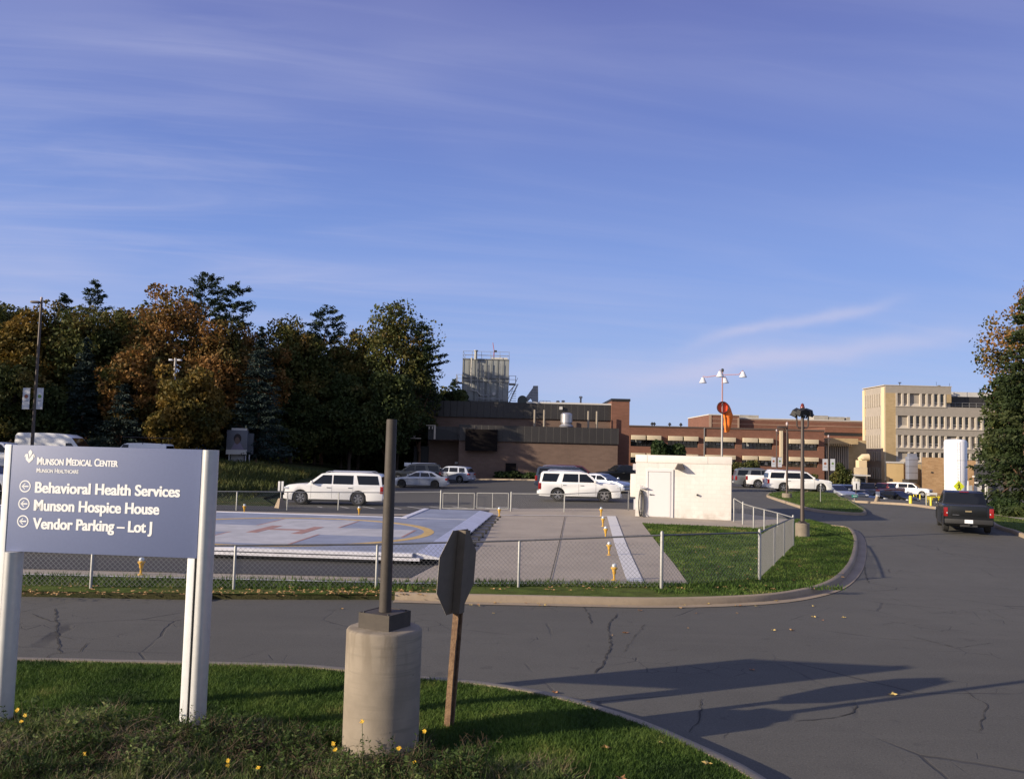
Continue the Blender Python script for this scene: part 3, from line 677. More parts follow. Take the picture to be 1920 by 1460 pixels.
def flat_xz(name, polys, m_, parent, y, th=0.001):
    mb = MB()
    for p in polys:
        n = len(p); mb.add([(q[0], y, q[1]) for q in p], [tuple(range(n))])
    me_o = mb.build(name, m_, parent)
    return me_o
def ring_xz(cx, cz, r0, r1, n=40):
    return [[(cx+r*cos(t), cz+r*sin(t)) for r, t in ((r0, 2*pi*k/n), (r1, 2*pi*k/n), (r1, 2*pi*(k+1)/n), (r0, 2*pi*(k+1)/n))] for k in range(n)]
for v_ in (.388, .552, .716):
    cx, cz, r = U(.0815), Vz(v_), 0.0305*W
    pol = ring_xz(cx, cz, r*0.80, r)
    q = r*0.62; t = r*0.11
    pol += [[(cx-q*0.75, cz-t), (cx+q, cz-t), (cx+q, cz+t), (cx-q*0.75, cz+t)], [(cx-q, cz), (cx-q*0.05, cz-q*0.85), (cx+q*0.12, cz-q*0.70), (cx-q*0.66, cz)], [(cx-q, cz), (cx-q*0.66, cz), (cx+q*0.12, cz+q*0.70), (cx-q*0.05, cz+q*0.85)]]
    flat_xz('arrow_symbol', pol, M_LETTER, pan, YF)
def lg(x, y): # emblem drawn from its outline (px of a 6x enlargement)
    s = H*0.905/ (905*1.28); return (U(.0965)+(x-333)*s*0.96, Vz(.105)-(y-348)*s)
flat_xz('emblem', [[lg(*p) for p in q] for q in ([(337, 266), (364, 292), (360, 316), (328, 366), (311, 300), (313, 290)], [(286, 318), (304, 318), (322, 384), (331, 366), (327, 430), (283, 388), (272, 335)], [(327, 430), (331, 372), (370, 320), (384, 316), (388, 330), (378, 385)], [(262, 352), (268, 328), (281, 318), (270, 360)], [(389, 318), (398, 328), (404, 352), (390, 366), (393, 335)])], M_LETTER, pan, YF)

# ------------------------------------------------------------------ concrete pier with cut pole
M_BROWN = mat('dark_brown_paint', (0.050, 0.040, 0.032), 0.72, var=0.15, scale=12, bump=0.05)
pc = Vector((-1.315, 9.4, 0)); pc.z = bank(pc.x, pc.y)
lp = empty('lamp_pole_stump', pc, R(-28), label='thick round concrete pier carrying a brown steel box and a plain brown pole', cat='lamp pole')
hp = 1.45-pc.z+0.02
MB().lath([(0.405, -0.3), (0.405, hp-0.03), (0.39, hp-0.008), (0.37, hp)], 72).build('concrete_pier', M_PIER, lp, smooth_=True, shade=35)
bx = MB()
for a, b, c, d in ((-0.2, 0.2, -0.2, -0.19), (-0.2, 0.2, 0.19, 0.2), (-0.2, -0.19, -0.19, 0.19), (0.19, 0.2, -0.19, 0.19)): bx.box(a, b, c, d, hp+0.002, hp+0.165)
bx.prism([(-0.189, -0.189), (0.189, -0.189), (0.189, 0.189), (-0.189, 0.189)], hp+0.145, hp+0.160)
bx.build('base_cover', M_BROWN, lp)
P_top = V(733, 786, 9.4).z-pc.z
MB().lath([(0.068, hp+0.1625), (0.066, hp+0.2), (0.057, P_top-0.012), (0.052, P_top)], 32).build('pole', M_BROWN, lp, smooth_=True)
bl = MB()
for sx_ in (-1, 1):
    for sy_ in (-1, 1): bl.lath([(0.013, hp+0.161), (0.013, hp+0.175)], 6, c=(sx_*0.16, sy_*0.16, 0))
bl.build('anchor_bolts', M_DARK, lp)

# ------------------------------------------------------------------ stop sign seen from behind
M_SIGNBACK = mat('sign_back_metal', (0.125, 0.098, 0.072), 0.7, 0.0, var=0.12, scale=8)
M_RUST = mat('rusted_post', (0.10, 0.055, 0.032), 0.85, var=0.4, scale=11, col2=(0.24, 0.15, 0.085), bump=0.4)
M_STOPRED = mat('stop_red', (0.45, 0.02, 0.02), 0.4); M_STOPW = mat('stop_white', (0.75, 0.75, 0.72), 0.4)
sp = V(835, 1332, 10.25); sp.z = bank(sp.x, sp.y)
theta = R(32)     # local -y is the back, turned to the right of the camera
st = empty('stop_sign', sp, R(67), label='stop sign seen from behind on a leaning rusty steel post', cat='stop sign')
hb = V(852, 1148, 10.25).z-sp.z; ht = V(852, 992, 10.25).z-sp.z; Rr = (ht-hb)/2/cos(pi/8)
lean = Matrix.Rotation(R(2.2), 4, 'Y')
zc = (hb+ht)/2
oct_ = [(Rr*cos(pi/8+k*pi/4), zc+Rr*sin(pi/8+k*pi/4)) for k in range(8)]
def oct_slab(y0, y1, s=1.0):
    mb = MB(); n = 8; vs = [(x*s, y, zc+(z-zc)*s) for y in (y0, y1) for x, z in oct_]
    return mb.add(vs, [tuple(range(8)), tuple(range(15, 7, -1))]+[(i, (i+1) % 8, 8+(i+1) % 8, 8+i) for i in range(8)])
pl_ = oct_slab(0.0, 0.004).build('sign_plate', M_SIGNBACK, st)
oct_slab(0.0045, 0.0055).build('white_border', M_STOPW, st); oct_slab(0.006, 0.0075, 0.95).build('red_face', M_STOPRED, st)
lettering('lettering', 'STOP', -Rr*0.72, Rr*0.72, zc-Rr*0.27, Rr*0.55, M_STOPW, st, 0.0, 0.02, face=lambda p: (-p[0], 0.009, p[2]))
ps = MB()
ps.box(-0.034, 0.034, -0.014, -0.006, -0.3, ht-0.01); ps.box(-0.042, -0.034, -0.085, -0.006, -0.3, ht-0.01); ps.box(0.034, 0.042, -0.085, -0.006, -0.3, ht-0.01); ps.box(-0.062, -0.042, -0.089, -0.083, -0.3, ht-0.01); ps.box(0.042, 0.062, -0.089, -0.083, -0.3, ht-0.01)
ps.build('post', M_RUST, st)
up = MB(); up.box(-0.066, 0.066, -0.099, -0.090, hb+0.01, ht+0.002); up.box(-0.069, -0.0635, -0.0895, -0.003, hb+0.01, ht+0.002); up.build('mounting_channel', M_SIGNBACK, st)
for ch in st.children: pass
st.rotation_euler = (0, 0, 0); st.matrix_world = Matrix.Translation(sp) @ Matrix.Rotation(R(3.0), 4, 'Y') @ Matrix.Rotation(R(67), 4, 'Z')

# ------------------------------------------------------------------ grass on the bank
rs = np.random.RandomState(3)
def blade_mat(name, stops, trans=0.3): return leafmat(name, stops, 0.9, trans)
M_BLADE = blade_mat('grass_blades', [(0.08, (0.016, 0.036, 0.008)), (0.45, (0.055, 0.105, 0.018)), (0.75, (0.115, 0.17, 0.034)), (0.95, (0.26, 0.20, 0.08))])
M_WEED = blade_mat('weed_leaves', [(0.1, (0.016, 0.030, 0.008)), (0.42, (0.050, 0.085, 0.020)), (0.7, (0.12, 0.16, 0.045)), (0.95, (0.27, 0.25, 0.13))])
M_DRY = blade_mat('dry_stalks', [(0.1, (0.07, 0.045, 0.03)), (0.5, (0.19, 0.14, 0.09)), (0.9, (0.36, 0.29, 0.20))], 0.1)
BX = np.vectorize(bank)
def inside(px, py, poly):
    x = np.asarray(px); y = np.asarray(py); c = np.zeros(len(x), bool); n = len(poly); j = n-1
    for i in range(n):
        xi, yi = poly[i]; xj, yj = poly[j]
        if yi != yj: c ^= ((yi > y) != (yj > y)) & (x < (xj-xi)*(y-yi)/(yj-yi)+xi)
        j = i
    return c
def vis(x, y, z, mx=80):
    P = np.stack([x, y, z-CAM_Z], 1); f = P@np.array(_F); r = P@np.array(_R); u_ = P@np.array(_U)
    px = 960+1600*r/f; py = 730-1600*u_/f; return (f > 1) & (px > -mx) & (px < 1920+mx) & (py < 1460+mx*1.5)
def blades(name, x, y, z, h, wd, lean_, m_, label=None, tone=None, seg2=True):
    n = len(x); a = rs.rand(n)*2*pi; b = rs.rand(n)*2*pi
    dx, dy = np.cos(a)*wd/2, np.sin(a)*wd/2; lx, ly = np.cos(b)*lean_*h, np.sin(b)*lean_*h
    base = np.stack([x, y, z], 1); e = np.stack([dx, dy, 0*x], 1)
    mid = base+np.stack([lx*0.35, ly*0.35, h*0.55], 1); top = base+np.stack([lx, ly, h*np.sqrt(np.clip(1-(lean_*0.7)**2, 0.1, 1))], 1)
    # two triangles-ish: quad (lower) + tri as quad with doubled narrow tip
    q1 = np.stack([base-e, base+e, mid+e*0.8, mid-e*0.8], 1); q2 = np.stack([mid-e*0.8, mid+e*0.8, top+e*0.12, top-e*0.12], 1)
    v_ = np.concatenate([q1, q2], 1).reshape(-1, 3)
    tn = rs.rand(n) if tone is None else tone
    o = npmesh(name, v_, 4, m_, cols=np.repeat(tn, 2)); return tag(o, label, 'grass' if label else None, None, 'stuff')
lawn_poly = near_in+[(-40, -6)]
def scatter(n, x0, x1, y0, y1):
    x = rs.uniform(x0, x1, n); y = rs.uniform(y0, y1, n); k = inside(x, y, lawn_poly); x, y = x[k], y[k]; z = BX(x, y); k = vis(x, y, z); return x[k], y[k], z[k]
def wild_w(x, y):
    """where the bank is left unmown: towards the camera, on the left"""
    f = 9.15 - 0.10*np.clip(x+1.0, -9, 9)*1.0
    f = np.where(x > -0.9, 9.7-(x+0.9)*0.75, 10.15+0.12*np.sin(x*2.1))
    return np.clip((f+0.25*np.sin(x*3.7)-y)/0.5, 0, 1)
x, y, z = scatter(330000, -8, 4, 7.6, 12.8)
ww = wild_w(x, y); keep = rs.rand(len(x)) > ww*0.75; x, y, z, ww = x[keep], y[keep], z[keep], ww[keep]
patch = 0.5+0.5*np.sin(x*1.7+np.sin(y*2.3)*1.5)*np.cos(y*1.9+x*0.6)
blades('grass', x, y, z-0.005, (0.03+0.055*rs.rand(len(x))**1.5)*(0.75+0.6*patch), 0.006+0.004*rs.rand(len(x)), 0.3+0.5*rs.rand(len(x)), M_BLADE, 'short mown green grass covering the roadside bank', tone=np.clip(0.35*patch+0.75*rs.rand(len(x))**1.2, 0, 1))
# unmown growth: tufts
def tufts(name, n, per, hlo, hhi, m_, label, wd=0.007, spread=0.09, pw=1.0, tl=0.0, th_=1.0, lean=(0.25, 0.8), cat='grass', far=False):
    x, y, z = scatter(n*3, -8, 3, 7.2, 10.9); w_ = wild_w(x, y) if not far else np.ones(len(x)); k = rs.rand(len(x)) < w_**pw; x, y, z = x[k][:n], y[k][:n], z[k][:n]
    hh = rs.uniform(hlo, hhi, len(x)); tt = rs.uniform(tl, th_, len(x))
    X_ = np.repeat(x, per)+rs.normal(0, spread, len(x)*per); Y_ = np.repeat(y, per)+rs.normal(0, spread, len(x)*per); Z_ = BX(X_, Y_)
    H_ = np.repeat(hh, per)*rs.uniform(0.5, 1.15, len(X_)); k = vis(X_, Y_, Z_, 150)
    o = blades(name, X_[k], Y_[k], Z_[k]-0.01, H_[k], wd*(0.7+0.6*rs.rand(k.sum())), rs.uniform(*lean, k.sum()), m_, label, tone=np.clip(np.repeat(tt, per)[k]+rs.uniform(-.2, .2, k.sum()), 0, 1)); o['category'] = cat; return o
tufts('tall_grass', 240, 70, 0.08, 0.24, M_WEED, 'taller unmown green grass tufts around the sign posts and pier', 0.010, 0.055, tl=0.25)
tufts('broad_weeds', 1100, 26, 0.05, 0.14, M_WEED, 'low broad-leaved weeds in the unmown part of the bank', 0.030, 0.05, lean=(0.5, 0.95), cat='weeds')
tufts('dry_grass', 520, 24, 0.10, 0.26, M_DRY, 'dry straw-coloured stalks lying in the unmown part of the bank', 0.0045, 0.07, tl=0.1, lean=(0.5, 0.97))
# long bent dead stems
def stalks(cx, cy, n, L, ang, rad, seed, name='dead_stems', label=None, up=0.35):
    r_ = random.Random(seed); mb = MB(); z0 = bank(cx, cy)
    for i in range(n):
        a = ang+r_.gauss(0, 0.45); x, y = cx+r_.gauss(0, rad), cy+r_.gauss(0, rad*0.6); l = L*r_.uniform(0.5, 1.1); u_ = up*r_.uniform(0.3, 1.3); pts = []
        for k in range(6):
            t = k/5; pts.append((x+cos(a)*l*t, y+sin(a)*l*t, bank(x, y)+0.02+l*u_*(t-0.75*t*t)*1.6+r_.uniform(-.006, .006)))
        mb.tube(pts, 0.0032, 4, r2=0.0012)
        for q in range(3):
            k = r_.randint(2, 4); p = Vector(pts[k]); d = Vector((r_.uniform(-1, 1), r_.uniform(-1, 1), r_.uniform(0, 1)))*0.09; mb.tube([p, p+d], 0.0015, 3)
    o = mb.build(name, M_DRY); return tag(o, label, 'dead stems', None, 'stuff')
stalks(V(220, 1410, 8.85).x, 8.85, 34, 0.55, 0.5, 0.28, 1, label='tangle of bent dead stems in the weeds below the sign')
stalks(V(430, 1390, 8.9).x, 8.95, 30, 0.45, 0.7, 0.12, 2, label='sheaf of dead stems leaning right between sign and pier', up=0.8)
stalks(V(700, 1412, 8.5).x, 8.62, 40, 0.40, 0.3, 0.20, 3, label='dry brown stems heaped against the foot of the concrete pier', up=0.9)
stalks(V(120, 1400, 9.2).x, 9.25, 40, 0.5, 0.3, 0.35, 6, label='dead stems bent over in the weeds at the bottom left corner', up=0.6)
stalks(V(560, 1400, 8.7).x, 8.7, 30, 0.4, 0.9, 0.25, 7, label='thin dead stems leaning over left of the concrete pier', up=0.7)
stalks(V(870, 1400, 9.0).x, 9.0, 16, 0.35, 0.9, 0.12, 4, label='few dry stems right of the concrete pier', up=0.9)
# leafy weed stems in clumps
def weeds(name, spots, label, m_, seed):
    r_ = np.random.RandomState(seed); V_ = []; tn = []; sm = MB()
    for (cx, cy, n, rad, hh, ls) in spots:
        for i in range(n):
            x, y = cx+r_.normal(0, rad), cy+r_.normal(0, rad*0.5); z = bank(x, y); h = hh*r_.uniform(0.5, 1.15); a = r_.uniform(0, 6.28); ln = r_.uniform(0.1, 0.6)*h
            P_ = [np.array([x+cos(a)*ln*t*t, y+sin(a)*ln*t*t, z+h*t]) for t in (0, 0.33, 0.66, 1.0)]
            sm.tube([tuple(p) for p in P_], 0.0028, 3, r2=0.001); k = int(8+h*45); t0 = r_.rand()*0.8
            for q in range(k):
                t = r_.uniform(0.08, 1.0)*3; j = min(int(t), 2); p = P_[j]+(P_[j+1]-P_[j])*(t-j); d = r_.normal(size=3); d[2] = abs(d[2])*0.6; d /= np.linalg.norm(d); e = np.cross(d, r_.normal(size=3)); e /= np.linalg.norm(e); l = ls*r_.uniform(0.5, 1.2)
                V_ += [p, p+d*l*0.5+e*l*0.2, p+d*l, p+d*l*0.5-e*l*0.2]; tn.append(np.clip(t0+r_.normal(0, .15), 0, 1))
    o = npmesh(name, np.array(V_), 4, m_, cols=np.array(tn)); tag(o, label, 'weeds', kind='stuff')
    o2 = sm.build('weed_stems', M_DRY); tag(o2, 'thin bare stems standing among the leafy weeds at the bottom', 'weed stems', kind='stuff')
rw = random.Random(21); sp_l = []
for i in range(130):
    px = rw.uniform(-30, 900); yy = rw.uniform(8.0, 9.8) if px < 620 else rw.uniform(8.0, 8.6); sp_l.append((V(px, 1400, yy).x, yy, rw.randint(4, 10), rw.uniform(0.05, 0.14), rw.uniform(0.14, 0.36), rw.uniform(0.035, 0.075)))
sp_l += [(-1.25, 8.78, 34, 0.16, 0.34, 0.035), (-1.75, 8.85, 20, 0.12, 0.26, 0.04), (-0.80, 8.9, 14, 0.10, 0.26, 0.035), (V(370, 1400, 9.7).x+0.15, 9.62, 22, 0.10, 0.30, 0.035), (V(20, 1400, 9.7).x, 9.5, 16, 0.12, 0.25, 0.04), (-0.45, 8.7, 14, 0.15, 0.22, 0.03)]
weeds('leafy_weeds', sp_l, 'leafy weeds growing in clumps around the pier and sign posts', M_WEED, 5)
# flowering weeds, each a plant
M_STEM = mat('weed_stem', (0.06, 0.08, 0.03), 0.8); M_PETAL = mat('yellow_petal', (0.80, 0.50, 0.03), 0.6, var=0.12, scale=60)
fl = [(33, 1330, 'yellow flower beside the left sign post, highest of the group there'), (47, 1340, 'small yellow flower just right of the left sign post'), (40, 1352, 'yellow flower low beside the left sign post'),
 (156, 1448, 'yellow flower at the bottom edge below the sign'), (428, 1425, 'yellow flower between the right sign post and the pier'), (427, 1438, 'small withered yellow flower under the one between sign post and pier'),
 (679, 1352, 'yellow flower standing in front of the concrete pier'), (625, 1393, 'yellow flower left of the foot of the pier'), (629, 1404, 'lower yellow flower left of the foot of the pier'), (796, 1370, 'yellow flower right of the pier'),
 (777, 1428, 'orange-yellow flower low right of the pier'), (748, 1402, 'yellow flower half hidden at the right foot of the pier'), (484, 1443, 'small yellow flower at the bottom edge left of the pier')]
rf = random.Random(11)
for px, py, lb in fl:
    Yd = 8.55 if py > 1380 else 8.75
    if px < 60: Yd = 9.35
    hd = V(px, py, Yd); zg = bank(hd.x, Yd); o = empty('flowering_weed', (hd.x, Yd, zg), label=lb, cat='wildflower', group='yellow flowers in the bank weeds')
    hz = max(0.12, hd.z-zg); b = (rf.uniform(-.06, .06), rf.uniform(-.04, .08))
    st_ = MB(); st_.tube([(b[0], b[1], -0.03), (b[0]*0.4, b[1]*0.5, hz*0.5), (0, 0, hz)], 0.003, 5); st_.build('stem', M_STEM, o)
    lf = MB()
    for k in range(9):
        t = rf.uniform(0.1, 0.85); a = rf.uniform(0, 6.28); l = rf.uniform(0.03, 0.07); p = Vector((b[0]*(1-t), b[1]*(1-t), hz*t)); d = Vector((cos(a), sin(a), 0.4))*l; e = Vector((-sin(a), cos(a), 0))*0.008
        lf.add([p, p+d*0.5+e, p+d, p+d*0.5-e], [(0, 1, 2, 3)])
    lf.build('leaf', M_WEED, o)
    pt = MB(); tilt = Matrix.Rotation(rf.uniform(0.6, 1.2), 3, 'X')
    for k in range(11):
        a = k*2*pi/11; r_ = 0.026*rf.uniform(0.7, 1.2); ps_ = [Vector((0, 0, 0)), Vector((r_*0.6*cos(a-.25), r_*0.6*sin(a-.25), 0.004)), Vector((r_*cos(a), r_*sin(a), 0.0)), Vector((r_*0.6*cos(a+.25), r_*0.6*sin(a+.25), 0.004))]
        pt.add([tuple(tilt@q+Vector((0, 0, hz))) for q in ps_], [(0, 1, 2, 3)])
    pt.build('petals', M_PETAL, o)
# verge grass tufts along the near fence
n = 9000; x = rs.uniform(-16, 8.5, n); t = rs.rand(n)
yl = np.interp(x, [-16, -8, 0, 4, 8.5], [19.2, 19.4, 19.9, 20.6, 21.2])+0.1; x2 = x; y2 = yl+t*np.interp(x, [-16, 0, 8], [1.5, 1.6, 1.1])
y2 = np.where(x > -2, np.interp(x, [-2, 1, 4.5, 8.5], [20.75, 21.2, 21.5, 21.8])+t*0.75-0.1, y2)
apy = np.interp(x, [-16, -3, 0, 4], [21.0, 21.2, 21.6, 21.9]); k = y2 < apy+0.05
o = blades('verge_grass', x2[k], y2[k], np.full(k.sum(), CH), 0.05+0.11*rs.rand(k.sum())**2, 0.022*np.ones(k.sum()), 0.4*np.ones(k.sum()), M_BLADE, 'longer grass tufts along the foot of the helipad fence')
# turf on the far lawns
def turf(n, x0, x1, y0, y1, keepin, out, name, label, dz, h0=0.04, h1=0.05):
    x = rs.uniform(x0, x1, n); y = rs.uniform(y0, y1, n); k = inside(x, y, keepin)
    if out: k &= ~inside(x, y, out)
    x, y = x[k], y[k]; z = np.array([T(a, b) for a, b in zip(x, y)])+dz; pt = 0.5+0.5*np.sin(x*1.1+np.sin(y*0.9)*2)*np.cos(y*1.3-x*0.4)
    blades(name, x, y, z, h0+h1*rs.rand(len(x)), np.full(len(x), 0.022), rs.uniform(0.4, 0.9, len(x)), M_BLADE, label, tone=np.clip(0.15+0.4*pt+0.5*rs.rand(len(x)), 0, 1))
turf(90000, 3.5, 18.5, 20.5, 42, comp, apron, 'grass', 'mown turf inside and outside the fence corner beside the white building', CH)
turf(16000, 15, 26, 48, 76, isl, None, 'grass', 'mown turf on the kerbed island in the road', 0.14)
turf(26000, 19, 42, 24, 60, rvin+[(44, 66), (75, 60), (75, 20)], None, 'grass', 'mown turf of the verge at the right edge of the picture', 0.135)
# fallen leaves: each one a thing where it lies apart, litter along the verge as stuff
M_DEADLEAF = [mat('dead_leaf_a', (0.40, 0.24, 0.10), 0.8, var=0.3, scale=30), mat('dead_leaf_b', (0.26, 0.12, 0.05), 0.8, var=0.3, scale=30), mat('dead_leaf_c', (0.55, 0.40, 0.13), 0.8, var=0.3, scale=30)]
def leaf_geo(mb, c, s, a, r_):
    k = 9; pts = []
    for i in range(k):
        t = 2*pi*i/k; rr = s*(0.5+0.5*(i % 2))*r_.uniform(0.75, 1.1)
        pts.append((c[0]+cos(t+a)*rr, c[1]+sin(t+a)*rr*0.8, c[2]+0.004+abs(sin(t))*s*r_.uniform(0.1, 0.5)))
    mb.add([(c[0], c[1], c[2]+0.004)]+pts, [(0, i+1, (i+1) % k+1) for i in range(k)])
rl = random.Random(77)
lit = MB()
spots = []
for i in range(260):
    px = rl.uniform(40, 790); py = rl.gauss(1112, 3.0) if rl.random() < 0.75 else rl.uniform(1100, 1118); spots.append((px, py))
for i in range(70): spots.append((rl.uniform(600, 860), rl.gauss(1108, 6)))
for i in range(60): spots.append((rl.uniform(830, 1580), rl.uniform(1100, 1108)-max(0, (0))))
for i in range(40): spots.append((rl.uniform(1300, 1580), rl.uniform(1030, 1095)))
for px, py in spots:
    p = G(px, min(py, 1119 if px < 800 else 1108), CH); leaf_geo(lit, (p.x, p.y, p.z+0.02), rl.uniform(0.035, 0.075), rl.uniform(0, 6), rl)
tag(lit.build('leaf_litter', M_DEADLEAF[0]), 'dry leaf litter caught in the grass along the fence verge', 'leaf litter', kind='stuff')
LV = [(1136, 1403, 'large curled tan leaf on the near lawn', .085, 1), (1326, 1434, 'curled orange leaf on the lawn near the kerb at the bottom', .075, 1), (1238, 1393, 'thin yellow leaf on the near lawn by the kerb', .05, 1), (1164, 1461, 'tan leaf on the lawn at the bottom edge', .07, 1),
 (1172, 1187, 'orange leaf on the road in the middle of the junction', .08, 0), (1041, 1299, 'brown leaf on the road beside the near kerb', .07, 0), (1100, 1319, 'crumpled leaf against the near kerb', .08, 0), (1147, 1191, 'small red-brown leaf on the road left of the orange one', .04, 0),
 (1484, 1182, 'pale leaf standing upright on the road', .06, 0), (1450, 1182, 'pair of pale leaves flat on the road', .06, 0), (1525, 1157, 'pale leaf on the road near the curved kerb', .07, 0), (1582, 1158, 'pale leaf on the road past the curved kerb', .06, 0), (1542, 1163, 'small pale leaf between two others near the curved kerb', .04, 0),
 (1410, 1256, 'leaf lying in the shadow of the sign on the road', .07, 0), (1673, 1303, 'tan leaf on the road at the edge of the pole shadow', .08, 0), (1305, 1150, 'red-brown leaf on the road by the middle of the kerb', .05, 0), (1200, 1145, 'brown leaf on the road close under the kerb', .06, 0), (1275, 1140, 'tan leaf in the gutter of the kerb', .07, 0), (1382, 1150, 'small tan leaf on the road right of centre', .04, 0), (1525, 1137, 'dark leaf on the road by the curving kerb', .05, 0), (925, 1150, 'small leaf on the road left of the stop sign shadow', .04, 0), (641, 1142, 'leaf on the road left of the brown pole', .05, 0), (1290, 1178, 'tiny leaf on the road among the cracks', .035, 0)]
for px, py, lb, s, on in LV:
    if on:
        d = ray(px, py); t = 8.0
        while t < 14 and (CAM+d*(t/d.y)).z > bank((CAM+d*(t/d.y)).x, t)+0.03: t += 0.01
        p = CAM+d*(t/d.y); z_ = bank(p.x, p.y)+0.035
    else: p = G(px, py); z_ = 0.006
    mb = MB(); leaf_geo(mb, (0, 0, 0), s, rl.uniform(0, 6), rl); o = mb.build('fallen_leaf', M_DEADLEAF[rl.randint(0, 2)], loc=(p.x, p.y, z_)); tag(o, lb, 'leaf', 'fallen leaves lying apart')
for i in range(26):
    px = rl.uniform(880, 1560); py = 1131+rl.uniform(-2, 7)-max(0, px-1420)*0.12
    p = G(px, py); mb = MB(); leaf_geo(mb, (0, 0, 0), rl.uniform(0.03, 0.07), rl.uniform(0, 6), rl)
    o = mb.build('fallen_leaf', M_DEADLEAF[rl.randint(0, 2)], loc=(p.x, p.y, 0.022)); tag(o, 'dry leaf lying in the gutter along the kerb below the apron', 'leaf', 'fallen leaves in the kerb gutter')
# ------------------------------------------------------------------ buildings
def brick(name, c, c2, sc=1.0, mort=(0.3, 0.27, 0.24), bw=0.6, bh=0.2, var=0.5, stain=False):
    g = NG(name)
    # brick pattern runs on x+y and z so that every wall face gets it
    sp_ = g.n('ShaderNodeSeparateXYZ', {0: g.tc.outputs['Object']}); uu = g.mth('ADD', sp_.outputs[0], sp_.outputs[1])
    cx = g.n('ShaderNodeCombineXYZ', {0: uu, 1: sp_.outputs[2]}).outputs[0]
    b = g.n('ShaderNodeTexBrick', {'Vector': cx, 'Scale': sc, 'Color1': (*c, 1), 'Color2': (*c2, 1), 'Mortar': (*mort, 1), 'Mortar Size': 0.012, 'Brick Width': bw, 'Row Height': bh})
    n_ = g.noise(0.35, 4); n3 = g.noise(3, 4)
    col = g.mix(g.rng(n_, 0.35, 0.7, 0.0, 0.3), b.outputs[0], (*[x*0.6 for x in c], 1)); col = g.mix(g.rng(n3, 0.5, 0.8, 0, 0.15), col, (*[min(1, x*1.6) for x in c], 1))
    if stain:
        grime = g.mul(g.rng(sp_.outputs[2], 0.55, 0.0), g.rng(g.noise(2.5, 4), 0.3, 0.7)); drip = g.mul(g.rng(g.noise(5, 4, st=(1.6, 1.6, 0.12)), 0.55, 0.72), g.rng(sp_.outputs[2], 0.4, 2.8))
        col = g.mix(g.mth('MAXIMUM', g.mul(grime, 0.55), g.mul(drip, 0.28)), col, (0.30, 0.25, 0.20, 1))
    g.col(col); g.i(g.b, 'Roughness', 0.9); g.bump(b.outputs[1], 0.2, 0.01); return g.m
def siding(name, c, pitch=0.4, axis=0):
    g = NG(name); sp_ = g.n('ShaderNodeSeparateXYZ', {0: g.tc.outputs['Object']})
    f = g.mth('FRACT', g.mul(sp_.outputs[axis], 1/pitch)); e = g.rng(f, 0.12, 0.05)
    n_ = g.noise(0.4, 4)
    base = g.ramp(n_, [(0.3, tuple(x*0.85 for x in c)), (0.7, tuple(x*1.15 for x in c))])
    g.col(g.mix(g.mul(e, 0.6), base, (*[x*0.4 for x in c], 1))); g.i(g.b, 'Roughness', 0.5); g.bump(g.rng(f, 0.0, 0.15), 0.6, 0.04); return g.m
B_TAUPE = brick('brown_brick_wall', (0.140, 0.091, 0.069), (0.168, 0.110, 0.084), mort=(0.150, 0.112, 0.092))
B_RED = brick('red_brick_wall', (0.17, 0.075, 0.048), (0.205, 0.092, 0.06), mort=(0.16, 0.085, 0.065))
B_YEL = brick('yellow_brick_wall', (0.40, 0.29, 0.15), (0.47, 0.345, 0.19), mort=(0.38, 0.30, 0.19))
B_ORG = brick('orange_brick_wall', (0.40, 0.235, 0.11), (0.52, 0.33, 0.17), mort=(0.38, 0.27, 0.16))
M_TAN = mat('tan_panel', (0.31, 0.275, 0.235), 0.85, var=0.06, scale=1.2, bump=0.1, bscale=20)
M_FIN = mat('pale_fin', (0.46, 0.41, 0.345), 0.85, var=0.05, scale=2)
S_DARK = siding('dark_metal_siding', (0.030, 0.027, 0.026), 0.84)
M_GLASS = mat('window_glass', (0.012, 0.014, 0.017), 0.08, spec=0.8)
M_AWN = mat('cream_sunshade', (0.56, 0.47, 0.33), 0.8, var=0.05, scale=2)
M_BLIND = mat('white_blind', (0.42, 0.42, 0.40), 0.8, var=0.1, scale=3)
M_ROOFW = mat('roof_edge_pale', (0.55, 0.53, 0.50), 0.7)
M_LOUV = mat('black_louver', (0.013, 0.011, 0.011), 0.95, spec=0.05)
M_BLACK = mat('black_trim', (0.015, 0.015, 0.016), 0.6)
def frameless(b, name, x0, x1, y, z0, z1, m_, parent, th=0.03): return MB().box(x0, x1, y, y+th, z0, z1).build(name, m_, parent)
def X(px, Yd, py=850): return V(px, py, Yd).x
def Zp(px, py, Yd): return V(px, py, Yd).z

# --- brown building with dark metal bands
Y0, Y1 = 100.0, 107.0
bb = empty('brown_building', (X(860, Y0), Y0, T(-6, Y0)), label='long brown brick service building with dark metal bands and a rooftop chiller', cat='building')
ox, oy, oz = bb.location
def bx_(name, x0, x1, y0, y1, z0, z1, m_, par=bb, bev=0): return MB().box(x0-ox, x1-ox, y0-oy, y1-oy, z0-oz, z1-oz).build(name, m_, par, bev=bev)
xL, xR = X(860, Y0), X(1158, Y0); zr = Zp(1010, 799.5, Y0); zm = Zp(1010, 829, Y0)
bx_('lower_wall', xL, xR, Y0, Y1+4, oz-0.5, zm, B_TAUPE)
bx_('lower_metal_band', xL-0.05, xR+0.08, Y0-0.25, Y1-0.2, zm+0.002, zr, S_DARK)
xl2, xr2 = X(800, Y1), X(1144.5, Y1); zu = Zp(970, 754.5, Y1); zum = Zp(970, 784, Y1)
bx_('upper_metal_band', xl2, xr2, Y1-0.25, Y1+16, zum, zu, S_DARK); bx_('upper_wall', xl2+0.1, xr2, Y1, Y1+15.8, oz-0.5, zum-0.002, B_TAUPE)
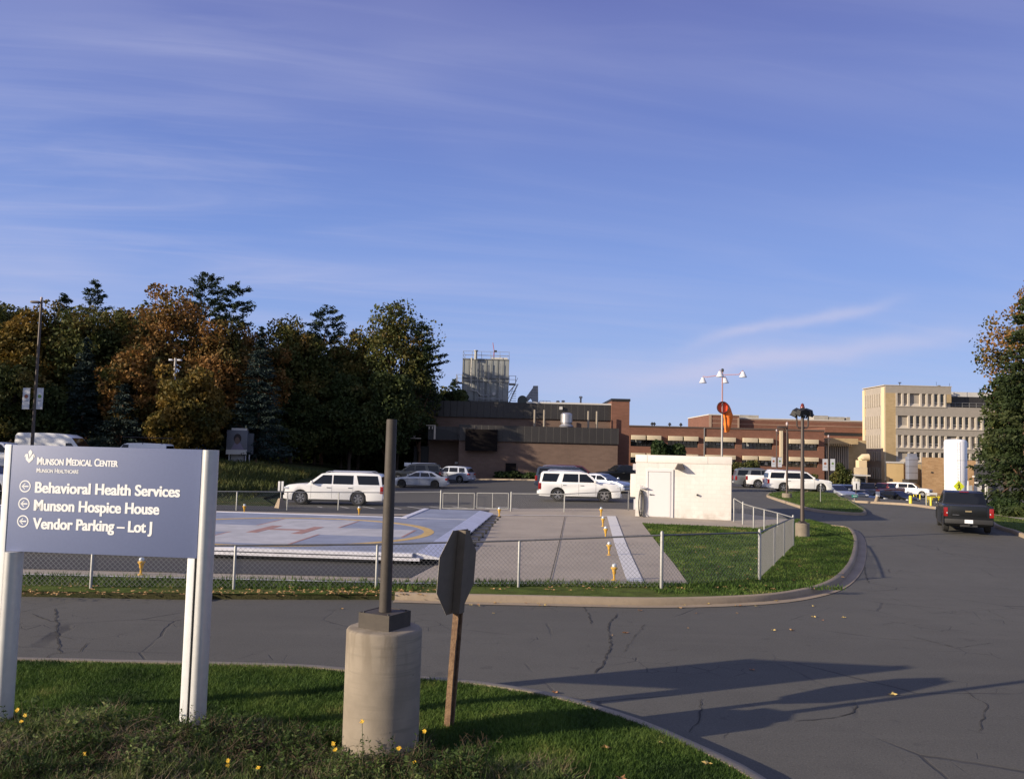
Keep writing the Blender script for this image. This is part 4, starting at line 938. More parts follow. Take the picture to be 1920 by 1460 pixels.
bx_('roof_coping', X(985, Y1), xr2, Y1-0.3, Y1-0.252, zu-0.06, zu+0.14, M_ROOFW)
xt0, xt1 = X(1145, Y1-0.6), X(1179, Y1-0.6); zt = Zp(1160, 752.5, Y1)
bx_('stair_tower', xt0+0.01, xt1, Y1-0.7, Y1+14, oz-0.5, zt, B_RED); bx_('tower_coping', xt0-0.05, xt1+0.08, Y1-0.8, Y1+14.05, zt+0.003, zt+0.3, M_BLACK)
lv = bx_('louver_screen', X(872, Y0-0.4), X(932, Y0-0.4), Y0-0.75, Y0-0.26, Zp(900, 845, Y0), Zp(900, 805, Y0), M_LOUV)
bx_('wall_grille', X(948.5, Y0), X(968, Y0), Y0-0.12, Y0-0.003, Zp(958, 884, Y0), Zp(958, 868, Y0), M_LOUV)
for px in (1001, 1019, 1102, 1118):  # roof pipes between the bands
    MB().lath([(0.13, 0), (0.13, 2.3)], 10).build('vent_pipe', mat('dull_pipe', (0.27, 0.235, 0.19), 0.8), bb, loc=(X(px, Y1-2)-ox, Y1-2-oy, zr-oz-0.1), smooth_=True)
ex = MB(); ex.lath([(0.75, 0), (0.9, 0.25), (0.6, 0.5), (0.62, 0.62), (0.72, 0.7), (0.72, 1.7), (0.5, 1.85), (0, 1.9)], 20)
ex.build('exhaust_fan', mat('bright_metal', (0.42, 0.42, 0.45), 0.35, 0.6), bb, loc=(X(1061, Y1-3)-ox, Y1-3-oy, zr-oz), smooth_=True)
bx_('wall_lamp', X(1047.5, Y1-.6), X(1053, Y1-.6), Y1-0.55, Y1-0.26, Zp(1050, 768, Y1), Zp(1050, 762.5, Y1), M_ROOFW)
# recessed entrance wing on the left, with a shallow arch
bx_('entrance_wall', X(804, Y0+3), xL-0.01, Y0+3, Y1-0.01, oz-0.5, Zp(830, 826, Y0+3), B_TAUPE)
bx_('entrance_fascia', X(802, Y0+1), xL-0.06, Y0+0.6, Y0+2.99, Zp(830, 823, Y0), Zp(830, 799, Y0), S_DARK)
bx_('doorway', X(777, Y0+4), X(803.5, Y0+3), Y0+3.4, Y0+6, oz-0.2, Zp(790, 836, Y0+3), M_BLACK)
ar = MB(); pts = [(X(802, Y0+.5), Zp(802, 824, Y0+.5))]
for k in range(13):
    t = pi/2*k/12; pts.append((X(812, Y0+.5)+(xL-X(812, Y0+.5)-0.1)*sin(t), Zp(812, 803, Y0+.5)-(Zp(812, 803, Y0+.5)-Zp(858, 818, Y0+.5))*(1-cos(t))))
pts.append((xL-0.1, Zp(858, 824, Y0+.5)))
n_ = len(pts); ar.add([(p[0]-ox, yy-oy, p[1]-oz) for yy in (Y0+0.3, Y0+0.59) for p in pts], [tuple(range(n_)), tuple(range(2*n_-1, n_-1, -1))]+[(i, (i+1) % n_, n_+(i+1) % n_, n_+i) for i in range(n_)])
ar.build('arch_panel', M_BLACK, bb)
bx_('notice_plate', X(852.5, Y0+2), X(858, Y0+2), Y0+2.9, Y0+2.98, Zp(855, 869.5, Y0+2), Zp(855, 865.5, Y0+2), M_ROOFW)
# white balcony brackets left of the arch
rl_ = MB()
for (a, b, c, d) in ((797, 815, 796.2, 797.6), (812, 815.2, 797.7, 823), (802, 804, 799, 804), (808, 810, 799, 804)):
    rl_.box(X(a, Y0)-ox, X(b, Y0)-ox, 0.15, 0.28, Zp(a, d, Y0)-oz, Zp(a, c, Y0)-oz)
rl_.build('entrance_trim', M_FIN, bb)
rl_ = MB()
for (a, b, c, d) in ((759.5, 788, 820, 821.6), (763, 765.5, 811, 818), (769, 771.5, 811, 818), (774, 777, 816, 819)):
    rl_.box(X(a, Y0)-ox, X(b, Y0)-ox, 0.15, 0.28, Zp(a, d, Y0)-oz, Zp(a, c, Y0)-oz)
rl_.build('balcony_trim', M_FIN, bb)
# flues and vents on the roof edge
for px, h in ((1054, .5), (1087, 1.1), (1044, .45)):
    MB().lath([(0.12, 0), (0.12, h), (0.25, h), (0.2, h+0.2), (0, h+0.25)], 8).build('roof_vent', M_GALV, bb, loc=(X(px, Y1+5)-ox, 12-0, zu-oz))
# --- chiller on the roof
YC = 116.0
M_CHILL = siding('chiller_grey_panels', (0.27, 0.285, 0.28), 1.6); M_DUCT = mat('galvanised_duct', (0.30, 0.31, 0.33), 0.45, 0.5, var=0.2, scale=2)
cx0, cx1 = X(863, YC), X(950, YC); cz1 = Zp(905, 672.5, YC)
chl = empty('cooling_tower', (cx0, YC, zu), label='tall grey panelled cooling tower with railing, pipes and stair on the roof', cat='cooling tower')
W_, H_ = cx1-cx0, cz1-zu
MB().box(0, W_, 0, 5, -2.5, H_).build('casing', M_CHILL, chl)
fr_ = MB()
for z in (0.55, H_*0.5, H_*0.5+0.45, H_-0.15): fr_.box(-0.05, W_+0.05, -0.07, -0.003, z, z+0.12)
for k in range(9): fr_.box(W_*k/8-0.03, W_*k/8+0.03, -0.11, -0.075, 0.3, H_)
fr_.build('frame_rib', mat('grey_frame', (0.15, 0.155, 0.155), 0.6), chl)
pp = MB()
pp.tube([(1.2, -0.45, 2.0), (1.2, -0.45, H_+0.1)], 0.10, 10); pp.tube([(1.2, -0.45, 2.0), (2.0, -0.45, 1.9), (2.6, -0.4, 1.3)], 0.08, 8)
pp.build('pipe', mat('pale_pipe', (0.42, 0.40, 0.36), 0.5, 0.2), chl, smooth_=True)
MB().lath([(0.2, H_-0.2), (0.2, H_+0.95), (0.3, H_+0.97), (0.3, H_+1.1)], 12, c=(1.75, -0.4, 0)).build('stack', M_GALV, chl, smooth_=True)
MB().tube([(4.35, -0.02, 1.6), (4.35, -0.35, 1.6)], 0.22, 14).build('round_port', M_ROOFW, chl, smooth_=True)
pp = MB()
for z0, x0, x1 in ((0.35, 2.2, 5.0), (0.9, 2.0, 5.6), (1.35, 2.4, 4.0)): pp.tube([(x0, -0.3, z0), (x1, -0.3, z0)], 0.05, 6)
for x0 in (2.1, 2.9, 3.6, 5.1): pp.tube([(x0, -0.3, 0.1), (x0, -0.3, H_*0.9)], 0.045, 6)
pp.build('pipework', M_DUCT, chl, smooth_=True)
rr = MB()
for z in (H_+0.5, H_+1.0): rr.tube([(0, 0, z), (W_, 0, z), (W_, 5, z), (0, 5, z), (0, 0, z)], 0.025, 6)
for k in range(6):
    for yy in (0, 5): rr.tube([(W_*k/5, yy, H_), (W_*k/5, yy, H_+1.02)], 0.025, 6)
rr.build('railing', M_GALV, chl, smooth_=True)
MB().box(3.9, W_-0.2, 0.2, 1.2, H_+0.003, H_+0.25).build('roof_hatch', M_ROOFW, chl)
dv = MB(); dv.tube([(4.2, 0.5, H_), (4.2, 0.5, H_+1.0)], 0.06, 6); dv.tube([(4.25, 0.5, H_+0.95), (4.0, 0.5, H_+2.3)], 0.05, 6); dv.build('davit', mat('red_davit', (0.35, 0.05, 0.05), 0.5), chl, smooth_=True)
MB().box(4.2, 4.6, 0.35, 0.65, H_+1.0, H_+1.25).build('winch', M_BLACK, chl)
def platform(x0, x1, name, stair=False):
    s_ = MB(); z = H_*0.48; s_.box(x0, x1, 0.5, 3, z, z+0.1)
    for xx in (x0+0.03, x1-0.03):
        for yy in (0.5, 1.7, 2.95): s_.tube([(xx, yy, z+0.1), (xx, yy, z+1.15)], 0.03, 6)
    for q in (0.6, 1.12): s_.tube([(x0, 0.5, z+q), (x1, 0.5, z+q), (x1, 3, z+q)], 0.03, 6)
    s_.tube([(x0 if stair else x1, 0.5, z-1.2), (x1 if stair else x0, 0.5, z)], 0.07, 6)
    if stair:
        a = Vector((x1+0.25, 0.7, z)); b = Vector((x0-0.05, 0.7, 0.1))
        for oy_ in (0, 0.7): s_.tube([a+Vector((0, oy_, 0)), b+Vector((0, oy_, 0))], 0.06, 6); s_.tube([a+Vector((0, oy_, 0.9)), b+Vector((0, oy_, 0.9))], 0.025, 6)
        for k in range(11): p = a.lerp(b, k/11); s_.box(p.x-0.14, p.x+0.14, p.y, p.y+0.7, p.z-0.02, p.z+0.02)
        for k in range(7): s_.box(x1-0.6, x1+0.1, 0.2, 0.5, 0.1+k*0.32, 0.15+k*0.32)
    s_.build(name, M_GALV, chl)
platform(W_+0.05, W_+1.0, 'stair_landing', True); platform(-0.9, -0.05, 'side_landing')
# duct horn and drum
dh = empty('roof_duct', (X(965, YC), YC-2, zu), label='ribbed metal duct horn with a dark drum beside the cooling tower', cat='duct')
q = lambda px, py: (X(px, YC-2)-dh.location.x, Zp(px, py, YC-2)-zu)
hp_ = [q(984, 744), q(996, 727), q(997, 723), q(1006, 723), q(1007, 753), q(997, 753), q(993, 746), q(986, 753)]
n_ = len(hp_); MB().add([(p[0], y_, max(p[1], 0)) for y_ in (0, 1.2) for p in hp_], [tuple(range(n_)), tuple(range(2*n_-1, n_-1, -1))]+[(i, (i+1) % n_, n_+(i+1) % n_, n_+i) for i in range(n_)]).build('horn', siding('ribbed_duct', (0.26, 0.27, 0.29), 0.35, 2), dh)
c_ = q(977, 749); MB().tube([(c_[0], -0.3, c_[1]-0.1), (c_[0], 2.5, c_[1]-0.1)], 0.65, 20).build('drum', mat('dark_green_drum', (0.05, 0.06, 0.055), 0.5), dh, smooth_=True)
rr = MB(); x_, z_ = q(1010, 750); x2, _ = q(1030, 750)
for z in (0.35, 0.75): rr.tube([(x_, 0.5, z), (x2, 0.5, z)], 0.025, 6)
for k in range(4): rr.tube([(x_+(x2-x_)*k/3, 0.5, -0.1), (x_+(x2-x_)*k/3, 0.5, 0.77)], 0.025, 6)
rr.build('railing', M_GALV, dh)

# --- red-brown wing with sunshades
YM = 150.0; gz = T(30, YM)
rb = empty('brick_wing', (X(1179, YM), YM, gz), label='long red-brown two-storey brick wing with cream sunshades over its window strips', cat='building')
ox, oy, oz = rb.location
yk = lambda px: 0.0
def rbx(name, px0, px1, py0, py1, m_, y0=0.0, y1=0.3, par=rb):
    pm = (px0+px1)/2; return MB().box(X(px0, YM)-ox, X(px1, YM)-ox, y0, y1, Zp(pm, py1, YM)-oz, Zp(pm, py0, YM)-oz).build(name, m_, par)
wall_top = Zp(1360, 804, YM)
# the wall is built in piers and spandrels so that the window strips are real openings
bays = [(1182, 1239.5, 1210.7), (1251.5, 1309, 1280), (1321, 1379, 1352.5), (1391, 1449, 1420.7), (1478, 1534, 1506.2)]
x_w0, x_w1 = X(1170, YM), X(1545.5, YM)
def rowz(py): return Zp(1360, py, YM)      # level heights taken at the middle of the wall
z_aw_t, z_aw_b, z_w_b = rowz(819.8), rowz(828.2), rowz(840.5)
z2_t, z2_b, z2_w = rowz(853.2), rowz(861), rowz(872)
wl = MB()
edges = [x_w0-ox]+[X(v_, YM)-ox for b in bays for v_ in b[:2]]+[x_w1-ox]
for i in range(0, len(edges), 2): wl.box(edges[i], edges[i+1], 0, 14, -3, wall_top-oz)
for b in bays:
    a, c = X(b[0], YM)-ox, X(b[1], YM)-ox
    wl.box(a, c, 0.004, 14, z_aw_t-oz, wall_top-oz-0.003); wl.box(a, c, 0.004, 14, z2_t-oz, z_w_b-oz); wl.box(a, c, 0.004, 14, -3, z2_w-oz)
wl.build('wall', B_RED, rb)
MB().box(x_w0-ox-0.05, x_w1-ox+0.05, -0.12, 14.1, wall_top-oz+0.003, wall_top-oz+0.25).build('roof_coping', mat('brown_coping', (0.10, 0.07, 0.055), 0.6), rb)
rj = random.Random(4)
for b in bays:
    for (zt_, zb_, zw_) in ((z_aw_t, z_aw_b, z_w_b), (z2_t, z2_b, z2_w)):
        a, c, md = X(b[0], YM)-ox, X(b[1], YM)-ox, X(b[2], YM)-ox
        wdw = MB().box(a+0.01, c-0.01, 0.45, 0.55, zw_-oz+0.005, zt_-oz-0.005).build('window', M_GLASS, rb)
        fr_ = MB(); k = 8
        for i in range(k+1): x = a+0.05+(c-a-0.1)*i/k; fr_.box(x-0.035, x+0.035, 0.38, 0.447, zw_-oz+0.01, zt_-oz-0.01)
        fr_.build('window_frame', M_BLACK, wdw)
        bl = MB()
        for i in range(k):
            if rj.random() < 0.55: x0 = a+0.12+(c-a-0.1)*i/k; hh = rj.uniform(0.3, 0.75); MB().box(x0, x0+(c-a)/k-0.14, 0.41, 0.443, zb_-oz-hh, zb_-oz+0.1).build('window_blind', M_BLIND, wdw)
        for (u0, u1) in ((a+0.08, md-0.12), (md+0.12, c-0.08)):
            MB().box(u0, u1, -0.55, -0.01, zb_-oz, zt_-oz).build('sunshade', M_AWN, rb, bev=0.03)
rbx('drainpipe', 1319.2, 1320.8, 802, 872, M_GALV, -0.15, -0.003)
rbx('cream_fin', 1461.3, 1466.3, 807.5, 870, M_AWN, -0.5, -0.003)
for px in (1222, 1226, 1255, 1276): MB().lath([(0.12, 0), (0.12, 0.6), (0.35, 0.7), (0.1, 1.1)], 8).build('roof_vent', M_BLACK, rb, loc=(X(px, YM+6)-ox, 6, wall_top-oz))
# --- taller brick block behind with pale bands
YB = 182.0
tb = empty('brick_block', (X(1326, YB), YB, gz), label='taller brown brick block with thin pale bands behind the two-storey wing', cat='building')
ox, oy, oz = tb.location
zt_ = Zp(1500, 787.5, YB); zt2 = Zp(1354, 779, YB)
xa, xb_, xc = X(1326, YB), X(1382, YB), X(1640, YB)
MB().box(xb_-ox+0.003, xc-ox, 0, 20, -3, zt_-oz).build('wall', B_RED, tb); MB().box(xa-ox, xb_-ox, -1.5, 20, -3, zt2-oz).build('wall_tower', B_RED, tb)
bn = MB()
for k in range(5): z = zt_-oz-0.25-k*0.95; bn.box(xb_-ox+0.1, xc-ox, -0.04, -0.003, z, z+0.12); bn.box(xa-ox-0.02, xb_-ox+0.02, -1.54, -1.503, z+0.0, z+0.1)
bn.box(xb_-ox-0.35, xb_-ox+0.02, -1.6, -1.545, -3, zt_-oz+0.1); bn.box(xa-ox-0.03, xa-ox+0.5, -1.6, -1.545, -3, zt2-oz)
bn.build('pale_band', mat('pale_band', (0.36, 0.25, 0.18), 0.8), tb)
MB().box(xb_-ox+0.1, xc-ox, -0.1, 20.05, zt_-oz+0.003, zt_-oz+0.22).build('roof_coping', M_ROOFW, tb); MB().box(xa-ox-0.1, xb_-ox+0.1, -1.65, 20, zt2-oz+0.003, zt2-oz+0.2).build('roof_coping', M_ROOFW, tb)
bx = MB()
for a, b, h in ((1384, 1424, 1.0), (1526, 1555, 1.3), (1555, 1585, 1.1), (1588, 1596, 1.1)): bx.box(X(a, YB+8)-ox, X(b, YB+8)-ox-0.2, 8, 11, zt_-oz+0.2, zt_-oz+0.2+h)
bx.build('roof_unit', mat('beige_roof_unit', (0.30, 0.28, 0.24), 0.7, var=0.2, scale=1), tb)
# dark slot and lower brick strip on its right part
MB().box(X(1547, YB-12)-ox, X(1625, YB-12)-ox, -12.0, -0.01, Zp(1585, 811, YB-12)-oz, Zp(1585, 802, YB-12)-oz).build('link_wall', B_RED, tb)
MB().box(X(1547, YB-12)-ox, X(1625, YB-12)-ox, -11.9, -0.02, Zp(1585, 817, YB-12)-oz, Zp(1585, 811.2, YB-12)-oz).build('dark_slot', M_BLACK, tb)
MB().box(X(1547, YB-12)-ox, X(1626, YB-12)-ox, -12.0, -0.01, -3, Zp(1585, 817.2, YB-12)-oz).build('lower_wall', B_RED, tb)
# --- tan arcade block
YA = 158.0
tn = empty('tan_low_building', (X(1546, YA), YA, gz), label='low tan building with a scalloped canopy between the brick wing and the tall tan block', cat='building')
ox, oy, oz = tn.location
xa, xb_ = X(1546, YA), X(1600, YA); z0_, z1_ = Zp(1580, 835, YA), Zp(1580, 822, YA)
MB().box(0, xb_-xa, 0, 12, -3, z1_-oz).build('wall', B_YEL, tn)
MB().box(xb_-xa+0.003, X(1628, YA)-xa, 0.8, 12, -3, z1_-oz-0.25).build('side_wall', B_YEL, tn)
sc_ = MB(); nsc = 11; Wd = X(1590, YA)-xa
sc_.box(0, xb_-xa, -2.2, -0.01, z0_-oz+0.25, z1_-oz-0.004)
for k in range(nsc): x0 = Wd*k/nsc; sc_.prism([(x0+0.08, -2.2), (x0+Wd/nsc-0.12, -2.2), (x0+Wd/nsc-0.12, -1.9), (x0+0.08, -1.9)], z0_-oz-0.15, z0_-oz+0.245)
sc_.build('canopy', B_YEL, tn)
cl = MB()
for k in range(nsc): x0 = Wd*(k+0.5)/nsc; cl.box(x0-0.1, x0+0.12, -0.5, -0.01, -2, z0_-oz+0.2)
cl.build('column', M_TAN, tn)
MB().box(0.05, Wd, -0.006, -0.002, -2, z0_-oz-0.3).build('shaded_glazing', M_GLASS, tn)
# --- tall tan hospital block
YT = 160.0; tz = T(70, YT)
tt_ = empty('tan_hospital_block', (X(1661, YT), YT, tz), label='tall five-storey tan brick hospital block with rows of narrow finned windows', cat='building')
ox, oy, oz = tt_.location
ztop_ = Zp(1661, 722.5, YT)-oz
xr5 = X(1785, YT)-ox; xr4 = X(1905, YT)-ox; xl_ = 0.0; dep = 10.0
z5 = Zp(1785, 764, YT)-oz
K = YT/1600
rows = [(Zp(1720, 736.5+1.2, YT)-oz, Zp(1720, 760.5+1.2, YT)-oz), (Zp(1720, 779.5, YT)-oz, Zp(1720, 803, YT)-oz), (Zp(1720, 816, YT)-oz, Zp(1720, 839.5, YT)-oz), (Zp(1720, 847.5, YT)-oz, Zp(1720, 866, YT)-oz)]
wx0 = X(1680.5, YT)-ox
patt = [['p', 'p', 'P', 'p', 'p', 'g', 'g'], ['P', 'g', 'g', 'p', 'g', 'g', 'g', 'p', 'g', 'g', 'g', 'p', 'g', 'g', 'p', 'g'], ['p', 'p', 'g', 'g', 'p', 'g', 'g', 'p', 'P', 'g', 'g', 'p', 'g', 'g', 'p'], ['P', 'g', 'g', 'p', 'g', 'g', 'g', 'p', 'p', 'g', 'g', 'p', 'g', 'g', 'p', 'g']]
core = MB(); core.box(0, xr5, 0.40, dep, z5, ztop_); core.box(0, xr4, 0.40, dep, -4, z5-0.003)
core.build('core_wall', M_TAN, tt_)
# brick skin: corner pier
MB().box(0, wx0-0.05, 0, 0.398, -4, rows[0][0]-0.002).build('corner_pier', B_YEL, tt_)
MB().box(-0.25, -0.003, 0.0, 0.4, -4, ztop_-0.3).build('corner_trim', mat('cream_corner', (0.62, 0.5, 0.32), 0.8), tt_)
MB().box(X(1773, YT)-ox, xr5, 0.003, 0.398, z5+0.9, ztop_-0.9).build('end_pier', B_YEL, tt_)
sp_b = MB()   # spandrels
prev = ztop_
for i, (a, b) in enumerate(rows):
    x1_ = (X(1773, YT)-ox) if i == 0 else xr4
    if i == 0: sp_b.box(0, xr5, 0.0, 0.397, a, ztop_)
    else: sp_b.box(wx0-0.05 if i else 0, xr4, 0.0, 0.397, a, rows[i-1][1]-0.002)
sp_b.box(wx0-0.05, xr4, 0.0, 0.397, -4, rows[-1][1])
sp_b.build('spandrel', M_TAN, tt_)
pt = X(1692, YT)-X(1680.5, YT)
for i, (a, b) in enumerate(rows):
    x = wx0; fins = MB(); gl = MB(); ra = MB(); bl = MB()
    for c in patt[i]:
        w_ = pt*(2 if c == 'P' else 1)
        fins.box(x-0.05, x+0.30, -0.05, 0.395, b, a-0.002)
        if c == 'g':
            gl.box(x+0.32, x+w_-0.06, 0.32, 0.38, b+0.55, a-0.01); bl.box(x+0.32, x+w_-0.06, 0.27, 0.317, b+0.75, b+0.87); fins.add([(x+0.31, 0.05, b+0.003), (x+w_-0.06, 0.05, b+0.003), (x+w_-0.06, 0.39, b+0.55), (x+0.31, 0.39, b+0.55)], [(0, 1, 2, 3)])
        else: fins.add([(x+0.31, 0.05, b+0.003), (x+w_-0.06, 0.05, b+0.003), (x+w_-0.06, 0.39, b+0.55), (x+0.31, 0.39, b+0.55)], [(0, 1, 2, 3)])
        x += w_
    fins.box(x-0.05, x+0.25, -0.05, 0.395, b, a-0.002)
    fo = fins.build('window_fins', M_FIN, tt_)
    go = gl.build('window_row', M_GLASS, tt_); bl.build('window_rail', M_ROOFW, go)
    MB().box(wx0-0.06, x+0.25, -0.12, -0.003, b-0.14, b-0.002).build('sill', M_FIN, tt_)
    if i == 0: MB().box(x+0.26, X(1773, YT)-ox-0.003, 0.004, 0.397, b, a-0.004).build('wall_panel', M_TAN, tt_)
# left return face with the same fins
yy0, yy1 = 1.5, dep-1.2
for i, (a, b) in enumerate(rows+[(rows[-1][1]-1.2, rows[-1][1]-3.4)]):
    lf = MB()
    for k in range(8): y_ = yy0+(yy1-yy0)*k/7; lf.box(-0.30, -0.05, y_-0.09, y_+0.09, b, a)
    lf.build('side_fins', M_FIN, tt_)
sd_ = MB(); sd_.box(-0.24, -0.004, dep-1.0, dep, -4, ztop_-0.3); sd_.box(-0.24, -0.004, 0.405, 1.4, -4, ztop_-0.3); sd_.build('side_pier', MATS['cream_corner'], tt_)
MB().box(-0.28, xr5+0.1, -0.08, dep, ztop_+0.003, ztop_+0.14).build('roof_coping', M_FIN, tt_)
for px, h in ((1688, 0.9), (1762, 0.5)):
    MB().lath([(0.08, 0), (0.08, h), (0.3, h), (0.3, h+0.12)], 8).build('roof_vent', M_BLACK, tt_, loc=(X(px, YT+4)-ox, 4, ztop_))
an = MB(); an.tube([(X(1757, YT+4)-ox, 4, ztop_), (X(1757, YT+4)-ox, 4, ztop_+1.3)], 0.03, 5); an.tube([(X(1782, YT+4)-ox, 4, ztop_), (X(1782, YT+4)-ox, 4, ztop_+1.1)], 0.03, 5); an.build('aerial', M_BLACK, tt_)
# roof-top plant behind the lower part
MB().box(xr5+0.01, xr4-0.5, 6.0, 9.9, z5, Zp(1800, 730, YT)-oz).build('penthouse', mat('white_cladding', (0.55, 0.53, 0.5), 0.7, var=0.1, scale=0.5), tt_)
MB().box(xr5+0.01, xr4, 2.0, 4.49, z5, Zp(1800, 742, YT)-oz).build('plant_screen', S_DARK, tt_)
rr = MB()
for z in (0.5, 1.0): rr.tube([(xr5, 1.2, z5+z), (xr4, 1.2, z5+z)], 0.03, 5)
for k in range(10): x = xr5+(xr4-xr5)*k/9; rr.tube([(x, 1.2, z5), (x, 1.2, z5+1.02)], 0.03, 5)
rr.build('railing', M_GALV, tt_)
# --- front annexes
M_DUCT2 = siding('blue_grey_duct', (0.19, 0.21, 0.27), 1.0, 2)
YX = 100.0
def skew(x0, x1, y0, y1, z0, z1, k):
    return MB().prism([(x0+k*y0, y0), (x1+k*y0, y0), (x1+k*y1, y1), (x0+k*y1, y1)], z0, z1)
def annex(name, px0, px1, py0, Yd, dp, m_, label, coping=None):
    o = empty(name, (X(px0, Yd), Yd, T(50, 110)), label=label, cat='building'); h = Zp((px0+px1)/2, py0, Yd)-o.location.z
    k_ = X(px0, Yd)/Yd; skew(0, X(px1, Yd)-X(px0, Yd), 0, dp, -2, h, k_).build('wall', m_, o)
    if coping: skew(-0.1, X(px1, Yd)-X(px0, Yd)+0.1, -0.12, dp, h+0.003, h+0.22, k_).build('roof_coping', coping, o)
    return o, h
a1, h1 = annex('yellow_annex', 1662, 1694, 868, 135, 18, mat('yellow_painted_wall', (0.58, 0.42, 0.21), 0.85, var=0.05, scale=1), 'low yellow annex wall in front of the tan hospital block', M_ROOFW)
vx = lambda px: X(px, 135)-a1.location.x; vz = lambda py: Zp(1680, py, 135)-a1.location.z
skew(vx(1694)+0.003, vx(1729), 3, 18, -2, h1-0.1, 0.44).build('side_wall', B_YEL, a1)
MB().box(vx(1667), vx(1671.5), -0.1, -0.003, vz(902), vz(897)).build('wall_vent', M_DARK, a1)
MB().box(vx(1659), vx(1661), -0.2, -0.003, vz(903), vz(901)).build('wall_light', M_DARK, a1); MB().box(vx(1695), vx(1700), 3.6, 3.997, vz(894), vz(892)).build('wall_light', M_DARK, a1)
a2, h2 = annex('orange_brick_annex', 1728, 1773, 857.5, 125, 12, B_ORG, 'orange brick annex left of the white tank', None)
MB().box(X(1745, 125)-a2.location.x, X(1748.5, 125)-a2.location.x, -0.08, -0.003, Zp(1746, 886.5, 125)-a2.location.z, Zp(1746, 884, 125)-a2.location.z).build('wall_vent', M_DARK, a2)
skew(X(1773, 125)-a2.location.x+0.003, X(1830, 125)-a2.location.x, 1.2, 10, -2, h2-0.3, 0.5).build('rear_wall', B_ORG, a2)
dk_ = empty('ventilation_duct', (X(1704, 132), 132, T(50, 110)), label='tall blue-grey ventilation duct between the yellow and orange annexes', cat='duct')
dz = dk_.location.z; d0, d1 = Zp(1712, 899, 132)-dz, Zp(1712, 856, 132)-dz; dw = X(1721, 132)-X(1704, 132)
MB().box(0, dw, 0, 1.2, d0, d1).build('duct_body', M_DUCT2, dk_, bev=0.04)
MB().box(0.05, dw-0.05, 0.1, 2.4, -0.5, d0-0.003).build('duct_plinth', M_DARK, dk_)
MB().prism([(0.1, 0.1), (dw-0.1, 0.1), (dw-0.25, 1.1), (0.25, 1.1)], d1+0.003, d1+0.5).build('duct_hood', M_DUCT2, dk_)
# curved cream duct/pipe left of the tan block
cp = empty('rooftop_pipe', (X(1618, 140), 140, T(50, 110)), label='thick cream bent pipe at the left foot of the tan hospital block', cat='pipe')
cz_ = cp.location.z; zt_ = Zp(1618, 857, 140)-cz_; pw_ = X(1625, 140)-X(1610.5, 140)
MB().box(0-pw_/2, pw_/2, 0, 1.4, 0, zt_-0.5).build('pipe_body', MATS['cream_corner'], cp)
MB().tube([(0, 0.7, zt_-0.75), (0, 0.7, zt_-0.35), (0.3, 0.7, zt_-0.05), (1.2, 0.7, zt_)], pw_*0.48, 14).build('pipe_bend', MATS['cream_corner'], cp, smooth_=True)
# small entrance canopy
ec = empty('entrance_canopy', (X(1595, 130), 130, T(50, 110)), label='flat white entrance canopy with a glazed porch at the foot of the tan block', cat='canopy')
ez = ec.location.z; e = lambda px, py: (X(px, 130)-ec.location.x, Zp(px, py, 130)-ez)
MB().box(0, e(1627, 0)[0], -1, 3, e(1610, 892)[1], e(1610, 889.5)[1]).build('canopy_roof', M_ROOFW, ec)
MB().box(e(1610, 0)[0], e(1626, 0)[0], 0.5, 2.8, -2.5, e(1610, 892.3)[1]).build('porch', M_BLIND, ec); MB().box(e(1615, 0)[0], e(1624, 0)[0], 0.44, 0.497, -2.5, e(1610, 896)[1]).build('door', M_GLASS, ec)
MB().box(0.3, 0.5, -0.5, -0.3, -0.5, e(1600, 892.3)[1]).build('column', M_ROOFW, ec)
skew(e(1600, 0)[0], e(1626, 0)[0], 3.01, 9, -0.5, e(1610, 877)[1], 0.42).build('rear_block', MATS['cream_corner'], ec)
# dark gateway shed on the far right behind the trees
sh = empty('loading_shed', (X(1826, 84), 84, T(50, 110)), label='grey loading dock with two roller doors behind the right-hand trees', cat='shed')
sz_ = sh.location.z; e = lambda px, py: (X(px, 84)-sh.location.x, Zp(px, py, 84)-sz_)
skew(0, e(1990, 0)[0], 2.0, 12, -1, e(1860, 872)[1], 0.54).build('wall', mat('dark_grey_wall', (0.07, 0.07, 0.075), 0.8), sh)
MB().box(e(1832, 0)[0], e(1842, 0)[0], 1.9, 1.997, -0.5, e(1840, 911)[1]).build('roller_door', M_BLIND, sh); MB().box(e(1845, 0)[0], e(1860, 0)[0], 1.9, 1.997, -0.5, e(1840, 911)[1]).build('roller_door', M_ROOFW, sh)
for px in (1829, 1862.5, 1865): MB().box(e(px, 0)[0], e(px+1.2, 0)[0], 1.4, 1.6, -0.5, e(1860, 903)[1]).build('dock_post', M_ROOFW, sh)
for px, py in ((1846, 894), (1850, 906)): MB().box(e(px-3, 0)[0], e(px+3, 0)[0], 1.7, 1.997, e(px, py)[1]-0.08, e(px, py)[1]+0.08).build('dock_lamp', M_ROOFW, sh)
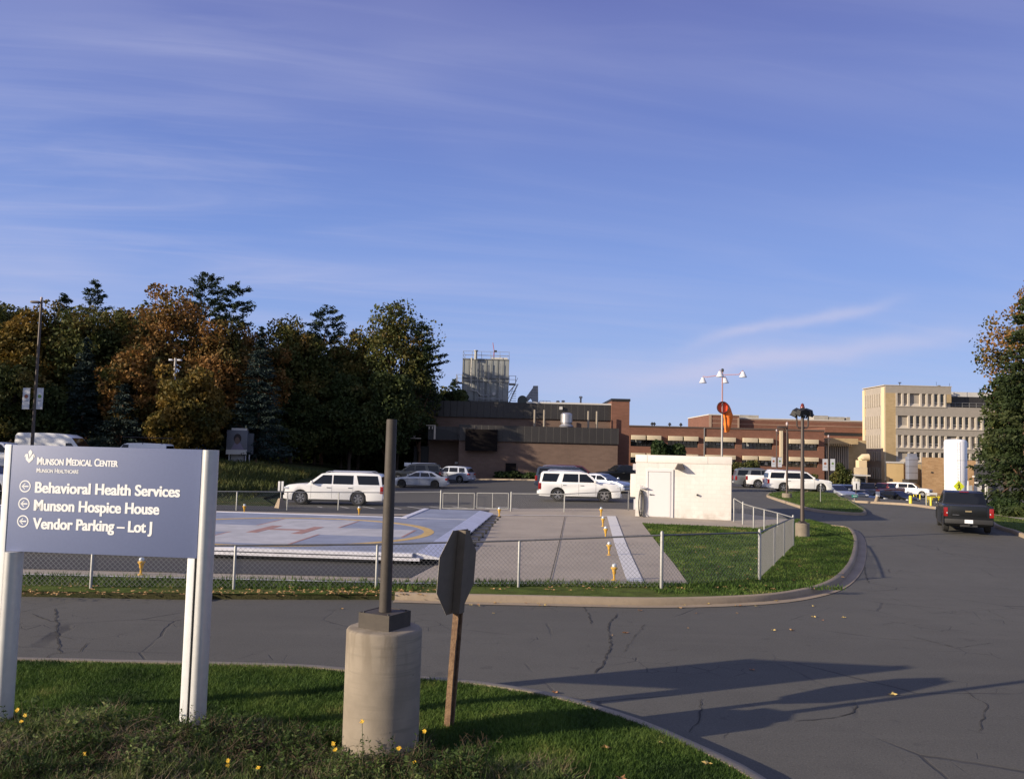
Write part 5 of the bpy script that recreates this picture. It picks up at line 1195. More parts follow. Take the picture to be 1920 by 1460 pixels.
# --- white storage tank
M_TANK = mat('white_tank_paint', (0.84, 0.84, 0.86), 0.45, var=0.03, scale=2)
YK = 105.0; tk = empty('storage_tank', (X(1791.5, YK), YK, T(50, 110)), label='tall white cylindrical gas tank beside the orange brick annex', cat='tank')
tr_ = (X(1811, YK)-X(1772, YK))/2; th_ = Zp(1791, 823, YK)-tk.location.z
MB().lath([(tr_*0.96, 0.1), (tr_, 0.3), (tr_, th_-0.35), (tr_*0.93, th_-0.16), (tr_*0.75, th_-0.06), (0, th_)], 48).build('tank_body', M_TANK, tk, smooth_=True, shade=60)
ld = MB()
for xx in (-0.2, 0.2): ld.tube([(-tr_*0.35+xx, -tr_*0.96-0.12, 0.6), (-tr_*0.35+xx, -tr_*0.96-0.12, th_-0.3)], 0.018, 5)
for k in range(20): ld.tube([(-tr_*0.35-0.2, -tr_*0.96-0.12, 0.7+k*0.34), (-tr_*0.35+0.2, -tr_*0.96-0.12, 0.7+k*0.34)], 0.012, 4)
ld.build('ladder', M_TANK, tk); sb = MB()
for z in (th_*0.33, th_*0.66): sb.lath([(tr_+0.001, z), (tr_+0.012, z+0.02), (tr_+0.001, z+0.04)], 48, cap=False)
sb.build('weld_seam', M_BLIND, tk, smooth_=True)
lgs = MB()
for k in range(4): a = pi/4+k*pi/2; lgs.box(tr_*0.8*cos(a)-0.08, tr_*0.8*cos(a)+0.08, tr_*0.8*sin(a)-0.08, tr_*0.8*sin(a)+0.08, -0.3, 0.4)
lgs.build('tank_leg', M_DARK, tk); MB().tube([(tr_+0.1, 0, 0), (tr_+0.1, 0, th_*0.5)], 0.05, 6).build('tank_pipe', M_ROOFW, tk)
MB().box(tr_*0.6, tr_*1.02, -tr_*0.5, 0.0, th_-1.0, th_-0.35).build('valve_box', M_BLIND, tk)

# ------------------------------------------------------------------ white block building
M_WBLOCK = brick('white_block_wall', (0.69, 0.655, 0.615), (0.71, 0.68, 0.64), 1.0, (0.65, 0.615, 0.575), 0.4, 0.2, stain=True)
pa = G(1191, 967.5, CH); _x = (pa.y+0.235*pa.x)*0.2585/(1+0.235*0.2585); pb = Vector((_x, pa.y-0.235*(_x-pa.x), pa.z))
wd = (pb-pa); Wb = wd.length; ra = atan2(wd.y, wd.x)
wb = empty('white_block_building', (pa.x, pa.y, T(pa.x, pa.y)+CH), ra, label='small flat-roofed white block building with a white door beside the helipad', cat='building')
Hb = Zp(1191, 852, pa.y)-wb.location.z; Db = 7.0
MB().box(0, Wb, 0, Db, -0.3, Hb-0.36).build('wall', M_WBLOCK, wb)
MB().box(-0.025, Wb+0.025, -0.025, Db+0.025, Hb-0.357, Hb).build('fascia', mat('white_fascia', (0.72, 0.67, 0.62), 0.6, var=0.04, scale=3), wb, bev=0.01)
sm = MB()
for px in (1213, 1330): sm.box((px-1191)/184*Wb-0.01, (px-1191)/184*Wb+0.01, -0.031, -0.0255, Hb-0.35, Hb-0.01)
sm.build('fascia_joint', M_BLIND, wb)
dx0, dx1, dzt = (1213-1191)/184*Wb, (1264.5-1191)/184*Wb, Hb*0.775
M_DOOR = mat('white_door', (0.66, 0.64, 0.64), 0.4); M_DOORF = mat('door_frame_grey', (0.42, 0.42, 0.45), 0.5)
fr_ = MB(); fr_.box(dx0, dx0+0.06, -0.05, -0.002, 0, dzt); fr_.box(dx1-0.08, dx1, -0.05, -0.002, 0, dzt); fr_.box(dx0+0.061, dx1-0.081, -0.05, -0.002, dzt-0.12, dzt)
fr_.build('door_frame', M_DOOR, wb)
dr = MB().box(dx0+0.07, dx1-0.15, -0.03, -0.003, 0.03, dzt-0.14).build('door', M_DOOR, wb)
hd_ = MB(); hd_.lath([(0.04, 0), (0.04, 0.03)], 10, c=(0, 0, 0)); hd_.box(-0.02, 0.16, -0.02, 0.02, 0.03, 0.05)
ho = hd_.build('handle', mat('door_handle_metal', (0.25, 0.25, 0.25), 0.3, 0.8), dr); ho.rotation_euler = (R(90), 0, 0); ho.location = (dx0+0.17, -0.03, Hb*0.36)
MB().box(dx1-0.14, dx1-0.085, -0.035, -0.004, 0.0, dzt-0.13).build('door_reveal', M_DOORF, wb)
lx = (1277-1191)/184*Wb; gl_ = MB(); gl_.add([(lx-0.25, -0.02, Hb-0.62), (lx+0.25, -0.02, Hb-0.62), (lx+0.20, -0.42, Hb-0.66), (lx-0.20, -0.42, Hb-0.66), (lx-0.12, -0.02, Hb-0.38), (lx+0.12, -0.02, Hb-0.38), (lx+0.1, -0.2, Hb-0.42), (lx-0.1, -0.2, Hb-0.42)], [(0, 1, 5, 4), (1, 2, 6, 5), (2, 3, 7, 6), (3, 0, 4, 7), (4, 5, 6, 7), (3, 2, 1, 0)])
gl_.build('wall_lamp', mat('bronze_lamp', (0.12, 0.10, 0.08), 0.4, 0.5), wb)
MB().tube([((1311-1191)/184*Wb, -0.002, Hb*0.38), ((1311-1191)/184*Wb, -0.12, Hb*0.38)], 0.05, 8).build('hose_tap', M_DARK, wb)
# things on the left side wall
MB().box(-0.30, -0.003, 0.5, 1.7, 0.9, Hb*0.68).build('meter_cabinet', mat('pale_cabinet', (0.62, 0.58, 0.53), 0.6), wb, bev=0.02)
MB().box(-0.33, -0.301, 0.6, 1.5, 1.1, Hb*0.58).build('cabinet_panel', mat('cabinet_grey', (0.28, 0.28, 0.28), 0.5), wb)
MB().box(-0.18, -0.003, 0.4, 0.9, Hb-0.75, Hb-0.45).build('vent_hood', M_DOORF, wb); MB().box(-0.12, -0.003, 0.4, 0.7, 0.3, 0.8).build('conduit_box', M_DOORF, wb)
MB().tube([(-0.1, 2.0, 0), (-0.1, 2.0, Hb-0.5)], 0.05, 8).build('conduit', M_DOORF, wb)
# coiled hose by the door: hangs on the wall
M_HOSE = mat('black_hose', (0.015, 0.015, 0.016), 0.5)
hs = MB(); hx = (1201-1191)/184*Wb; rr_ = random.Random(2)
for k in range(7):
    pts = []; r_ = 0.085+0.006*k; hh = rr_.uniform(0.45, 0.65)
    for i in range(25): t = 2*pi*i/24; pts.append((r_*cos(t)+0.01*k, -0.06-0.015*k, Hb*0.22+hh*sin(t)))
    hs.tube(pts, 0.018, 6)
hs.tube([(0.05, -0.2, 0.25), (0.15, -0.3, 0.02), (0.35, -0.35, 0.0)], 0.018, 6)
hso = hs.build('garden_hose', M_HOSE, loc=wb.matrix_basis @ Vector((hx, -0.02, 0)), smooth_=True); hso.rotation_euler = (0, 0, ra)
tag(hso, 'black coiled hose hanging beside the white door', 'hose')
hr = MB(); hr.box(-0.02, 0.3, -0.25, -0.003, 1.36, 1.40); hr.tube([(0, -0.05, 0.3), (0, -0.05, 1.5), (-0.03, -0.25, 1.5)], 0.012, 6); hro = hr.build('hose_bracket', M_DOORF, wb); hro.location = (hx, 0, 0)
# ------------------------------------------------------------------ vehicles
def paint(name, c, coat=0.6, rough=0.35, metal=0.0): return mat('car_paint_'+name, c, rough, metal, coat=coat, var=0.03, scale=1.5)
C_WHITE = paint('white', (0.78, 0.78, 0.78)); C_BLACK = paint('black', (0.006, 0.007, 0.008), 0.15, 0.3); C_SILVER = paint('silver', (0.36, 0.39, 0.46), 0.5, 0.35, 0.4)
C_GREY = paint('grey', (0.14, 0.15, 0.16), 0.5, 0.4, 0.3); C_DBLUE = paint('dark_blue', (0.02, 0.03, 0.055)); C_RED = paint('red', (0.22, 0.03, 0.025)); C_MAROON = paint('maroon', (0.07, 0.012, 0.018)); C_DGREEN = paint('dark', (0.025, 0.028, 0.03))
M_CARGLASS = mat('car_glass', (0.006, 0.007, 0.009), 0.06, spec=0.5); M_TYRE = mat('tyre_rubber', (0.016, 0.016, 0.017), 0.85); M_RIMM = mat('alloy_rim', (0.50, 0.50, 0.52), 0.25, 0.8)
M_TRIM = mat('black_plastic', (0.018, 0.018, 0.019), 0.6); M_TAIL = mat('tail_lamp_red', (0.24, 0.010, 0.010), 0.25); M_HEAD = mat('head_lamp', (0.65, 0.68, 0.72), 0.08, 0.3); M_CHROME = mat('chrome', (0.7, 0.7, 0.72), 0.12, 1.0); M_PLATE = mat('plate_white', (0.7, 0.72, 0.76), 0.5)
M_AMBER = mat('amber_lamp', (0.6, 0.25, 0.03), 0.3)
KIND = {
 'suv_long': dict(L=5.69, W=2.04, H=1.89, clr=0.27, wr=0.405, xr=-1.42, xf=1.92, belt=1.17, hood=1.12,
   cab=[(-2.80, 1.17), (-2.70, 1.72), (-2.55, 1.84), (-1.5, 1.89), (0.2, 1.88), (0.75, 1.80), (1.62, 1.17)],
   up=[(-2.84, 0.55), (-2.82, 1.17), (1.62, 1.19), (2.0, 1.19), (2.58, 1.13), (2.78, 1.04), (2.85, 0.68), (2.82, 0.32)],
   win=[(-2.62, -1.42, -2.50, -1.28), (-1.10, 0.06, -1.10, 0.06), (0.14, 1.28, 0.14, 0.66)], rear=(-2.80, 1.17, -2.70, 1.72), quarter=1),
 'suv': dict(L=5.18, W=2.04, H=1.89, clr=0.27, wr=0.405, xr=-1.38, xf=1.57, belt=1.17, hood=1.12,
   cab=[(-2.55, 1.17), (-2.46, 1.72), (-2.32, 1.84), (-1.3, 1.89), (0.0, 1.88), (0.5, 1.80), (1.32, 1.17)],
   up=[(-2.59, 0.55), (-2.57, 1.17), (1.32, 1.19), (1.7, 1.19), (2.32, 1.13), (2.52, 1.04), (2.60, 0.68), (2.57, 0.32)],
   win=[(-2.40, -1.48, -2.28, -1.28), (-1.12, -0.10, -1.00, -0.10), (-0.02, 1.0, -0.02, 0.42)], rear=(-2.55, 1.17, -2.46, 1.72)),
 'crossover': dict(L=4.6, W=1.85, H=1.68, clr=0.22, wr=0.36, xr=-1.30, xf=1.38, belt=1.03, hood=1.0,
   cab=[(-2.22, 1.03), (-1.95, 1.52), (-1.75, 1.61), (-0.8, 1.68), (0.0, 1.66), (0.35, 1.6), (1.22, 1.03)],
   up=[(-2.30, 0.5), (-2.27, 1.03), (1.22, 1.03), (1.6, 0.98), (2.05, 0.88), (2.25, 0.74), (2.30, 0.5), (2.26, 0.28)],
   win=[(-1.85, -1.2, -1.75, -1.15), (-1.05, -0.1, -1.0, -0.1), (-0.02, 0.95, -0.02, 0.38)], rear=(-2.22, 1.03, -1.95, 1.52)),
 'sedan': dict(L=4.87, W=1.85, H=1.47, clr=0.18, wr=0.335, xr=-1.38, xf=1.48, belt=0.93, hood=0.9,
   cab=[(-2.05, 0.98), (-1.25, 1.34), (-0.75, 1.44), (-0.2, 1.47), (0.25, 1.43), (1.25, 0.93)],
   up=[(-2.42, 0.45), (-2.40, 0.95), (-2.2, 1.0), (-1.9, 1.0), (1.25, 0.93), (1.9, 0.83), (2.3, 0.68), (2.42, 0.45), (2.38, 0.22)],
   win=[(-1.55, -0.98, -1.05, -0.85), (-0.92, -0.12, -0.78, -0.12), (-0.04, 0.98, -0.04, 0.32)], rear=(-2.05, 0.98, -1.25, 1.34)),
 'pickup': dict(L=5.84, W=2.03, H=1.88, clr=0.33, wr=0.40, xr=-1.75, xf=1.90, belt=1.22, hood=1.15,
   cab=[(-0.95, 1.24), (-0.78, 1.80), (-0.5, 1.87), (0.4, 1.88), (0.7, 1.82), (1.5, 1.20)],
   up=[(-2.90, 0.62), (-2.92, 1.28), (-1.0, 1.27), (1.5, 1.21), (2.1, 1.17), (2.7, 1.08), (2.86, 0.95), (2.92, 0.65), (2.88, 0.42)],
   win=[(-0.68, 0.14, -0.62, 0.14), (0.22, 1.2, 0.22, 0.62)], rear=(-0.95, 1.24, -0.78, 1.80), bed=1),
 'van_high': dict(L=6.0, W=2.06, H=2.72, clr=0.25, wr=0.35, xr=-1.9, xf=2.0, belt=1.25, hood=1.2,
   cab=[(-2.92, 1.25), (-2.88, 2.5), (-2.7, 2.68), (-0.5, 2.72), (0.9, 2.62), (1.35, 2.42), (2.35, 1.27)],
   up=[(-2.95, 0.5), (-2.93, 1.25), (2.35, 1.25), (2.8, 1.05), (2.95, 0.8), (2.98, 0.45), (2.94, 0.3)],
   win=[(1.0, 1.98, 1.0, 1.42)], rear=(-2.92, 1.25, -2.88, 2.5), wtop=1.98),
 'van': dict(L=5.4, W=2.0, H=2.1, clr=0.25, wr=0.35, xr=-1.6, xf=1.75, belt=1.2, hood=1.15,
   cab=[(-2.62, 1.2), (-2.55, 1.95), (-2.4, 2.05), (-0.5, 2.1), (0.7, 2.06), (1.0, 1.95), (1.75, 1.2)],
   up=[(-2.68, 0.5), (-2.66, 1.2), (1.75, 1.2), (2.3, 1.08), (2.6, 0.9), (2.68, 0.55), (2.64, 0.3)],
   win=[(0.55, 1.45, 0.55, 0.98)], rear=(-2.62, 1.2, -2.55, 1.95)),
}
def wheel(root, x, y, r, w_, side, K_rim=M_RIMM, spokes=5):
    wt = MB(); n = 28; prof = [(r*0.66, -w_/2+0.01), (r*0.9, -w_/2), (r, -w_/2+0.035), (r, w_/2-0.035), (r*0.9, w_/2), (r*0.66, w_/2-0.01)]
    vs = []; fs = []
    for k in range(n):
        a = 2*pi*k/n
        for rr, t in prof: vs.append((rr*cos(a), t, rr*sin(a)))
    m_ = len(prof)
    for k in range(n):
        for j in range(m_): fs.append((k*m_+j, ((k+1) % n)*m_+j, ((k+1) % n)*m_+(j+1) % m_, k*m_+(j+1) % m_))
    we = empty('wheel', (x, y, r)); we.parent = root
    tag(we)
    ty = wt.add(vs, fs).build('tyre', M_TYRE, we, smooth_=True, shade=30)
    rm = MB(); yy = side*(w_/2-0.03)
    for k in range(spokes):
        a = 2*pi*k/spokes+0.3
        for da in (-0.16, 0.16):
            p = [(0.05*r*cos(a-1.2)*2, 0.05*r*sin(a-1.2)*2), (r*0.63*cos(a+da-0.07), r*0.63*sin(a+da-0.07)), (r*0.63*cos(a+da+0.07), r*0.63*sin(a+da+0.07)), (0.05*r*cos(a+1.2)*2, 0.05*r*sin(a+1.2)*2)]
            rm.add([(q[0], yy, q[1]) for q in p]+[(q[0], yy-side*0.04, q[1]) for q in p], [(0, 1, 2, 3), (7, 6, 5, 4), (0, 4, 5, 1), (2, 6, 7, 3)])
    for (r0, r1) in ((0.0, r*0.16), (r*0.60, r*0.68)):
        for k in range(24):
            a, b = 2*pi*k/24, 2*pi*(k+1)/24; rm.add([(r0*cos(a), yy+side*0.005, r0*sin(a)), (r1*cos(a), yy+side*0.005, r1*sin(a)), (r1*cos(b), yy+side*0.005, r1*sin(b)), (r0*cos(b), yy+side*0.005, r0*sin(b))], [(0, 1, 2, 3)])
    rm.build('rim', K_rim, we)
    dk = MB()
    for k in range(24): a, b = 2*pi*k/24, 2*pi*(k+1)/24; dk.add([(0, yy-side*0.07, 0), (r*0.67*cos(a), yy-side*0.07, r*0.67*sin(a)), (r*0.67*cos(b), yy-side*0.07, r*0.67*sin(b))], [(0, 1, 2)])
    dk.build('brake_disc', M_TRIM, we)
def vehicle(name, kind, col, p, heading, label, cat='car', group=None, sc=1.0, chrome=True, rack=0, spokes=5, plate=None, rim=M_RIMM, zoff=0.0):
    S = KIND[kind]; L, W, H = S['L'], S['W'], S['H']; hw = W/2
    root = empty(name, (p[0], p[1], p[2]+zoff), R(heading), sc, label, cat, group)
    # lower body: side outline with wheel arches, extruded across and bevelled
    pts = [(S['up'][0][0]+0.02, S['clr']+0.05)]+list(S['up']); bot = []
    for xc in (S['xf'], S['xr']):
        ra_ = S['wr']*1.17
        for k in range(9):
            t = pi*k/8; zz_ = S['wr']+ra_*sin(t)
            bot.append((xc+ra_*cos(t), max(S['clr'], zz_) if k in (0, 8) else zz_))
        bot[-1] = (bot[-1][0], S['clr']); bot[-9] = (bot[-9][0], S['clr'])
    pts = pts+[(S['up'][-1][0]-0.03, S['clr']+0.04)]+bot
    n = len(pts); vs = [(x, y, z) for y in (-hw, hw) for x, z in pts]
    body = MB().add(vs, [tuple(range(n)), tuple(range(2*n-1, n-1, -1))]+[(i, (i+1) % n, n+(i+1) % n, n+i) for i in range(n)]).build('body', col, root, bev=0.045, shade=50)
    MB().box(S['xr']-S['wr']*1.3, S['xf']+S['wr']*1.3, -hw+0.22, hw-0.22, S['clr']-0.05, S['belt']-0.12).build('underbody', M_TRIM, root)
    for sy in (-1, 1): MB().box(S['xr']+S['wr']*1.22, S['xf']-S['wr']*1.22, sy*(hw-0.06) if sy > 0 else -hw-0.012, hw+0.012 if sy > 0 else -(hw-0.06), S['clr']-0.03, S['clr']+0.07).build('sill', M_TRIM, root)
    # cabin
    cab = S['cab']; bz = S['belt']; tum = 0.17 if kind != 'van_high' else 0.10
    yf = lambda z: (hw-0.035)-tum*max(0, (z-bz))/(H-bz)
    n = len(cab); cb = MB()
    vs = []
    for s_ in (-1, 1): vs += [(x, s_*yf(z), z-(0.04 if i in (0, n-1) else 0)) for i, (x, z) in enumerate(cab)]
    cb.add(vs, [tuple(range(n)), tuple(range(2*n-1, n-1, -1))]+[(i, (i+1) % n, n+(i+1) % n, n+i) for i in range(n)])
    cb.build('cabin', col, root, bev=0.03, shade=40)
    wt_ = S.get('wtop', H-0.16); wb_ = bz+0.05
    def sidequad(x0, x1, t0, t1, s_):
        e = 0.006; th = 0.004
        q = [(x0, wb_), (x1, wb_), (t1, wt_), (t0, wt_)]
        return [(x, s_*(yf(z)+e), z) for x, z in q], [(0, 1, 2, 3)]
    for s_ in (-1, 1):
        for wq in S['win']:
            v_, f_ = sidequad(*wq, s_); MB().add(v_, f_).build('side_window', M_CARGLASS, root)
    # windscreen and rear window
    (xa_, za_), (xb_, zb_) = cab[-1], cab[-2]
    def endglass(nm, xa_, za_, xb_, zb_, out):
        d = Vector((xb_-xa_, 0, zb_-za_)); L_ = d.length; d.normalize(); nrm = Vector((-d.z, 0, d.x))
        if nrm.x*out < 0: nrm = -nrm
        p0 = Vector((xa_, 0, za_))+d*0.07+nrm*0.006; p1 = Vector((xa_, 0, za_))+d*(L_-0.05)+nrm*0.006
        y0_, y1_ = yf(p0.z)-0.07, yf(p1.z)-0.07
        MB().add([(p0.x, -y0_, p0.z), (p0.x, y0_, p0.z), (p1.x, y1_, p1.z), (p1.x, -y1_, p1.z)], [(0, 1, 2, 3)]).build(nm, M_CARGLASS, root)
    endglass('windscreen', xa_, za_, xb_, zb_, 1)
    r_ = S['rear']; endglass('rear_window', r_[0], r_[1], r_[2], r_[3], -1)
    for x in (S['xr'], S['xf']):
        for s_ in (-1, 1): wheel(root, x, s_*(hw-0.14), S['wr'], 0.25, s_, rim, spokes)
    xfm, xrm = S['up'][-2][0], S['up'][0][0]
    hz = S['up'][-3][1]
    for s_ in (-1, 1):
        MB().box(xfm-0.28, xfm+0.012, min(s_*(hw-0.36), s_*(hw+0.008)), max(s_*(hw-0.36), s_*(hw+0.008)), hz-0.17, hz-0.03).build('headlight', M_HEAD, root, bev=0.02)
        th = 0.42 if kind in ('suv_long', 'suv', 'pickup', 'van_high') else 0.2; tw = (0.17 if kind == 'pickup' else 0.09) if th > 0.3 else 0.42
        y0_, y1_ = sorted((s_*(hw-tw), s_*(hw+0.01))); MB().box(xrm-0.03, xrm+0.16, y0_, y1_, bz-0.03-th, bz-0.04).build('tail_light', M_TAIL, root, bev=0.02)
        mx_ = S['win'][-1][1]-0.02; y0_, y1_ = sorted((s_*(hw-0.02), s_*(hw+0.22))); MB().box(mx_-0.08, mx_+0.06, y0_, y1_, bz+0.04, bz+0.22).build('mirror', col if chrome else M_TRIM, root, bev=0.03)
        for wq in S['win'][-2:]:
            y0_, y1_ = sorted((s_*(hw-0.01), s_*(hw+0.03))); MB().box(wq[0]+0.05, wq[0]+0.27, y0_, y1_, bz-0.17, bz-0.13).build('door_handle', M_CHROME if chrome else M_TRIM, root)
    MB().box(xfm-0.02, xfm+0.035, -hw*0.62, hw*0.62, hz-0.38, hz-0.06).build('grille', M_TRIM if not chrome else mat('grille_chrome', (0.25, 0.25, 0.26), 0.3, 0.8), root, bev=0.015)
    MB().box(xfm-0.1, xfm+0.06, -hw+0.04, hw-0.04, S['clr']+0.06, S['clr']+0.26).build('bumper', col if kind != 'pickup' else M_CHROME, root, bev=0.03)
    MB().box(xrm-0.10, xrm+0.1, -hw+0.03, hw-0.03, S['clr']+0.12, S['clr']+0.34).build('bumper', col if kind != 'pickup' else M_TRIM, root, bev=0.03)
    MB().box(xrm-0.112, xrm-0.101, -0.17, 0.17, S['clr']+0.16, S['clr']+0.32).build('licence_plate', M_PLATE, root)
    for s_ in (-1, 1):
        # door shut lines as thin dark grooves
        sh_ = MB()
        for x in [S['win'][-1][0]-0.04, S['win'][-1][1]+0.02]+([S['win'][-2][0]-0.02] if len(S['win']) > 1 else []):
            y_ = s_*(hw+0.002); sh_.add([(x, y_, S['clr']+0.12), (x+0.012, y_, S['clr']+0.12), (x+0.012, y_, bz-0.06), (x, y_, bz-0.06)], [(0, 1, 2, 3)])
        sh_.build('door_gap', M_TRIM, root)
    if rack:
        rk = MB()
        for s_ in (-1, 1): y_ = s_*(yf(H)-0.12); rk.tube([(cab[2][0]+0.3, y_, H+0.0), (cab[2][0]+0.45, y_, H+0.06), (cab[-2][0]-0.4, y_, H+0.05), (cab[-2][0]-0.2, y_, H-0.02)], 0.02, 6)
        rk.build('roof_rail', M_CHROME if chrome else M_TRIM, root, smooth_=True)
    return root
def at(px, py): p = G(px, py); return (p.x, p.y, p.z+0.015)
RT, LT = 0, 180
v1 = vehicle('suv', 'suv_long', C_WHITE, at(631, 945.5), LT, 'long white sport utility vehicle parked side-on left of the brown pole, facing left', 'car', rack=1, spokes=6)
v2 = vehicle('suv', 'suv', C_WHITE, at(1085, 939), RT-2, 'white vehicle with a red rear emblem parked before the brown building, facing right', 'car', rack=1)
v3 = vehicle('suv', 'suv_long', C_WHITE, at(1494, 922), RT-4, 'long white sport utility vehicle parked behind the grass island, facing right', 'car', rack=1)
vehicle('sedan', 'sedan', C_SILVER, at(787, 914), LT, 'silver sedan parked right of the brown pole, facing left', 'car', spokes=10, rim=M_TRIM)
vehicle('suv', 'suv', C_DGREEN, at(778, 905), LT, 'dark sport utility vehicle with silver roof rails behind the silver sedan', 'car', rack=1)
vehicle('parked_car', 'crossover', C_SILVER, at(846, 904), 160, 'pale grey car nosing out behind the tail of the silver sedan', 'car')
vehicle('suv', 'suv_long', C_DBLUE, at(1068, 918), RT-3, 'dark blue vehicle with a silver roof arc behind the white one', 'car', rack=1)
vehicle('suv', 'suv_long', C_MAROON, at(1077, 909), RT-3, 'maroon sport utility vehicle parked closest to the brown brick wall', 'car')
vehicle('parked_car', 'sedan', C_SILVER, at(1128, 922), -35, 'pale silver car whose nose shows in front of the white sport utility vehicle', 'car')
vehicle('pickup_truck', 'pickup', C_BLACK, at(1168, 905), 195, 'black pickup half hidden by the left edge of the white building', 'pickup')
vehicle('parked_car', 'crossover', C_RED, at(1158, 897), 180, 'dark red car showing its roof behind the black pickup beside the tower', 'car')
vehicle('suv', 'suv', C_GREY, at(1425, 914), RT-6, 'grey sport utility vehicle parked at the left end of the right-hand row', 'car', rack=1)
v4 = vehicle('pickup_truck', 'pickup', C_WHITE, at(1452, 915), RT-8, 'white pickup with a round red emblem on its tailgate between the grey and white vehicles', 'pickup')
em = MB(); 
for k in range(20): a, b = 2*pi*k/20, 2*pi*(k+1)/20; em.add([(-2.935, -0.0, 0.98), (-2.935, 0.24*cos(a), 0.98+0.24*sin(a)), (-2.935, 0.24*cos(b), 0.98+0.24*sin(b))], [(0, 1, 2)])
em.build('tailgate_emblem', mat('emblem_red', (0.30, 0.03, 0.05), 0.5), v4)
vehicle('van', 'van', C_WHITE, at(1480, 905), RT-5, 'white van with a roof rack standing behind the long white vehicle', 'van', rack=1)
# logo badges on the rear of the two white vehicles
for v_ in (v2,):
    e_ = MB()
    for k in range(16): a, b = 2*pi*k/16, 2*pi*(k+1)/16; e_.add([(-2.61, 0.0, 0.98), (-2.61, 0.13*cos(a), 0.98+0.16*sin(a)), (-2.61, 0.13*cos(b), 0.98+0.16*sin(b))], [(0, 1, 2)])
    e_.build('rear_emblem', M_TAIL, v_)
# right hand lot
def at3(px, Yd): p = V(px, 850, Yd); return (p.x, Yd, T(p.x, Yd)+0.02)
dl = [(1566, 88, 'sedan', C_SILVER, -75, 'pale silver car nosing in at the left end of the dark car row'), (1588, 90, 'suv', C_DBLUE, -85, 'dark blue sport utility vehicle behind the white square sign'), (1612, 97, 'sedan', C_DBLUE, -80, 'dark blue sedan behind the green street-name sign'),
 (1645, 99, 'sedan', C_BLACK, -75, 'black car behind the white notice with the red top'), (1681, 97, 'sedan', C_BLACK, -68, 'black car facing the road with its headlamps beside the yellow bollards'), (1628, 112, 'pickup', C_BLACK, 240, 'black pickup in the second row behind the dark cars'),
 (1660, 114, 'pickup', C_RED, 215, 'dark red pickup in the second row in front of the yellow annex'), (1703, 118, 'suv_long', C_WHITE, -38, 'white sport utility vehicle in front of the ventilation duct')]
for px, Yq, kd, c_, hd, lb in dl: vehicle('pickup_truck' if kd == 'pickup' else 'suv' if 'suv' in kd else 'parked_car', kd, c_, at3(px, Yq), hd, lb, 'pickup' if kd == 'pickup' else 'car')
# black pickup on the road, seen from behind
bp = vehicle('pickup_truck', 'pickup', C_BLACK, G(1805, 992), 67, 'black pickup truck driving away on the right side of the road', 'pickup', sc=0.96, chrome=False)
tg = MB(); tg.box(-2.945, -2.925, -0.72, 0.72, 0.80, 1.24); tg.build('tailgate', C_BLACK, bp, bev=0.008)
MB().box(-2.965, -2.946, -0.13, 0.13, 1.00, 1.06).build('tailgate_badge', mat('badge_gold', (0.35, 0.28, 0.16), 0.4, 0.5), bp)
lettering('lettering', '1500', 0, 0.28, 0.83, 0.05, M_CHROME, bp, face=lambda p: (-2.948, 0.64-p[0], p[2])) if False else None
MB().box(-2.96, -2.946, 0.38, 0.66, 0.835, 0.865).build('tailgate_script', M_CHROME, bp)
lb_ = MB(); lb_.box(-0.90, -0.82, -0.20, 0.20, 1.835, 1.87); lb_.build('high_brake_light', M_TAIL, bp, bev=0.01)
ht_ = MB(); ht_.box(-3.12, -2.95, -0.04, 0.04, 0.40, 0.47); ht_.box(-3.0, -2.5, -0.35, 0.35, 0.33, 0.42); ht_.build('tow_hitch', M_TRIM, bp)
ll = MB(); ll.box(-2.945, -2.925, -0.9, -0.86, 0.9, 0.96); ll.box(-2.945, -2.925, 0.86, 0.9, 0.9, 0.96); ll.build('reversing_lamp', M_HEAD, bp)
bd = MB(); bd.box(-2.8, -1.05, -0.78, 0.78, 1.262, 1.285); bd.build('bed_cover', M_TRIM, bp)
# vans on the raised lot at the left, partly behind the sign
def at2(px, py_top, Yd, H_): p = V(px, py_top, Yd); return (p.x, Yd, p.z-H_)
vehicle('van', 'van_high', C_WHITE, at2(112, 812, 66, 2.72), RT, 'tall white high-roof van standing behind the top of the hospital sign', 'van')
vr = vehicle('van', 'van', C_WHITE, at2(262, 830, 72, 2.1), LT, 'white van with a black ladder rack behind the right half of the sign', 'van')
rk = MB()
for x in (-2.2, -0.6, 0.9):
    rk.tube([(x, -0.8, 2.0), (x, -0.85, 2.55), (x, 0.85, 2.55), (x, 0.8, 2.0)], 0.035, 6)
for y_ in (-0.85, 0.85): rk.tube([(-2.4, y_, 2.55), (1.1, y_, 2.55)], 0.035, 6)
rk.build('ladder_rack', M_TRIM, vr, smooth_=True)
vehicle('suv', 'suv', C_WHITE, at2(5, 828, 57, 1.9), RT, 'white sport utility vehicle cut by the left edge of the picture above the sign post', 'car')
vehicle('suv', 'suv', C_SILVER, at2(-42, 862, 47, 1.9), RT, 'silver vehicle behind the left sign post, cut by the picture edge', 'car')
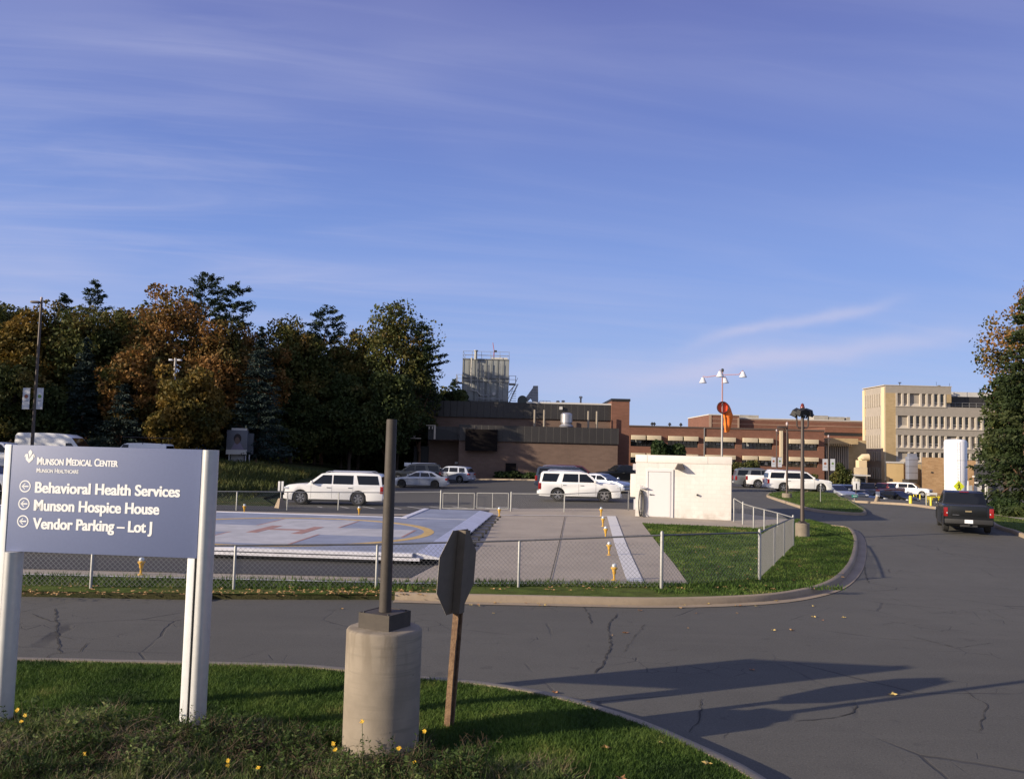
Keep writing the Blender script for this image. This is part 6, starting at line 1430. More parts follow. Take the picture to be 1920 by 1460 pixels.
# two parked box lorries under the trees
bt = empty('box_truck', (V(452, 868, 84).x, 84, T(-27, 84)), R(14), label='white box trailer with a portrait picture on its rear under the trees', cat='truck')
q = lambda px, py: (V(px, py, 84).x-bt.location.x, V(px, py, 84).z-bt.location.z)
x0, zt_ = q(427, 806); x1, zb_ = q(462, 852)
MB().box(x0, x1, 0, 4, zb_, zt_).build('box_body', mat('trailer_grey', (0.13, 0.135, 0.16), 0.5, var=0.05, scale=2), bt, bev=0.05)
MB().box(x1+0.003, x1+0.5, 1.5, 4, zb_, zt_-0.25).build('side_panel', mat('trailer_dark_side', (0.10, 0.11, 0.13), 0.6), bt)
MB().box(x0, x1, -0.02, -0.003, zb_, zb_+0.45).build('white_skirt', M_ROOFW, bt); MB().box(x0+0.4, x1-0.1, 0.4, 3.5, zt_+0.003, zt_+0.22).build('roof_unit', M_ROOFW, bt)
pic = MB(); # a plain head-and-shoulders shape
cxp = (x0+x1)/2+0.05; hzp = zb_+(zt_-zb_)*0.62
def disc(cx, cz, rx, rz, y, n=18): return [(cx+rx*cos(2*pi*k/n), y, cz+rz*sin(2*pi*k/n)) for k in range(n)], [tuple(range(n))]
MB().add(*disc(cxp, hzp+0.10, 0.36, 0.46, -0.006)).build('picture_hair', mat('picture_dark', (0.035, 0.025, 0.025), 0.7), bt)
MB().add(*disc(cxp-0.02, hzp-0.12, 0.24, 0.36, -0.010)).build('picture_face', mat('picture_skin', (0.15, 0.10, 0.085), 0.7), bt)
MB().add([(cxp-0.6, -0.008, zb_+0.46), (cxp+0.65, -0.008, zb_+0.46), (cxp+0.3, -0.008, hzp-0.35), (cxp-0.25, -0.008, hzp-0.35)], [(0, 1, 2, 3)]).build('picture_shoulders', mat('picture_mauve', (0.22, 0.19, 0.26), 0.7), bt)
lg_ = MB()
for x in (x0+0.25, x1-0.15, x1+0.2): lg_.box(x, x+0.1, 0.2, 0.35, -0.2, zb_)
lg_.box(x0+0.4, x1-0.3, 1.0, 2.0, 0.0, zb_-0.05); lg_.build('landing_leg', M_DOORF, bt)
b2 = empty('box_truck', (V(345, 868, 86).x, 86, T(-33, 86)), 0, label='blue box lorry with white letters mostly hidden by a small tree and the sign', cat='truck')
q = lambda px, py: (V(px, py, 86).x-b2.location.x, V(px, py, 86).z-b2.location.z)
x0, zt_ = q(312, 810); x1, zb_ = q(374, 856)
MB().box(x0, x1, 0, 2.5, zb_, zt_).build('box_body', mat('lorry_blue', (0.03, 0.12, 0.36), 0.5, var=0.1, scale=1), b2, bev=0.04)
a, b_ = q(352, 841), q(373, 835); lettering('lettering', 'tel', a[0], b_[0], a[1], 0.42, M_LETTER, b2, -0.01, 0.03)
dd = MB(); e = q(330, 825); dd.add(*disc(e[0], e[1], 0.55, 0.5, -0.008)); dd.build('logo_patch', mat('logo_light_blue', (0.10, 0.28, 0.5), 0.5), b2)
for x in (x0+0.6, x1-0.6):
    we = empty('wheel', (x, 0.2, 0.45)); we.parent = b2; MB().tube([(0, 0, 0), (0, 0.3, 0)], 0.45, 20).build('tyre', M_TYRE, we, smooth_=True)
MB().box(x0+0.1, x1-0.1, 0.3, 2.2, 0.3, zb_-0.003).build('chassis', M_TRIM, b2)
# ------------------------------------------------------------------ poles, lamps, signs
M_MASTR = mat('mast_red', (0.36, 0.20, 0.21), 0.5); M_MASTG = mat('mast_grey', (0.36, 0.34, 0.33), 0.5, 0.2); M_BPOLE = mat('bronze_pole', (0.075, 0.058, 0.050), 0.45, 0.2)
M_LAMPW = mat('lamp_shade_white', (0.66, 0.67, 0.70), 0.4, 0.1)
# windsock mast
Yw = 56.0
wm0 = V(1353.5, 852, Yw); wk = empty('windsock_mast', (wm0.x, Yw, T(wm0.x, Yw)), label='red and grey mast with four downward lamps carrying the windsock behind the white block building', cat='mast')
zf = lambda py, px=1353: V(px, py, Yw).z-wk.location.z
xf_ = lambda px, py=700: V(px, py, Yw).x-wk.location.x
MB().lath([(0.07, 0), (0.065, zf(775))], 10).build('lower_mast', M_MASTG, wk, smooth_=True); MB().lath([(0.05, zf(775)+0.003), (0.045, zf(697))], 10).build('upper_mast', M_MASTR, wk, smooth_=True)
MB().lath([(0.06, zf(697)+0.003), (0.09, zf(696)), (0.09, zf(692)), (0.05, zf(691)), (0, zf(690.5))], 12).build('top_light', M_DARK, wk, smooth_=True)
for px, py, dy in ((1324.5, 709, 1.0), (1340.3, 703, -1.4), (1369.7, 707, 1.4), (1385.5, 701.5, -1.0)):
    x = xf_(px); zz_ = zf(py-2)
    ar_ = MB().tube([(0, 0, zf(702.5)), (x*0.8, dy*0.8, zf(702.5)-(0.03 if py < 705 else 0.1)), (x, dy, zz_+0.12), (x, dy, zz_)], 0.028, 6).build('lamp_arm', M_MASTR, wk, smooth_=True)
    MB().lath([(0.05, 0.0), (0.11, -0.04), (0.13, -0.12), (0.17, -0.2), (0.24, -0.34), (0.25, -0.38), (0.22, -0.38), (0.12, -0.2), (0, -0.15)], 18, c=(x, dy, zz_+0.05), cap=False).build('lamp_shade', M_LAMPW, wk, smooth_=True)
# the sock itself hangs on the mast: ring + drooping fabric
M_SOCK = mat('windsock_orange', (0.95, 0.22, 0.03), 0.75, var=0.06, scale=3); M_SOCKI = mat('windsock_red_inside', (0.95, 0.13, 0.05), 0.8)
wsock = empty('windsock', (wm0.x, Yw-0.1, 0), label='limp orange windsock hanging from its ring on the mast', cat='windsock')
Z0 = wk.location.z
path = [(1354.5, 764, 10.2, -0.12, 0.0), (1359, 765.5, 10.2, 0.15, 15), (1364, 770, 9.6, 0.30, 40), (1367, 777, 8.2, 0.35, 70), (1367.5, 784, 7.0, 0.35, 88), (1367, 795, 6.2, 0.34, 92), (1366, 804, 4.6, 0.34, 92), (1365.3, 810, 3.4, 0.34, 92)]
sk_ = MB(); n = 24; vs = []; rk_ = random.Random(9)
for (px, py, r_, dy, ang) in path:
    c = V(px, py, Yw); rr = r_*1.14*Yw/1600; a = R(ang); ax1 = Vector((0, 0, 1))*cos(a*0.9)+Vector((1, 0, 0))*sin(a*0.9)*0.9; ax2 = Vector((0.97, -0.25, 0)) if ang < 50 else Vector((0, 1, 0))
    if ang == 0: ax1, ax2 = Vector((0, 0, 1)), Vector((1, 0, 0))
    else:
        t = ang/92; ax1 = Vector((0, 0, 1)).lerp(Vector((0, 1, 0)), t).normalized(); ax2 = Vector((1, 0, 0))
    for k in range(n):
        th = 2*pi*k/n; fold = 1+0.10*sin(3*th+py*0.3)*(ang > 30)
        vs.append((c.x-wm0.x+rr*fold*(ax1.x*sin(th)+ax2.x*cos(th)), dy+0.1+rr*fold*(ax1.y*sin(th)+ax2.y*cos(th)), c.z+rr*fold*(ax1.z*sin(th)+ax2.z*cos(th))))
fs = [(i*n+k, i*n+(k+1) % n, (i+1)*n+(k+1) % n, (i+1)*n+k) for i in range(len(path)-1) for k in range(n)]
sk_.add(vs, fs).build('sock_fabric', M_SOCK, wsock, smooth_=True)
c = V(1354.5, 764, Yw); rr = 10.6*Yw/1600
rg = MB(); rg.tube([(c.x-wm0.x+rr*cos(2*pi*k/24), -0.04, c.z+rr*sin(2*pi*k/24)) for k in range(25)], 0.025, 6); rg.tube([(c.x-wm0.x, -0.04, c.z-rr), (c.x-wm0.x, -0.04, c.z+rr)], 0.02, 6); rg.build('ring', M_DARK, wsock, smooth_=True)
ins = MB(); ins.add([(c.x-wm0.x+rr*0.96*cos(2*pi*k/24), 0.16, c.z+rr*0.96*sin(2*pi*k/24)) for k in range(24)], [tuple(range(24))]); ins.build('sock_lining', M_SOCKI, wsock)
# flood light pole with its pier
fp0 = G(1504.5, 1011); fl_ = empty('floodlight_pole', (fp0.x, fp0.y, T(fp0.x, fp0.y)+0.12), label='tall brown pole with four black floodlights on a pale concrete pier in the verge', cat='lamp pole')
Yp = fp0.y; zq = lambda py: V(1504, py, Yp).z-fl_.location.z
MB().lath([(0.28, -0.2), (0.28, zq(980)-0.02), (0.26, zq(980))], 32).build('concrete_pier', M_PIER, fl_, smooth_=True, shade=35)
MB().box(-0.13, 0.13, -0.13, 0.13, zq(980)+0.002, zq(980)+0.06).build('base_plate', M_BPOLE, fl_)
MB().lath([(0.085, zq(980)+0.06), (0.06, zq(772))], 16).build('pole', M_BPOLE, fl_, smooth_=True)
ca = MB(); zc_ = zq(802); s_ = Yp/1600
ca.tube([(-11*s_, 0, zc_+0.55), (-10.5*s_, 0, zc_+0.1), (-8*s_, 0, zc_), (8*s_, 0, zc_), (10.5*s_, 0, zc_+0.1), (11*s_, 0, zc_+0.55)], 0.035, 8)
ca.build('bracket', M_BPOLE, fl_, smooth_=True)
for x, y_, rzz, tl in ((-11*s_, 0.05, 0.5, 0.45), (-5*s_, -0.25, 0.3, 0.35), (5*s_, -0.1, -0.25, -0.28), (11*s_, 0.05, -0.4, -0.35)):
    h_ = MB(); h_.add([(-0.30, -0.18, -0.05), (0.30, -0.18, -0.05), (0.30, 0.18, -0.05), (-0.30, 0.18, -0.05), (-0.18, -0.13, 0.20), (0.18, -0.13, 0.20), (0.18, 0.13, 0.20), (-0.18, 0.13, 0.20)], [(0, 3, 2, 1), (4, 5, 6, 7), (0, 1, 5, 4), (1, 2, 6, 5), (2, 3, 7, 6), (3, 0, 4, 7)]); h_.box(-0.34, 0.34, -0.2, 0.2, -0.08, -0.052); h_.box(-0.04, 0.04, -0.04, 0.04, -0.35, -0.08)
    ho = h_.build('floodlight', M_BLACK, fl_); ho.scale = (0.72, 0.72, 0.72); ho.location = (x, y_, zc_+0.62); ho.rotation_euler = (R(25), -tl, rzz)
MB().lath([(0.05, zq(772)+0.003), (0.05, zq(767)), (0.085, zq(766)), (0.09, zq(762.5)), (0.06, zq(760)), (0.07, zq(758)), (0.0, zq(755.5))], 12).build('obstruction_light', mat('obstruction_red', (0.16, 0.03, 0.025), 0.3), fl_, smooth_=True)
MB().lath([(0.065, zq(770.5)), (0.065, zq(767.5))], 12).build('light_collar', M_LAMPW, fl_)
# slim area lamps
def area_lamp(px, base_py, top_py, label, Yd=None, arm=-1, pier=True, banners=None, r_=0.06, armw=18, two=False):
    if Yd is None: p = G(px, base_py); Yd = p.y
    p = V(px, base_py, Yd); zb_ = T(p.x, Yd)+0.12; o = empty('street_lamp', (p.x, Yd, zb_), label=label, cat='street lamp')
    sc_ = Yd/1600; zt_ = V(px, top_py, Yd).z-zb_; pb_ = 0
    if pier: MB().lath([(0.36, -0.2), (0.36, 0.30), (0.33, 0.34)], 24).build('concrete_pier', M_PIER, o, smooth_=True, shade=35); pb_ = 0.34
    MB().lath([(r_*1.5, pb_), (r_, zt_-0.1)], 12).build('pole', M_BPOLE, o, smooth_=True)
    a_ = armw*sc_
    for s_ in ((-1, 1) if two else (arm,)):
        MB().prism([(min(0.12*s_, s_*a_), -0.18), (max(0.12*s_, s_*a_), -0.18), (max(0.12*s_, s_*a_), 0.18), (min(0.12*s_, s_*a_), 0.18)], zt_-0.32, zt_-0.17).build('lamp_head', M_BPOLE, o, bev=0.03)
        MB().tube([(0, 0, zt_-0.6), (s_*0.25, 0, zt_-0.34)], 0.03, 6).build('lamp_arm', M_BPOLE, o)
    MB().lath([(0.06, zt_-0.1), (0.09, zt_-0.05), (0.09, zt_+0.1), (0, zt_+0.18)], 10).build('pole_cap', mat('pole_cap_pale', (0.5, 0.42, 0.42), 0.5), o, smooth_=True)
    if banners:
        for (x0, x1, y0, y1, c_) in banners:
            A_, B_ = V(x0, y1, Yd), V(x1, y0, Yd)
            bn_ = MB().box(A_.x-p.x, B_.x-p.x, -0.012, 0.012, A_.z-zb_, B_.z-zb_).build('banner', mat('banner_white', (0.52, 0.54, 0.58), 0.8, var=0.04, scale=2), o)
            cx_, cz_ = (A_.x+B_.x)/2-p.x, (A_.z+B_.z)/2-zb_+0.1*(B_.z-A_.z); rr = abs(B_.x-A_.x)*0.27
            MB().add([(cx_+rr*cos(2*pi*k/16), -0.0145, cz_+rr*sin(2*pi*k/16)) for k in range(16)], [tuple(range(16))]).build('banner_emblem', c_, bn_)
            MB().box(cx_-rr, cx_+rr, -0.0145, -0.0135, cz_-rr*2.6, cz_-rr*2.1).build('banner_text_bar', mat('banner_grey', (0.28, 0.29, 0.33), 0.8), bn_)
            br = MB(); s2 = 1 if cx_ > 0 else -1
            for zz_ in (A_.z-zb_, B_.z-zb_): br.tube([(0, 0, zz_), (B_.x-p.x if s2 > 0 else A_.x-p.x, 0, zz_)], 0.02, 6)
            br.build('banner_bracket', M_BPOLE, o)
    return o
E1 = mat('emblem_rust', (0.30, 0.11, 0.06), 0.8); E2 = mat('emblem_green', (0.15, 0.24, 0.08), 0.8)
area_lamp(60, 838, 560, 'tall brown lamp pole with two white banners at the left, rising behind the sign', Yd=62, arm=-1, pier=False, banners=[(41, 57, 727, 767, E1), (66.5, 82, 727, 767, E2)], r_=0.085, armw=19)
bpy.data.objects['street_lamp'].rotation_euler = (0, 0, 0)
area_lamp(1475.5, 936, 795, 'slim dark lamp pole on a low round concrete pier on the grass island', arm=-1, armw=18, r_=0.055)
area_lamp(1456, 892, 807, 'thin lamp pole with two white banners in front of the brick wing', Yd=98, arm=1, pier=False, banners=[(1446.5, 1454.5, 857, 875.5, E1), (1458.5, 1466, 857, 875.5, E2)], r_=0.05, armw=4)
area_lamp(1553.5, 895, 818, 'thin lamp pole with two patterned banners in front of the low tan building', Yd=92, arm=1, pier=False, banners=[(1542.5, 1552, 860, 882, E1), (1557, 1565.5, 860, 882, E2)], r_=0.05, armw=4)
ul = empty('street_lamp', (V(319, 860, 82).x, 82, T(-35, 82)), label='pale twin-arm lamp pole standing up in front of the orange maple', cat='street lamp')
zq = lambda py: V(319, py, 82).z-ul.location.z; s_ = 82/1600
MB().lath([(0.16, 0), (0.11, zq(671))], 10).build('pole', mat('pale_pole', (0.42, 0.39, 0.36), 0.6), ul, smooth_=True)
for s2 in (-1, 1):
    hl = MB(); hl.tube([(0, 0, zq(676)), (s2*5*s_, 0, zq(674))], 0.05, 6); hl.build('lamp_arm', MATS['pale_pole'], ul)
    MB().box(min(s2*5*s_, s2*11.5*s_), max(s2*5*s_, s2*11.5*s_), -0.2, 0.2, zq(676.5), zq(673)).build('lamp_head', M_LAMPW, ul, bev=0.05)
s3 = empty('street_lamp', (V(345, 860, 90).x, 90, T(-35, 90)), label='second pale lamp arm showing among the maple leaves right of the twin-arm lamp', cat='street lamp')
zq = lambda py: V(345, py, 90).z-s3.location.z
MB().lath([(0.12, 0), (0.09, zq(682))], 8).build('pole', M_BPOLE, s3, smooth_=True); MB().box(-0.5, 0.5, -0.2, 0.2, zq(684.5), zq(682.5)).build('lamp_head', M_LAMPW, s3, bev=0.03)
# small signs
M_WSIGN = mat('white_sign_face', (0.72, 0.72, 0.72), 0.5)
def post_sign(px, base, x0, x1, y0, y1, label, Yd=None, m_=M_WSIGN, postm=M_GALV, name='parking_sign', cat='sign', two=False, block=False, extra=None, dz=0.0):
    if Yd is None: Yd = G(px, base).y
    p = V(px, base, Yd); z = T(p.x, Yd)+dz; o = empty(name, (p.x, Yd, z), label=label, cat=cat)
    f = lambda a, b: (V(a, b, Yd).x-p.x, V(a, b, Yd).z-z)
    MB().lath([(0.03, 0), (0.03, f(px, y0)[1]-0.02)], 8).build('post', postm, o, smooth_=True)
    if two: panels = [(x0, (x0+x1)/2-0.8), ((x0+x1)/2+0.8, x1)]
    else: panels = [(x0, x1)]
    for a, b in panels:
        A_, B_ = f(a, y1), f(b, y0); MB().box(A_[0], B_[0], -0.05, -0.035, A_[1], B_[1]).build('sign_panel', m_, o, bev=0.004)
    if block: MB().lath([(0.36, -0.1), (0.34, 0.1), (0.14, 0.62), (0.12, 0.64)], 4).build('concrete_block', M_KERB, o)
    return o, f
post_sign(525.5, 957, 521.5, 532.5, 902, 920, 'small two-panel sign on a concrete block left of the long white vehicle', two=True, block=True)
post_sign(1538.5, 944, 1537.2, 1539.8, 907, 910, 'thin bare metal post on the grass island', dz=0.1, name='metal_post', cat='post')
o, f = post_sign(1605, 944, 1599, 1611.5, 902.5, 918, 'white square sign with a dark bar at the tip of the grass island', Yd=62, postm=M_BPOLE, name='road_sign')
A_, B_ = f(1604.2, 917), f(1606.2, 906); MB().box(A_[0], B_[0], -0.056, -0.051, A_[1], B_[1]).build('dark_bar', M_BLACK, o)
o, f = post_sign(1602, 944, 1596.5, 1607.5, 927.5, 932, 'small green street-name sign below the white square sign', Yd=60, m_=mat('street_sign_green', (0.02, 0.22, 0.17), 0.5), name='street_name_sign')
A_, B_ = f(1597.5, 931.3), f(1606.5, 928.3); MB().box(A_[0]+0.05, B_[0]-0.02, -0.056, -0.051, (A_[1]*0.6+B_[1]*0.4), (A_[1]*0.35+B_[1]*0.65)).build('lettering_bar', M_LETTER, o)
o, f = post_sign(1645, 943, 1641.5, 1649, 921, 931, 'white notice with a red top on a flared pale post by the black cars', Yd=None, name='notice_sign')
A_, B_ = f(1641.5, 920.8), f(1649, 917.5); MB().box(A_[0], B_[0], -0.05, -0.035, A_[1], B_[1]).build('red_cap', mat('sign_red_top', (0.5, 0.12, 0.10), 0.6), o); MB().lath([(0.28, 0), (0.2, 0.2), (0.1, 0.5)], 12).build('base', M_KERB, o, smooth_=True)
post_sign(1843.5, 955, 1835, 1852.5, 931, 945, 'pair of white notice panels on a grey post right of the black pickup', Yd=56, two=True, name='notice_sign', postm=M_BPOLE)
post_sign(776, 885, 758, 786, 867.3, 873.5, 'pair of white signs above the dark vehicle by the trees', Yd=90, two=True, name='notice_sign', postm=M_BPOLE)
# pedestrian crossing sign
pcs = empty('pedestrian_sign', (V(1798, 950, 80).x, 80, T(42, 80)), label='yellow diamond pedestrian crossing sign in front of the white tank', cat='sign'); zb_ = pcs.location.z
cz_ = V(1798.5, 911.5, 80).z-zb_; hd_ = 10.6*80/1600
MB().lath([(0.035, 0), (0.035, cz_+hd_-0.05)], 8).build('post', M_GALV, pcs, smooth_=True)
dm = MB(); dm.add([(x*hd_, y, cz_+z*hd_) for y in (-0.05, -0.035) for x, z in ((0, -1), (1, 0), (0, 1), (-1, 0))], [(0, 1, 2, 3), (7, 6, 5, 4), (0, 4, 5, 1), (1, 5, 6, 2), (2, 6, 7, 3), (3, 7, 4, 0)])
dm.build('sign_panel', mat('fluorescent_yellow', (0.66, 0.72, 0.03), 0.6), pcs)
fg = MB(); fy_ = -0.054
def bar(a, b, w1, w2):
    a, b = Vector((a[0], a[1])), Vector((b[0], b[1])); d = (b-a).normalized(); n_ = Vector((-d.y, d.x)); k = hd_
    fg.add([(k*(a+n_*w1).x, fy_, cz_+k*(a+n_*w1).y), (k*(a-n_*w1).x, fy_, cz_+k*(a-n_*w1).y), (k*(b-n_*w2).x, fy_, cz_+k*(b-n_*w2).y), (k*(b+n_*w2).x, fy_, cz_+k*(b+n_*w2).y)], [(0, 1, 2, 3)])
bar((-0.02, 0.40), (0.05, -0.08), 0.12, 0.10); bar((0.03, -0.05), (-0.22, -0.56), 0.09, 0.05); bar((0.06, -0.05), (0.28, -0.54), 0.09, 0.05); bar((-0.04, 0.36), (-0.33, 0.12), 0.05, 0.035); bar((0.02, 0.36), (0.26, 0.08), 0.05, 0.035)
fg.add([(hd_*(0.0+0.11*cos(t)), fy_, cz_+hd_*(0.55+0.11*sin(t))) for t in [2*pi*k/12 for k in range(12)]], [tuple(range(12))])
fg.build('walking_figure', M_BLACK, pcs)
MB().box(-0.16, 0.16, -0.05, -0.035, cz_-hd_-0.16, cz_-hd_-0.02).build('plaque', mat('plaque_red', (0.35, 0.08, 0.08), 0.6), pcs)
# bollards
M_BOLL = mat('bollard_yellow', (0.75, 0.62, 0.05), 0.5, var=0.05, scale=5)
def bollard(px, b, t, r_, label, Yd=None):
    p = G(px, b); o = empty('bollard', (p.x, p.y, p.z), label=label, cat='bollard', group='yellow bollards by the tank yard'); h = V(px, t, p.y).z-p.z
    MB().lath([(r_, -0.1), (r_, h-0.06), (r_*0.8, h-0.02), (0, h)], 14).build('bollard_body', M_BOLL, o, smooth_=True)
bollard(1707.5, 946, 928.5, 0.11, 'thick yellow bollard nearest the road on the left of the group'); bollard(1713.3, 937, 926.5, 0.06, 'left one of three slim yellow bollards standing further back'); bollard(1718, 937, 926.5, 0.06, 'middle one of three slim yellow bollards standing further back'); bollard(1725, 939, 926, 0.07, 'right one of three slim yellow bollards standing further back'); bollard(1745.5, 949, 932, 0.07, 'yellow bollard just left of the black pickup on the road')
yb = empty('barrier', G(1737, 946), label='low yellow guard rail behind the bollard left of the pickup', cat='barrier'); Yg = yb.location.y; ex = V(1766, 945, Yg).x-yb.location.x
MB().box(0, ex, 0, 0.1, 0.35, 0.6).build('rail', M_BOLL, yb)
for t in (0.1, 0.9): MB().box(ex*t-0.06, ex*t+0.06, 0.103, 0.22, -0.1, 0.62).build('post', M_BOLL, yb)
yg = [G(1737, 947), G(1756, 945), G(1780, 944), G(1812, 944), G(1835, 946)]; M_FR = M_WIRED
fence('chain_link_fence', [Vector((p.x, p.y, 0)) for p in yg], [V(1750, 918+i*0.6, p.y).z-T(p.x, p.y) for i, p in enumerate(yg)], 'dark chain-link yard fence around the white tank', rail=M_WIRED, big=(0, 1), base=0, th=0.006, s=0.16)
wv = MB().box(-0.35, 0.35, 0, 0.02, 0, 0.14).build('small_notice', M_WSIGN, loc=(V(1748, 927, yg[0].y-0.15).x, yg[0].y-0.15, V(1748, 927, yg[0].y-0.15).z)); tag(wv, 'small white plate hanging on the yard fence', 'notice')
# ------------------------------------------------------------------ trees
def maple(name, n_cl, rx, rz, seed, leaf=0.36, per=150, m_=None, trunk_h=3.0, bark=None, tone0=0.5, lumpy=0.35):
    """broadleaf crown of many leaf faces in clumps; returns (crown mesh, trunk mesh), crown centre above the base"""
    r_ = np.random.RandomState(seed); cz = trunk_h+rz*0.86
    dirs = r_.normal(size=(n_cl, 3)); dirs /= np.linalg.norm(dirs, axis=1)[:, None]
    rad = r_.uniform(0.35, 1.0, n_cl)**0.55
    c = dirs*rad[:, None]; c[:, 2] = np.where(c[:, 2] < -0.55, c[:, 2]*0.7, c[:, 2])
    ph = r_.uniform(0, 6.28, 6); lump = 1+lumpy*0.5*(np.sin(3*np.arctan2(c[:, 1], c[:, 0])+ph[0])+np.sin(4*c[:, 2]+ph[1]))*0.5
    c = c*lump[:, None]*np.array([rx, rx, rz]); c[:, 2] += cz
    cr_ = r_.uniform(0.09, 0.19, n_cl)*(rx+rz)*0.85; vs = []; tn = []
    P_ = []; 
    for i in range(n_cl):
        k = per; d = r_.normal(size=(k, 3)); d /= np.linalg.norm(d, axis=1)[:, None]; q = c[i]+d*(cr_[i]*r_.uniform(0.45, 1.05, k)**0.6)[:, None]*np.array([1, 1, 0.72]); P_.append(q); tn.append(np.clip(r_.normal(0.5, 0.28)+r_.normal(0, 0.16, k), 0, 1))
    P_ = np.concatenate(P_); tn = np.concatenate(tn); n = len(P_)
    a = r_.normal(size=(n, 3)); a /= np.linalg.norm(a, axis=1)[:, None]; b = np.cross(a, r_.normal(size=(n, 3))); b /= np.linalg.norm(b, axis=1)[:, None]
    s_ = leaf*r_.uniform(0.5, 1.1, n)[:, None]*0.5
    vs = np.stack([P_-a*s_, P_+b*s_*0.7, P_+a*s_, P_-b*s_*0.7], 1).reshape(-1, 3)
    return vs, tn, c
def add_tree(name, loc, label, cr, m_, trunk_h, r0, bark=M_BARK, limbs=None, group='trees of the wood behind the car park', rz=0, sc=1.0, cat='tree'):
    vs, tn, c = cr; o = empty(name, loc, rz, sc, label, cat, group)
    if isinstance(vs, bpy.types.Mesh): ob = bpy.data.objects.new('crown', vs); COL.objects.link(ob); ob.parent = o; mesh = vs
    else: ob = npmesh('crown', vs, 4, m_, o, cols=tn); mesh = ob.data
    tr = MB(); top = max(c[:, 2]); r_ = random.Random(int(loc[0]*7)); pts = [(0, 0, -0.6)]+[(r_.uniform(-.12, .12)*k*0.4, r_.uniform(-.12, .12)*k*0.4, top*0.85*k/5) for k in range(1, 6)]
    tr.tube(pts, r0, 10, r2=r0*0.2)
    for i in range(min(14, len(c))):
        q = c[(i*7) % len(c)]; t = min(max((q[2]*0.55)/(top*0.85), 0.15), 0.9); k = t*5; j = int(k); base = Vector(pts[min(j, 4)]).lerp(Vector(pts[min(j+1, 5)]), k-j); mid = base.lerp(Vector(q), 0.5)+Vector((0, 0, 0.4))
        tr.tube([base, mid, Vector(q)], r0*0.32, 5, r2=r0*0.06)
    tr.build('trunk', bark, o, smooth_=True)
    return o, mesh
def conifer(kind, H_, R_, seed, m_=None):
    r_ = np.random.RandomState(seed); P_ = []; D_ = []; tn = []; S_ = []
    cs = []
    nl = int(H_/ (0.42 if kind == 'spruce' else 0.75))
    for i in range(nl):
        t = (i+0.5)/nl; z = H_*(0.06+0.94*t) if kind == 'spruce' else H_*(0.22+0.78*t)
        if kind == 'spruce': L = R_*(1-t)**0.85*r_.uniform(0.8, 1.15)+0.15; nb = 11
        else: L = R_*(0.55+0.45*sin(pi*min(1, (1-t)*1.1+0.1)))*r_.uniform(0.45, 1.15)*(1 if t < 0.85 else (1-t)/0.15*0.7+0.3); nb = 6
        a0 = r_.rand()*6.28; z += r_.normal(0, 0.15)
        for b in range(nb):
            a = a0+2*pi*b/nb+r_.uniform(-.25, .25); l = L*r_.uniform(0.7, 1.1); m_seg = max(3, int(l/0.28))
            br_t = r_.normal(0.5, 0.2)
            for q in range(m_seg):
                u_ = (q+0.7)/m_seg
                if kind == 'spruce': dz = -0.28*l*u_+0.20*l*u_*u_; k = 7; sp = 0.10+0.20*l*0.35
                else:
                    if u_ < 0.35: continue
                    dz = 0.30*l*u_; k = 16; sp = 0.34
                p = np.array([cos(a)*l*u_, sin(a)*l*u_, z+dz]); pp_ = p+r_.normal(0, sp*0.5, (k, 3))*np.array([1, 1, 0.6])+np.array([0, 0, br_t-0.5])*(0.9 if kind == 'spruce' else 1.2); P_.append(pp_)
                d = r_.normal(0, 0.5, (k, 3))+np.array([cos(a), sin(a), 0.25 if kind == 'pine' else -0.25]); D_.append(d/np.linalg.norm(d, axis=1)[:, None]); S_.append(np.full(k, 0.30 if kind == 'spruce' else 0.34)*r_.uniform(0.6, 1.2, k)); tn.append(np.clip(br_t+r_.normal(0, .15, k), 0, 1))
            cs.append((cos(a)*l*0.8, sin(a)*l*0.8, z))
    P_ = np.concatenate(P_); D_ = np.concatenate(D_); S_ = np.concatenate(S_)[:, None]; tn = np.concatenate(tn); n = len(P_)
    b = np.cross(D_, r_.normal(size=(n, 3))); b /= np.linalg.norm(b, axis=1)[:, None]
    vs = np.stack([P_-D_*S_*0.5, P_+b*S_*0.22, P_+D_*S_*0.6, P_-b*S_*0.22], 1).reshape(-1, 3)
    return vs, tn, np.array(cs)
def tree_at(px, top_py, width_px, Yd, kind, label, m_, seed, group='trees of the wood behind the car park', name=None, leaf=None, base=None, ncl=None, bark=None):
    p = V(px, 850, Yd); zb_ = T(p.x, Yd) if base is None else base; H_ = V(px, top_py, Yd).z-zb_; wid = width_px*Yd/1600
    loc = (p.x, Yd, zb_)
    if kind == 'maple':
        th = H_*0.12; rz_ = (H_-th)/1.9; rx = wid/2
        cr = maple('m', ncl or int(100+wid*6), rx*0.90, rz_*0.92, seed, leaf or 0.42, 110, trunk_h=th)
        top = np.percentile(cr[0][:, 2], 99.9); cr[0][:, 2] *= H_/top; cr[2][:, 2] *= H_/top
        return add_tree(name or 'maple_tree', loc, label, cr, m_, th, 0.22+wid*0.012, bark or M_BARK, group=group)[0]
    cr = conifer(kind, H_, wid/2, seed)
    return add_tree(name or ('pine_tree' if kind == 'pine' else 'spruce_tree'), loc, label, cr, m_, 1, 0.2 if kind == 'spruce' else 0.26, bark or M_BARKR, group=group)[0]
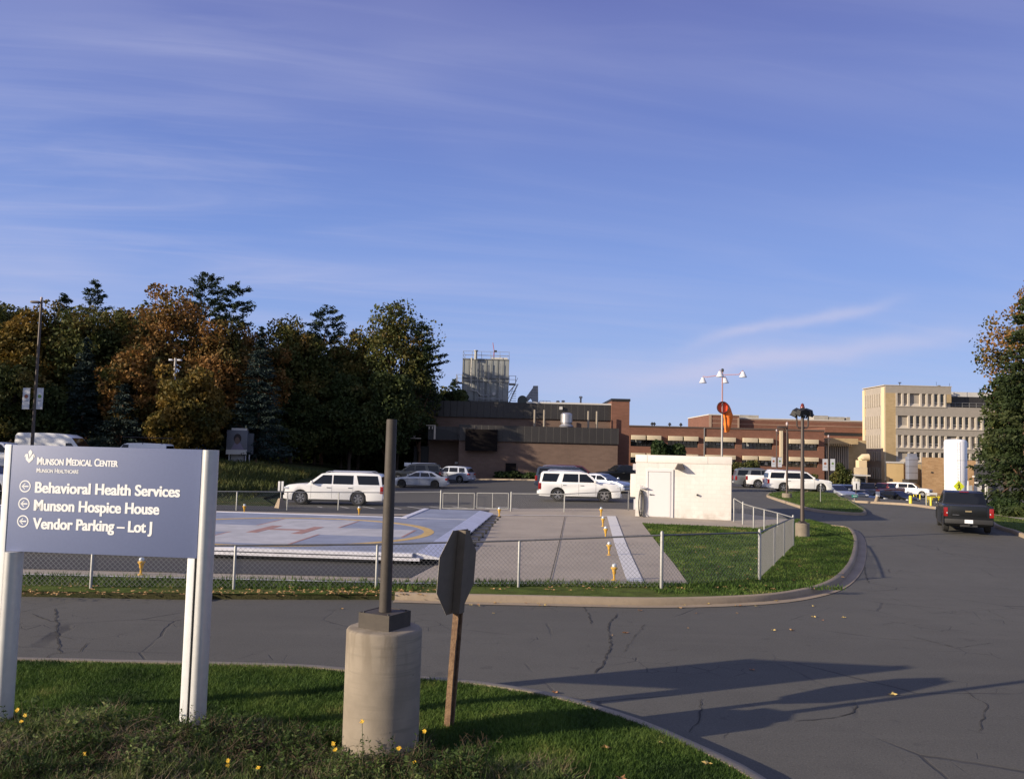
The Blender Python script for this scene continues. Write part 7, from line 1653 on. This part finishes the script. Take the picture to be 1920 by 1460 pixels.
TR = [(-45, 575, 190, 88, 'maple', 'dark green maple at the left edge of the picture', L_OLIVE), (48, 566, 125, 86, 'maple', 'yellow-orange maple right behind the tall lamp pole', L_YELLOW),
 (103, 551, 46, 104, 'pine', 'dark pine crown rising just right of the tall lamp pole', L_PINE), (160, 531, 64, 104, 'pine', 'solitary tall pine crown on the skyline left of the big maple', L_PINE),
 (150, 582, 185, 89, 'maple', 'olive-green broad maple under the two left pine crowns', L_OLIVE), (242, 572, 130, 96, 'maple', 'green and orange maple left of the big orange one', L_OLIVE),
 (305, 533, 175, 92, 'maple', 'big orange maple, the tallest broadleaf tree of the wood', L_ORANGE), (372, 515, 120, 100, 'pine', 'tall dark pine behind the top of the big orange maple', L_PINE),
 (425, 536, 110, 99, 'pine', 'dark pine with a ragged right side on the skyline', L_PINE), (400, 600, 150, 90, 'maple', 'orange maple in front of the two tall dark pines', L_ORANGE),
 (530, 598, 130, 102, 'maple', 'rust and green maple left of the narrow pine', L_OLIVE), (603, 577, 90, 106, 'pine', 'narrow layered pine alone on the skyline in the middle of the wood', L_PINE),
 (590, 668, 150, 103, 'maple', 'dark maple below the narrow pine', L_GREEN), (672, 618, 120, 105, 'maple', 'green maple left of the tallest right-hand tree', L_OLIVE),
 (745, 566, 150, 104, 'maple', 'tall green and gold tree at the right end of the wood', L_OLIVE), (786, 606, 85, 103, 'pine', 'pine with a bare reddish trunk beside the brown building', L_PINE),
 (480, 618, 130, 88, 'spruce', 'grey-blue spruce in the middle of the wood', L_SPRUCE), (150, 632, 110, 84, 'spruce', 'blue spruce behind the high-roof van', L_SPRUCE),
 (225, 720, 120, 82, 'spruce', 'dark low spruce right of the blue spruce', L_SPRUCE), (20, 668, 150, 82, 'maple', 'orange-green maple low at the left edge behind the lamp pole', L_OLIVE),
 (345, 690, 150, 80, 'maple', 'small gold and green maple in front of the blue lorry', L_YELLOW), (250, 650, 150, 86, 'maple', 'rusty maple filling the middle of the left wood', L_ORANGE), (455, 720, 130, 93, 'maple', 'dark maple behind the picture trailer', L_GREEN),
 (545, 735, 170, 98, 'maple', 'dark green undergrowth maple above the long white vehicle', L_GREEN), (655, 705, 150, 99, 'maple', 'dark green maple left of the brown pole', L_GREEN), (725, 700, 120, 99, 'maple', 'low green maple behind the brown pole', L_GREEN), (90, 720, 150, 84, 'maple', 'dark green maple behind the tall lamp pole base', L_GREEN)]
for i, (px, ty, wpx, Yd, kd, lb, m_) in enumerate(TR): tree_at(px, ty, wpx, Yd, kd, lb, m_, 100+i)
for i, (px, ty, wpx, Yd, lb, m_) in enumerate([(100, 583, 120, 91, 'olive maple filling the gap right of the yellow-orange one', L_OLIVE), (198, 586, 130, 92, 'yellow-green maple under the solitary tall pine', L_OLIVE), (0, 572, 120, 93, 'dark orange maple cut by the left edge of the picture', L_OLIVE), (470, 618, 120, 96, 'rust-coloured maple behind the grey-blue spruce', L_ORANGE), (565, 612, 110, 100, 'brown-green maple just left of the narrow pine', L_OLIVE), (640, 640, 110, 104, 'green maple just right of the narrow pine', L_OLIVE), (215, 600, 110, 95, 'green maple left of the big orange maple, upper crown', L_OLIVE)]): tree_at(px, ty, wpx, Yd, 'maple', lb, m_, 200+i)
tree_at(832, 727, 44, 132, 'maple', 'small green and orange treetop behind the left end of the brown building', L_OLIVE, 301, group=None)
tree_at(848, 712, 26, 134, 'pine', 'small pine top left of the cooling tower', L_PINE, 302, group=None)
# trees continuing past the left edge of the picture; they throw the long morning shade
for i, (x, y_, h, w_, m_) in enumerate([(-66, 84, 20, 13, L_OLIVE), (-75, 70, 20, 14, L_ORANGE), (-66, 58, 17, 11, L_GREEN), (-86, 54, 20, 14, L_OLIVE), (-78, 92, 21, 14, L_GREEN), (-92, 74, 21, 15, L_OLIVE), (-76, 46, 17, 11, L_OLIVE), (-52, 41, 14, 9, L_OLIVE), (-55, 51, 17, 10, L_ORANGE), (-58, 62, 18, 10, L_GREEN)]):
    cr = maple('m', 110, w_/2, h*0.44, 400+i, 0.5, 90, trunk_h=2); add_tree('maple_tree', (x, y_, T(x, y_)), 'tree of the wood beyond the left edge of the picture', cr, m_, 2, 0.35)
# back of the wood: one mass behind the single trees
nb = 70000; rs = np.random.RandomState(8); x = rs.uniform(-75, -6, nb); y = 112+rs.uniform(-2, 6, nb); hmax = 11+2.0*np.sin(x*0.35)+1.4*np.sin(x*0.9+1); z = 0.3+hmax*rs.rand(nb)**0.9
a = rs.normal(size=(nb, 3)); a /= np.linalg.norm(a, axis=1)[:, None]; b = np.cross(a, rs.normal(size=(nb, 3))); b /= np.linalg.norm(b, axis=1)[:, None]; s_ = 0.42; Pn = np.stack([x, y, z], 1)
o = npmesh('woodland', np.stack([Pn-a*s_, Pn+b*s_*0.7, Pn+a*s_, Pn-b*s_*0.7], 1).reshape(-1, 3), 4, L_GREEN, cols=rs.rand(nb)*0.5); tag(o, 'dense dark green mass of the wood behind the single trees', 'woodland', kind='stuff')
L_CONIFER = leafmat('needle_dark_green', [(0.1, (0.014, 0.026, 0.008)), (0.5, (0.030, 0.046, 0.015)), (0.9, (0.070, 0.078, 0.028))], trans=0.1)
# right hand trees
tree_at(1968, 515, 205, 62, 'maple', 'large maple with rust-coloured left edge at the right of the picture', L_ORANGE, 501, group=None, leaf=0.30, ncl=170)
tree_at(1925, 565, 200, 55, 'spruce', 'big dark green conifer overhanging the pavement at the right edge', L_CONIFER, 502, group=None)
tree_at(1885, 700, 80, 60, 'maple', 'green leafy lower crown left of the right-hand conifer', L_GREEN, 503, group=None, leaf=0.28, ncl=90)
# shrubs
def shrub(px, py, wpx, hpx, m_, label, seed, Yd=None, name='shrub'):
    p = G(px, py) if Yd is None else V(px, py, Yd); Yd = p.y; s_ = Yd/1600; rx, rz_ = wpx*s_/2, hpx*s_/2
    z = T(p.x, Yd); r_ = np.random.RandomState(seed); n = int(700+wpx*hpx*1.2); d = r_.normal(size=(n, 3)); d /= np.linalg.norm(d, axis=1)[:, None]; q = d*(r_.rand(n)[:, None]**0.35)*np.array([rx, min(rx, 1.8), rz_]); q *= (1+0.18*np.sin(5*np.arctan2(d[:, 2], d[:, 0])+seed))[:, None]; q[:, 2] += rz_
    a = r_.normal(size=(n, 3)); a /= np.linalg.norm(a, axis=1)[:, None]; b = np.cross(a, r_.normal(size=(n, 3))); b /= np.linalg.norm(b, axis=1)[:, None]; sl = 0.14
    o = empty(name, (p.x, Yd, z), label=label, cat='shrub'); npmesh('foliage', np.stack([q-a*sl, q+b*sl*.7, q+a*sl, q-b*sl*.7], 1).reshape(-1, 3), 4, m_, o, cols=r_.rand(n)); MB().tube([(0, 0, -0.1), (0, 0, rz_)], 0.06, 6).build('stem', M_BARK, o)
    return o
shrub(895, 896, 70, 16, L_HEDGE, 'left part of the low hedge under the black louver screen', 1); shrub(955, 897, 60, 14, L_HEDGE, 'middle part of the low hedge at the brown brick wall', 2); shrub(1005, 898, 50, 12, L_HEDGE, 'right part of the low hedge just left of the white vehicle', 3)
shrub(1248, 905, 78, 92, L_HEDGE, 'tall rounded green bush behind the roof of the white block building', 4, Yd=75, name='tall_bush')
for i, (px, wp, hp, lb) in enumerate([(1330, 60, 40, 'sparse brown-green shrub left of the grey vehicle in front of the brick wing'), (1400, 70, 46, 'sparse shrub in front of the lower windows of the brick wing'), (1440, 50, 34, 'low red-brown shrub behind the banner pole'), (1515, 40, 44, 'dark bush at the right end of the brick wing'), (1578, 40, 60, 'tall dark bush in front of the low tan building')]): shrub(px, 905, wp, hp, L_OLIVE if i != 2 else L_ORANGE, lb, 20+i, Yd=112)
shrub(1888, 957, 90, 30, L_HEDGE, 'clipped green hedge under the right-hand conifer', 6, Yd=50); shrub(1910, 962, 60, 22, L_GREEN, 'small dark shrub at the right edge behind the pavement', 7, Yd=48)
# wild growth on the bank left of the lot
n = 30000; rs = np.random.RandomState(12); x = rs.uniform(-40, -13, n); y = rs.uniform(47.5, 82, n); k = x < np.interp(y, [46, 50, 60, 82], [-14, -15.5, -17, -18]); k &= (x > -34) ; x, y = x[k], y[k]
z = np.array([T(a, b) for a, b in zip(x, y)]); tall = np.clip((y-50)/8, 0.15, 1)
o = blades('wild_growth', x, y, z, (0.2+0.55*rs.rand(len(x)))*tall, np.full(len(x), 0.10), 0.4*np.ones(len(x)), L_OLIVE, 'rough tall growth on the bank below the trees', tone=rs.rand(len(x))*0.3)
